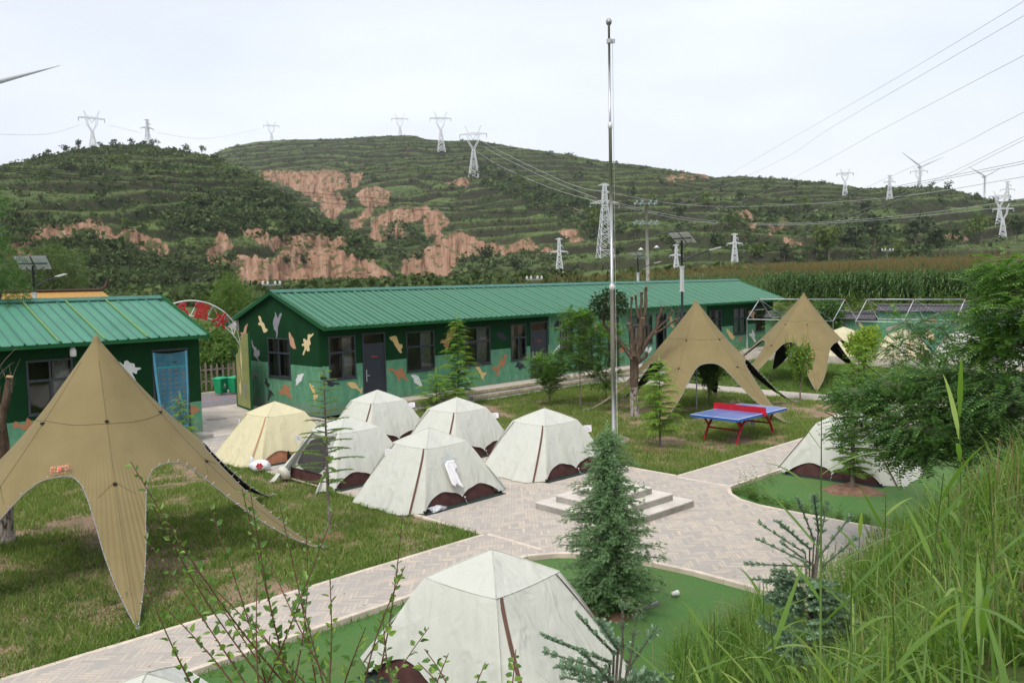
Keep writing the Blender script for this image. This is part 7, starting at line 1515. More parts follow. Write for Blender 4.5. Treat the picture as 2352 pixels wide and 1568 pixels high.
# ---- pollarded bare trees
def pollard(lab, x, y, limbs, trunk, twigs=0, leafy=None, sc=1.):
    r = thing('pollarded_tree', lab, 'tree', (x, y, -.03), 0, None, sc); m = MB(); trunk = (trunk[0], [a_*.88 for a_ in trunk[1]]); limbs = [(p_, [a_*.80 for a_ in r_]) for p_, r_ in limbs]; m.tube(trunk[0], trunk[1], 12, 0)
    for pts, rad in limbs:
        pts = [Vector(p) for p in pts]; q_, w_ = [], []
        for i in range(len(pts)-1):
            for j in range(3): t_ = j/3; q_.append(tuple(pts[i].lerp(pts[i+1], t_)+Vector((random.gauss(0, .012), random.gauss(0, .012), 0)))); w_.append((rad[i]*(1-t_)+rad[i+1]*t_)*random.uniform(.88, 1.16))
        m.tube(q_+[tuple(pts[-1])], w_+[rad[-1]], 9, 0); e = Vector(pts[-1]); d = (e-Vector(pts[-2])).normalized(); m.tube([e-d*.01, e+d*.012], [rad[-1]*1.12, rad[-1]*1.05], 9, 1)
    t = NT('mottled_bark'); P = t.coord(); mp_ = t.n('ShaderNodeMapping'); mp_.inputs['Scale'].default_value = (6, 6, 2.2); t.l(P, mp_.inputs[0]); n1 = t.noise(2.2, 7, .7, mp_.outputs[0]); s = t.n('ShaderNodeSeparateXYZ'); t.l(P, s.inputs[0])
    c = t.ramp(n1, [(.3, (.045, .033, .025)), (.55, (.12, .085, .06)), (.75, (.21, .16, .12))]); lo_ = t.math('MULTIPLY', t.math('LESS_THAN', s.outputs[2], 1.05), t.ramp(n1, [(.42, 0.), (.55, .8)])); c = t.mix(lo_, c, (.42, .38, .34))
    m.build('trunk', [t.fin(t.bsdf(c, .95, 0, .1, t.bump(n1, 1., .05))), plain('cut_wood', (.42, .28, .15), .8)], r)
    if twigs:
        pass
        for i in range(twigs):
            pts, rad = random.choice(limbs); b = Vector(pts[-1])+Vector((random.gauss(0, .03), random.gauss(0, .03), -random.random()*.35)); d = Vector((random.gauss(0, .6), random.gauss(0, .4), random.uniform(.3, 1))).normalized()*random.uniform(.3, .8); tw = MB(); tw.tube([b, b+d*.5+Vector((0, 0, .03)), b+d], [.007, .005, .002], 4, cap=False); tw.build('twig', M['bark_grey'], r)
    if leafy:
        c, k = leafy; d = norm(RNG.normal(size=(k, 3))); Pp = np.array(c[:3])+d*RNG.random((k, 1))**.4*np.array([c[3], c[3], c[4]]); sprays('crown', t_leaf2(.3), Pp, d+RNG.normal(size=(k, 3))*.4, RNG.normal(size=(k, 3))+[0, 0, 1.], .13*RNG.uniform(.7, 1.2, k), leaf('dark_glossy_leaves', (.018, .045, .018), (.045, .085, .03), (.09, .14, .05), .2, .4), r)
    return r
x, y = spot(1458, 957)
pollard('large pollarded tree with upright cut limbs right of the flagpole', x, y, [
 ([(0, 0, 1.95), (-.30, .1, 2.35), (-.62, .15, 2.75), (-.98, .15, 3.15), (-1.0, .1, 3.45), (-.93, .1, 3.9)], [.10, .09, .075, .065, .075, .062]),
 ([(-.05, 0, 2.0), (-.02, .0, 2.55), (-.12, 0, 3.05), (-.18, 0, 3.2)], [.13, .10, .085, .07]), ([(-.12, 0, 2.95), (-.09, 0, 3.4), (-.05, 0, 4.1)], [.06, .052, .048]),
 ([(.05, 0, 2.0), (.20, -.05, 2.6), (.25, -.05, 3.2), (.30, 0, 3.35)], [.15, .14, .13, .10]), ([(.24, 0, 3.2), (.12, 0, 3.6), (.06, 0, 4.15)], [.06, .05, .04]), ([(.27, 0, 3.25), (.25, 0, 3.7), (.27, 0, 4.25)], [.075, .066, .055]), ([(.32, 0, 3.25), (.42, 0, 3.75), (.43, 0, 4.42)], [.075, .066, .055]),
 ([(.10, 0, 2.1), (.50, .05, 2.65), (.74, .05, 3.0), (.85, .05, 3.35), (1.0, .1, 3.75)], [.11, .09, .08, .065, .05]), ([(.72, 0, 2.9), (.95, 0, 3.15), (1.18, 0, 3.35), (1.30, 0, 3.6)], [.06, .05, .045, .04]), ([(.70, 0, 2.85), (1.0, 0, 3.0), (1.42, 0, 3.30)], [.05, .045, .035]), ([(.05, 0, 1.8), (.38, -.1, 2.1), (.42, -.1, 2.22)], [.09, .07, .06])],
 ([(.02, 0, -.1), (0, 0, .3), (-.02, 0, 1.0), (.0, 0, 1.6), (0, 0, 2.1)], [.22, .185, .165, .17, .16]), 46, ((-.80, .25, 3.85, .62, .5), 1100))
x, y = spot(14, 1245)
pollard('pollarded tree with two cut limbs at the left edge behind the star canopy leg', x-.05, y+.05, [
 ([(0, 0, 2.2), (-.03, 0, 2.55), (.02, 0, 2.8), (-.02, 0, 3.15)], [.16, .11, .07, .06]), ([(.02, 0, 2.1), (.12, 0, 2.5), (.22, 0, 2.85), (.28, 0, 3.12)], [.14, .10, .075, .07])],
 ([(.06, 0, -.1), (.03, 0, .3), (.04, 0, 1.2), (.0, 0, 1.9), (0, 0, 2.35)], [.17, .145, .16, .19, .15]), 14)
# ---- willows, bushes and garden behind the camp
def lobes(k, w, h, r0=.45): return [(random.gauss(0, w*.32), random.gauss(0, w*.25), h*random.uniform(.35, .85), w*random.uniform(r0*.6, r0), h*random.uniform(.18, .28)) for _ in range(k)]+[(0, 0, h*.75, w*.35, h*.25), (0, 0, h*.4, w*.45, h*.3)]
for px, pt, d, w, n, mt, lab in ((42, 560, 62, 3.0, 3600, 'l_willow', 'grey green willow behind the solar lamp at the left edge'), (105, 552, 58, 2.7, 3600, 'l_willow', 'tall grey green willow just right of the left solar lamp'), (168, 566, 66, 2.6, 3200, 'l_willow', 'grey green willow, rightmost of the three behind the yellow roof'), (527, 624, 62, 1.75, 4200, 'l_willow2', 'light green conical willow above the entrance arch')):
    g = at(px, pt, d); h = g[2]-1.5; cs = lobes(8, w, h) if px < 300 else [(0, 0, h*.82, w*.45, h*.18), (.1, 0, h*.62, w*.8, h*.24), (-.3, .2, h*.42, w*.95, h*.25), (.4, -.2, h*.3, w*.9, h*.25)]; leafball('willow', lab, g[0], g[1], 1.5, cs, .30, n, mt, TPIN2)
g = at(-12, 520, 30); leafball('dark_tree', 'dark leafy tree leaning in at the left edge above the left hut', g[0]-.3, g[1], 1.0, [(0, 0, 4.6, 1.0, .8), (-.3, 0, 5.8, .8, .9), (.35, 0, 3.6, .8, .6), (-.2, 0, 2.8, .8, .6), (.1, .1, 6.3, .5, .5)], .22, 2600, 'l_locust_d', TPIN2)
bush_specs = [(452, 735, 46, 1.3, 1.6, 'l_weed', 'leafy bush just right of the left hut roof'), (485, 742, 44, 1.4, 1.5, 'l_weed', 'broad leafy bush below the arch lettering'), (520, 745, 47, 1.2, 1.4, 'l_locust_d', 'dark bush under the right end of the arch'), (540, 770, 50, 1.2, 1.4, 'l_weed', 'bush behind the top of the gate leaf'), (470, 800, 43, .7, .8, 'l_locust_d', 'dark vegetable plant behind the left pickets'), (505, 790, 42, .9, .9, 'l_weed', 'vine covered pole in the garden behind the pickets')]
for px, pt, d, w, hh, mt, lab in bush_specs: g = at(px, pt, d); leafball('bush', lab, g[0], g[1], g[2]-hh*1.6, lobes(4, w, hh*1.6), .20, 1300, mt, t_leaf2(), cat='bush')
m = MB()
for i in range(22): u, v = random.uniform(16.5, 22), random.uniform(38.6, 42); x, y = W2(u, v); z = float(zground(u, v)); m.tube([(x, y, z), (x+random.gauss(0, .12), y+random.gauss(0, .1), z+1.8)], .012, 5)
tag(m.build('bean_poles', plain('bamboo', (.42, .33, .22), .8)), 'thin bean poles standing in the garden behind the picket fence', 'garden poles', kind='stuff')
def weeds(name, lab, U_, V_, h, ll, mat, kmin=6, kmax=12, zf=zground, tm=None, zo=0.):
    """many leafy stems as one mass"""
    P, D, L = [], [], []
    for u, v, hh in zip(U_, V_, h):
        x, y = W2(u, v); z = float(zf(u, v))+zo if zf else zo; k = random.randint(kmin, kmax); lx, ly = random.gauss(0, .15)*hh, random.gauss(0, .15)*hh
        for i in range(k): t = (i+.6)/k; a = i*2.4+u*9; P.append((x+lx*t, y+ly*t, z+hh*t)); D.append((cos(a), sin(a), .55)); L.append(ll*random.uniform(.6, 1.3)*(1.15-.6*t))
    o = sprays(name, t_leaf2(.2) if tm is None else tm, P, D, np.tile([0, 0, 1.], (len(P), 1)), L, M[mat]); return tag(o, lab, 'weeds', kind='stuff')
n = 900; weeds('garden_weeds', 'green weeds and vegetables behind the picket fence', RNG.uniform(12, 26, n), RNG.uniform(37.9, 46, n), RNG.uniform(.3, 1.0, n), .26, 'l_weed', zo=0)
n = 260; weeds('road_verge_weeds', 'low weeds on the far verge of the road', RNG.uniform(8, 26, n), 36.4+RNG.random(n)*1.3, RNG.uniform(.1, .3, n), .13, 'l_weed')
n = 1500; weeds('bank_weeds', 'mixed green weeds on the bank between the tiled wall and the maize', RNG.uniform(48.5, 54.5, n), RNG.uniform(-2, 40, n), RNG.uniform(.4, 1.2, n), .30, 'l_weed')
n = 420; weeds('dry_bank_weeds', 'rust brown dried weeds on the bank in front of the maize', RNG.uniform(49, 54, n), RNG.uniform(4, 26, n), RNG.uniform(.5, 1.5, n), .22, 'l_dry', tm=t_leaf(.06))
n = 150; a = RNG.random(n); weeds('apron_weeds', 'sprawling green weeds along the edge of the right turf', 15.62+RNG.random(n)**2*.5+.7*np.clip((a-.55)*2, 0, 1), 6.6+a*3.2, RNG.uniform(.06, .26, n), .085, 'l_weed', zf=None, zo=-.06)
n = 36; a = RNG.random(n); weeds('turf_corner_weeds', 'taller thin weeds at the corner of the right turf and path', 16.3+RNG.random(n)*1.6, 9.4+RNG.random(n)*.45, RNG.uniform(.2, .5, n), .07, 'l_weed', zf=None, zo=-.06)
n = 90; a = RNG.random(n); weeds('lawn_weeds', 'silvery tall weeds at the left front of the left lawn', 1.3+RNG.random(n)*3.2, 11.8+RNG.random(n)*3, RNG.uniform(.2, .55, n), .09, 'l_willow', 10, 18, zf=None, zo=-.04, tm=t_leaf(.10))
n = 70; weeds('lawn_weeds', 'broad low weeds in the shaded part of the left lawn', 2+RNG.random(n)*7, 12+RNG.random(n)*5, RNG.uniform(.05, .14, n), .11, 'l_weed', zf=None, zo=-.04)
# ---- maize
def maize(name, lab, U_, V_, zf, leaves=9, h0=2.3, mat='l_maize', hmul=1.):
    n = len(U_); x = UU[0]*U_+NN[0]*V_; y = UU[1]*U_+NN[1]*V_; z = zf(U_, V_); h = h0*RNG.uniform(.85, 1.12, n)*hmul; Q = []
    for i in range(leaves):
        t = .15+.72*i/leaves+.03*RNG.random(n); a = RNG.random(n)*.5+i*pi+RNG.random(n)*1.2; L_ = (.55+.3*RNG.random(n))*(1.1-.45*t)*h0/2.3; dx, dy = np.cos(a), np.sin(a); w = .045*h0/2.3*(1+.3*RNG.random(n)); prev = None
        for k in range(4):
            s = k/3; rr = L_*s*.72; zz = z+h*t+L_*(.85*s-1.15*s*s*(0.6+.6*RNG.random(n) if k == 3 else .9)); ww = w*(1, 1.15, .8, .1)[k]; A = np.stack([x+dx*rr-dy*ww, y+dy*rr+dx*ww, zz], -1); B = np.stack([x+dx*rr+dy*ww, y+dy*rr-dx*ww, zz], -1)
            if prev: Q.append(np.stack([prev[0], prev[1], B, A], 1))
            prev = (A, B)
    nl = len(Q)*n
    S_ = np.stack([np.stack([x-.014, y, z], -1), np.stack([x+.014, y, z], -1), np.stack([x+.008, y, z+h*.95], -1), np.stack([x-.008, y, z+h*.95], -1)], 1); Q.append(S_); T_ = []
    for k in range(4): a = k*1.57+RNG.random(n); dx, dy = np.cos(a)*.09, np.sin(a)*.09; T_.append(np.stack([np.stack([x-.01, y, z+h*.93], -1), np.stack([x+.01, y, z+h*.93], -1), np.stack([x+dx+.012, y+dy, z+h+.16+.05*RNG.random(n)], -1), np.stack([x+dx-.012, y+dy, z+h+.16+.05*RNG.random(n)], -1)], 1))
    Q += T_; V = np.concatenate(Q).reshape(-1, 3); mi = np.concatenate([np.zeros(nl+n, int), np.ones(4*n, int)])
    return tag(np_mesh(name, V, np.arange(len(V)).reshape(-1, 4), [M[mat], M['tassel']], mi=mi), lab, 'maize', kind='stuff')
M['l_maize'] = leaf('maize_leaves', (.030, .075, .016), (.075, .150, .030), (.16, .23, .08), .35, .45, .35); M['tassel'] = leaf('maize_tassels', (.13, .105, .045), (.22, .17, .075), None, .3, .8)
uu_ = np.concatenate([np.full(210, 54.8+.62*i) for i in range(5)]+[np.full(110, 57.9+1.0*i) for i in range(34)]); n = len(uu_); vv_ = np.where(uu_ < 57.8, RNG.uniform(-14, 31.5, n), RNG.uniform(-18, 40, n)); k = vv_ < 31+(uu_-55)*.12
maize('maize_field', 'tall green maize field with reddish tassels behind the tiled wall', uu_[k]+RNG.normal(size=k.sum())*.1, vv_[k], zground, 9)
n = 2600; maize('maize_field', 'distant maize strip with brown tassels beyond the long roof', RNG.uniform(60, 130, n), RNG.uniform(34, 62, n), zground, 4, 1.9)
# ---- low scrub across the flat valley floor
n = 2600; az = RNG.uniform(-.62, .62, n); rr = RNG.uniform(105, 300, n); C = np.stack([np.sin(az)*rr, np.cos(az)*rr, 0*rr], 1); uu_, vv_ = uvof(C[:, 0], C[:, 1]); k = (vv_ > 60) & (fbm(C[:, 0]/25., C[:, 1]/25., 3) > .46); C = C[k]; C[:, 2] = zground(uu_[k], vv_[k]); sz = RNG.uniform(.8, 2.4, len(C))
tag(clump_mesh('valley_scrub', C, sz, 34, .26, M['scrub'], .75), 'bushes scattered over the valley floor behind the huts', 'scrub', kind='stuff')
# ---- the grassy bank in the foreground
def bank_ok(u, v): px, py = proj(np.stack([UU[0]*u+NN[0]*v, UU[1]*u+NN[1]*v, zground(u, v)], -1)); d = np.hypot(u, v); return (px > -300) & (px < 2700) & (d > 1.6)
def sow(n, ulo, uhi, vlo, vhi, dens=None):
    U_ = ulo+(uhi-ulo)*RNG.random(n)**1.35; V_ = RNG.uniform(vlo, vhi, n); k = bank_ok(U_, V_); x_, y_ = UU[0]*U_+NN[0]*V_, UU[1]*U_+NN[1]*V_; k &= (y_ > .9)
    if dens: k &= dens(U_, V_)
    return U_[k], V_[k]
U_, V_ = sow(80000, 1.6, 24, -2.5, 6.2, lambda u, v: (fbm(u*1.1, v*1.1+7, 3) > .36) & ((u > 4.4) | (RNG.random(len(u)) < .10)) & (u+1.1*v > 4.6) & (v < 5.0+1.2*sstep(6.8, 9, u))); hh = (.25+.60*RNG.random(len(U_))**1.3)*(.6+.9*fbm(U_*.7, V_*.7, 2))
tag(blades('tall_grass', U_, V_, hh, .007+.012*RNG.random(len(U_)), hh*RNG.uniform(.05, .75, len(U_)), M['l_grass'], -.02, 4, zground, .6), 'long green grass covering the bank in the foreground', 'grass', kind='stuff')
U_, V_ = sow(9000, 1.6, 24, -2.5, 6.0, lambda u, v: (u > 4.6) & (fbm(u*1.7+40, v*1.7, 3) > .5)); hh = .5+.45*RNG.random(len(U_))
tag(blades('dry_stalks', U_, V_, hh, .005+.004*RNG.random(len(U_)), hh*RNG.uniform(0, .5, len(U_)), M['l_dry'], -.02, 3, zground, .3), 'dry straw coloured stalks mixed into the long grass on the bank', 'grass', kind='stuff')
U_, V_ = sow(3800, 2.6, 22, -1.5, 5.8, lambda u, v: (u > 4.2)); weeds('bank_herbs', 'leafy herbs growing amid the long grass on the bank', U_, V_, RNG.uniform(.2, .7, len(U_)), .085, 'l_weed', 8, 16, tm=t_leaf2(.22))
U_, V_ = sow(1800, 5, 22, -1.0, 5.2); weeds('bank_herbs', 'fine feathery weeds amid the long grass on the bank', U_, V_, RNG.uniform(.3, .75, len(U_)), .06, 'l_grass', 16, 26, tm=t_leaf(.06))
def reed(lab, x, y, z, h, n=9, Lf=.62, w=.019, mat='l_reed', lean=(0, 0)):
    r = thing('reed', lab, 'reed', (x, y, z), random.uniform(0, 6), 'tall reeds on the bank'); m = MB(); m.tube([(0, 0, -.05), (lean[0]*.4, lean[1]*.4, h*.5), (lean[0], lean[1], h*.9)], [.006, .0045, .0015], 5); m.build('stalk', M['stem_green'], r); V = []; F = []
    for i in range(n):
        t = .18+.78*i/n; a = i*pi+random.gauss(0, .5); L = Lf*random.uniform(.7, 1.15)*(1.1-.4*t); b = np.array([lean[0]*t, lean[1]*t, h*t*.92]); steep = random.uniform(.8, 2.2); cu_ = random.uniform(.2, 1.2); base = len(V)
        for k in range(8):
            s = k/7; p = b+np.array([cos(a)*L*s*.55, sin(a)*L*s*.55, L*(steep*.38*s-cu_*.35*s*s)]); ww = w*(.35+1.5*s if s < .35 else 1.0*(1-s)**.75+.02)*.75; sd_ = np.array([-sin(a), cos(a), 0])*ww; V += [p-sd_, p+sd_]
        for k in range(7): F.append((base+2*k, base+2*k+1, base+2*k+3, base+2*k+2))
    np_mesh('blade', np.array(V), np.array(F), M[mat], r, smooth=True); return r
RS = [(1888, 858, 3.1, 'tall reed standing alone before the right tent'), (2225, 800, 3.9, 'tallest reed with broad blades before the dark locust'), (2120, 1010, 3.6, 'reed just left of the tallest reed'), (2030, 1080, 4.4, 'reed with upright blades in the middle of the bank'), (1640, 1350, 3.4, 'reed at the left end of the tall grass'), (1760, 1290, 4.2, 'reed leaning beside the curved edge of the plaza'), (2325, 1000, 3.0, 'tall reed at the right edge of the bank'), (1800, 1350, 2.9, 'reed low in the grass left of the lone tall reed'), (1960, 1240, 2.8, 'broad bladed reed right of the lone tall reed'), (2240, 1180, 2.6, 'broad bladed reed in the lower right of the bank'), (2080, 1330, 2.3, 'near reed with wide blades at the bottom of the bank'), (2330, 1290, 2.2, 'nearest reed at the bottom right corner'), (1550, 1420, 3.0, 'short reed near the bottom edge beside the spruce'), (1960, 1130, 5.2, 'thin reed behind the grass below the larch bed'), (2180, 1060, 5.0, 'thin reed behind the tallest reed')]
for px, pt, d, lab in RS:
    tp = at(px, pt, d); u, v = uvof(tp[0], tp[1]); z = float(zground(u, v)); h = max(.5, tp[2]-z); reed(lab, tp[0], tp[1], z, h*1.0, int(6+4*h), .44+.10*h, .016+.004*random.random(), lean=(random.gauss(0, .04), random.gauss(0, .04)))
# ---- shoots of the young poplars below the camera
def shoots(lab, specs, dist0):
    g = None; r = None
    for (xb, yb, xt, yt, d) in specs:
        A = Vector(at(xb, yb, d)); B = Vector(at(xt, yt, d+random.uniform(-.1, .35))); base = A+(A-B).normalized()*random.uniform(.3, .5)+Vector((0, 0, -.05))
        if r is None: u, v = uvof(A.x, A.y); r = thing('poplar_shrub', lab, 'shrub', (A.x, A.y, float(zground(u, v))), 0, 'young poplar shrubs below the camera'); o = Vector(r.location)
        n = 9; bow = Vector((random.gauss(0, .05), random.gauss(0, .05), 0)); pts = [base.lerp(B, i/n)+bow*sin(pi*i/n)-o for i in range(n+1)]; root = Vector((random.gauss(0, .08), random.gauss(0, .08), 0)); m = MB(); m.tube([root, (root+pts[0])/2+bow*.5]+pts, [.009, .008]+[.0046*(1-.80*i/n)+.0008 for i in range(n+1)], 5, cap=False); st = m.build('stem', M['stem_red'], r); P, D, L = [], [], []
        Ltot = (B-base).length; k = int(Ltot/.028)
        for i in range(k):
            t = .12+.88*i/k; f = t*n; b = min(n-1, int(f)); p = pts[b].lerp(pts[b+1], f-b); dr = (pts[b+1]-pts[b]).normalized(); a = i*2.4+random.gauss(0, .4); q = Vector((cos(a), sin(a), 0)); q = (q-dr*q.dot(dr)).normalized(); P.append(tuple(p)); D.append(tuple(q*1.0+dr*random.uniform(.5, 1.2))); L.append(.060*random.uniform(.55, 1.15)*(1.05-.4*t))
        sprays('foliage', t_leaf2(.30), P, D, RNG.normal(size=(len(P), 3))*.5+np.array([0, -.4, 1.]), L, M['l_pop'], st)
    return r
shoots('poplar shrub with long red shoots at the lower left', [(690, 1568, 300, 1060, 3.9), (560, 1568, 330, 1230, 3.7), (640, 1568, 345, 1150, 4.2), (520, 1568, 380, 1395, 3.4), (600, 1568, 480, 1160, 4.0), (700, 1568, 440, 1300, 3.9), (470, 1568, 330, 1330, 3.6), (655, 1568, 560, 1400, 3.5), (620, 1568, 400, 1250, 4.3)], 4)
shoots('poplar shrub with upright red shoots in the lower centre left', [(665, 1568, 555, 1120, 3.8), (690, 1568, 572, 1110, 4.0), (720, 1568, 640, 1150, 3.9), (640, 1568, 700, 1180, 4.1), (600, 1568, 770, 1165, 3.9), (745, 1568, 680, 1330, 3.5), (780, 1568, 620, 1290, 3.6), (610, 1568, 590, 1330, 3.4), (735, 1568, 755, 1290, 3.4)], 4)
shoots('poplar shrub with leafy shoots left of the big front tent', [(845, 1568, 925, 1180, 3.7), (880, 1568, 930, 1300, 3.4), (900, 1600, 985, 1440, 3.2), (940, 1600, 880, 1400, 3.3), (800, 1590, 840, 1440, 3.1)], 4)
shoots('poplar shrub with short tips in front of the big front tent', [(970, 1600, 975, 1490, 2.9), (1010, 1600, 1030, 1500, 2.9), (1130, 1600, 1115, 1520, 2.9), (1150, 1600, 1185, 1490, 2.9), (1000, 1600, 960, 1520, 2.8)], 4)
# ---- blue spruces
def spruce(lab, px, py, d, specs):
    r = None; P, D, L = [], [], []; tm = MB()
    for (xb, yb, xt, yt) in specs:
        A, B = Vector(at(xb, yb, d+random.uniform(-.1, .2))), Vector(at(xt, yt, d+random.uniform(-.35, .35)))
        if r is None: c = Vector(at(px, py, d)); u, v = uvof(c.x, c.y); zb = float(zground(u, v)); r = thing('blue_spruce', lab, 'tree', (c.x, c.y, zb), 0, 'blue spruces on the bank'); o = Vector(r.location); tm.tube([(0, 0, -.05), c-o], [.03, .015], 7)
        if r.name == 'blue_spruce' or True:
            for i in range(3):
                t = .25+.72*random.random(); p0 = (c-o)*t; a_ = i*2.4; ln = random.uniform(.3, .55)*(1.15-.45*t); q_ = Vector((cos(a_), sin(a_), random.uniform(.15, .6))).normalized(); tm.tube([p0, p0+q_*ln], [.008, .003], 4, cap=False)
                for k in range(int(ln/.04)): f = p0+q_*(.04*(k+1)); s_ = q_.cross(Vector((0, 0, 1))).normalized()*(1 if k % 2 else -1); P += [tuple(f), tuple(f)]; D += [tuple(q_), tuple(s_+q_*.8)]; L += [.06, random.uniform(.07, .13)]
        a, b = A-o, B-o; tm.tube([(c-o)*.6+Vector((0, 0, 0)), a, b], [.010, .008, .004], 5, cap=False); dr = (b-a).normalized(); Lb = (b-a).length; k = max(3, int(Lb/.05))
        for i in range(k+1):
            t = i/k; p = a.lerp(b, t); P.append(tuple(p)); D.append(tuple(dr)); L.append(.05)
            if i % 2 == 0 or t > .8:
                for s in (-1, 1):
                    q = dr.cross(Vector((0, 0, 1))).normalized()*s+dr*.9+Vector((0, 0, random.uniform(-.1, .5))); P.append(tuple(p)); D.append(tuple(q)); L.append(random.uniform(.04, .07))
    tm.build('trunk', M['bark_grey'], r); P = np.array(P); sprays('crown', t_tuft(30, .42, .09, 3), P, D, RNG.normal(size=P.shape), L, M['l_spruce'], r); return r
spruce('blue spruce with stubby tips in front of the big tent corner', 1400, 1560, 5.2, [(1400, 1520, 1262, 1465), (1410, 1500, 1335, 1420), (1400, 1540, 1262, 1500), (1420, 1490, 1375, 1425), (1430, 1490, 1430, 1400), (1420, 1480, 1395, 1440), (1450, 1500, 1460, 1425), (1400, 1560, 1290, 1530), (1440, 1540, 1500, 1450), (1400, 1560, 1340, 1500), (1380, 1568, 1300, 1555)])
spruce('blue spruce with stubby tips between plaza and reeds', 1860, 1330, 8.2, [(1850, 1270, 1750, 1205), (1860, 1260, 1790, 1200), (1850, 1290, 1745, 1240), (1870, 1240, 1835, 1150), (1860, 1300, 1720, 1295), (1880, 1250, 1900, 1160), (1880, 1280, 1950, 1190), (1850, 1330, 1735, 1330), (1870, 1300, 1800, 1250), (1890, 1300, 1960, 1240), (1860, 1340, 1790, 1310), (1880, 1220, 1870, 1140), (1860, 1360, 1760, 1370)])
# ---- the big locust at the right
def locust(lab, lobes_, per, sl, base, tr):
    r = thing('locust_tree', lab, 'tree', base, 0, 'locust trees on the bank'); o = Vector(base); P, D, N_, L, tm = [], [], [], [], MB(); tm.tube([(0, 0, -.1), (.1, .1, .8), (.1, .2, 1.5)], [tr, tr*.8, tr*.5], 8)
    for (px, py, d, w, h) in lobes_:
        c = Vector(at(px, py, d))-o; tm.tube([(.1, .15, .9), Vector((.1, .15, .9)).lerp(c, .5)+Vector((0, 0, .15)), c], [tr*.55, tr*.35, tr*.12], 6)
        for i in range(6): a = random.uniform(0, 6.28); e = c+Vector((cos(a)*w*.8, sin(a)*w*.8, random.uniform(-.4, .5)*h)); tm.tube([c, c.lerp(e, .5)+Vector((0, 0, .08)), e], [tr*.13, tr*.09, tr*.04], 4, cap=False)
        for i in range(per): dv = Vector((random.gauss(0, 1), random.gauss(0, 1), random.gauss(0, .8))).normalized(); rr = random.random()**.4; P.append((c.x+dv.x*w*rr, c.y+dv.y*w*rr, c.z+dv.z*h*rr)); D.append((dv.x+random.gauss(0, .5), dv.y+random.gauss(0, .5), random.gauss(.05, .3))); N_.append((random.gauss(0, .3), random.gauss(0, .3), 1.)); L.append(sl*random.uniform(.6, 1.2))
    tm.build('trunk', M['bark_grey'], r); return r, P, D, N_, L
b = W2(15.5, 3.6); b = (b[0], b[1], float(zground(15.5, 3.6)))
r, P, D, N_, L = locust('large dark locust tree spreading over the right bank', [(1990, 985, 14.3, .42, .32), (2080, 950, 14.5, .5, .38), (2160, 925, 14.6, .55, .38), (2240, 950, 14.2, .6, .45), (2110, 990, 13.8, .55, .4), (2190, 1010, 13.6, .5, .4), (2060, 890, 15.0, .45, .2), (1975, 915, 14.8, .35, .2), (2310, 880, 14.0, .55, .4), (2280, 1000, 13.5, .55, .4), (2150, 870, 15.2, .4, .2), (2330, 930, 13.5, .6, .5), (2100, 1040, 13.6, .4, .25), (2250, 870, 15, .45, .25)], 210, .34, b, .08)
sprays('crown', TPIN, P, D, N_, L, M['l_locust_d'], r)
b = W2(17.2, 4.6); b = (b[0], b[1], float(zground(17.2, 4.6)))
r, P, D, N_, L = locust('locust sapling with upright crown before the terrace tents', [(2130, 780, 17.8, .48, .36), (2085, 745, 18.0, .3, .3), (2170, 760, 17.6, .4, .3), (2120, 830, 17.6, .5, .25), (2215, 730, 17.5, .28, .4), (2060, 800, 17.8, .25, .18), (2190, 830, 17.2, .4, .25)], 75, .30, b, .05)
sprays('crown', TPIN, P, D, N_, L, M['l_locust_d'], r)
b = W2(14.2, 2.2); b = (b[0], b[1], float(zground(14.2, 2.2)))
r, P, D, N_, L = locust('bright green locust reaching highest at the right edge', [(2330, 610, 14.5, .42, .25), (2370, 640, 14.2, .5, .35), (2300, 650, 14.6, .35, .2), (2340, 700, 14.2, .5, .3), (2290, 740, 14.4, .4, .25), (2360, 770, 14, .5, .35), (2310, 800, 14.2, .45, .25), (2395, 700, 13.8, .5, .5), (2260, 800, 14.6, .35, .2)], 170, .32, b, .06)
sprays('crown', TPIN, P, D, N_, L, M['l_locust'], r)
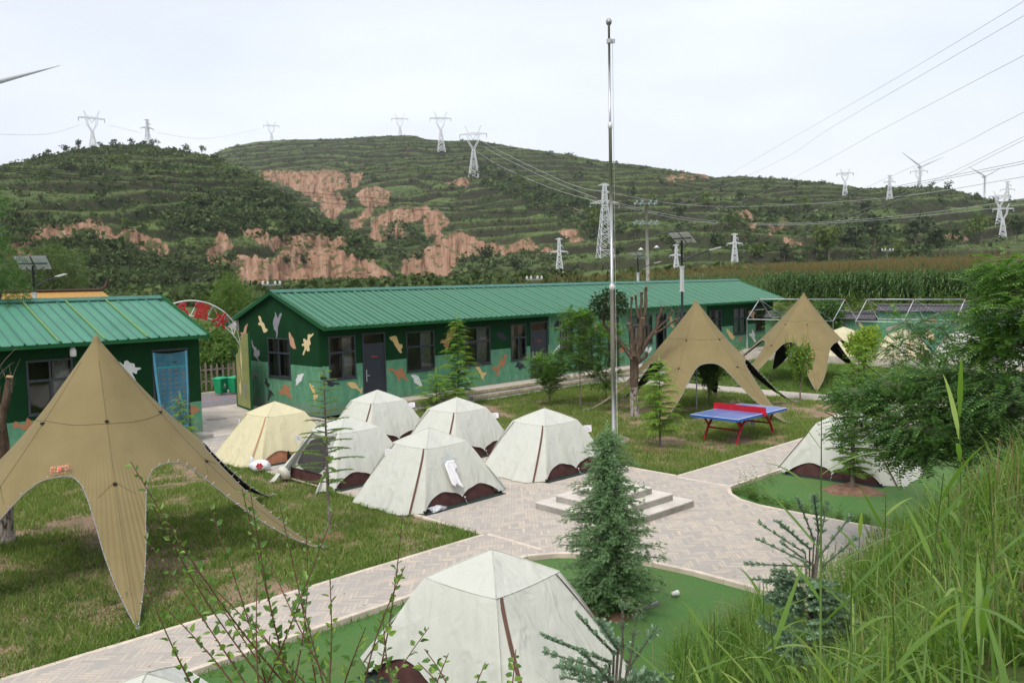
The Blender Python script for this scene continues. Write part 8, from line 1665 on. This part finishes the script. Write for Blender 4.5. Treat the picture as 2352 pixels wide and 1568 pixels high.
# mulch beds
def bed(px, py, z, rx, lab):
    x, y = spot(px, py, z=z); m = MB(); n = 40; vs = [(0, 0, .07)]
    for k in range(1, 5):
        for i in range(n): a = 2*pi*i/n; q = rx*k/4*(1+.12*sin(3*a+px)+.08*sin(7*a)); vs.append((q*cos(a), q*sin(a), .07*(1-(k/4)**2)+random.uniform(-.008, .02)*(k < 4)-.01*(k == 4)))
    m.add(vs, [(0, 1+i, 1+(i+1) % n) for i in range(n)]+[(1+(k-1)*n+i, 1+k*n+i, 1+k*n+(i+1) % n, 1+(k-1)*n+(i+1) % n) for k in range(1, 4) for i in range(n)], 0, True); o = m.build('soil_bed', M['earth']); o.location = (x, y, z+.004); tag(o, kind='structure')
bed(1400, 1395, -.07, .50, ''); bed(1958, 1125, -.07, .62, ''); bed(757, 1235, -.03, .38, ''); bed(1505, 1035, -.03, .4, '')
m = MB(); x, y = spot(1478, 1400, z=-.07); m.box((x, y, -.05), (.62, .03, .05), 0, R(38)); tag(m.build('edging_strip', plain('mauve_plastic', (.30, .27, .30), .6)), 'grey plastic edging strip beside the mulch of the cedar', 'edging')

# small litter on the turf and pavers
n = 420; U_ = RNG.uniform(0, 17, n); V_ = RNG.uniform(6.0, 21, n); k = (V_ < 9.9) | (V_ > 11.6) & (U_ > 10.6) | (V_ > 10.1) & (V_ < 11.4); U_, V_ = U_[k], V_[k]; n = len(U_)
x = UU[0]*U_+NN[0]*V_; y = UU[1]*U_+NN[1]*V_; P = np.stack([x, y, np.where((V_ < 9.9) & ((U_ < 11) | (U_ > 15.7)), -.062, .008)], 1); a = RNG.random(n)*6.28
o = sprays('litter', t_leaf(.35), P, np.stack([np.cos(a), np.sin(a), 0*a+.05], 1), np.tile([0, 0, 1.], (n, 1)), RNG.uniform(.012, .045, n), M['l_dry']); tag(o, 'dry leaf scraps scattered over the turf and pavers', 'litter', kind='stuff')
# ================================================================== thin summer haze
hz = MB(); hz.b2((-2300, -60, -3), (3000, 2700, 420)); o = hz.build('haze', [])
t = NT('haze_air'); v = t.n('ShaderNodeVolumePrincipled'); v.inputs['Color'].default_value = (.88, .91, 1., 1); v.inputs['Density'].default_value = .00011; v.inputs['Anisotropy'].default_value = .3; t.l(v.outputs[0], t.out.inputs['Volume'])
o.data.materials.append(t.m); tag(o, kind='stuff')
S.cycles.volume_bounces = 0; S.cycles.volume_max_steps = 32
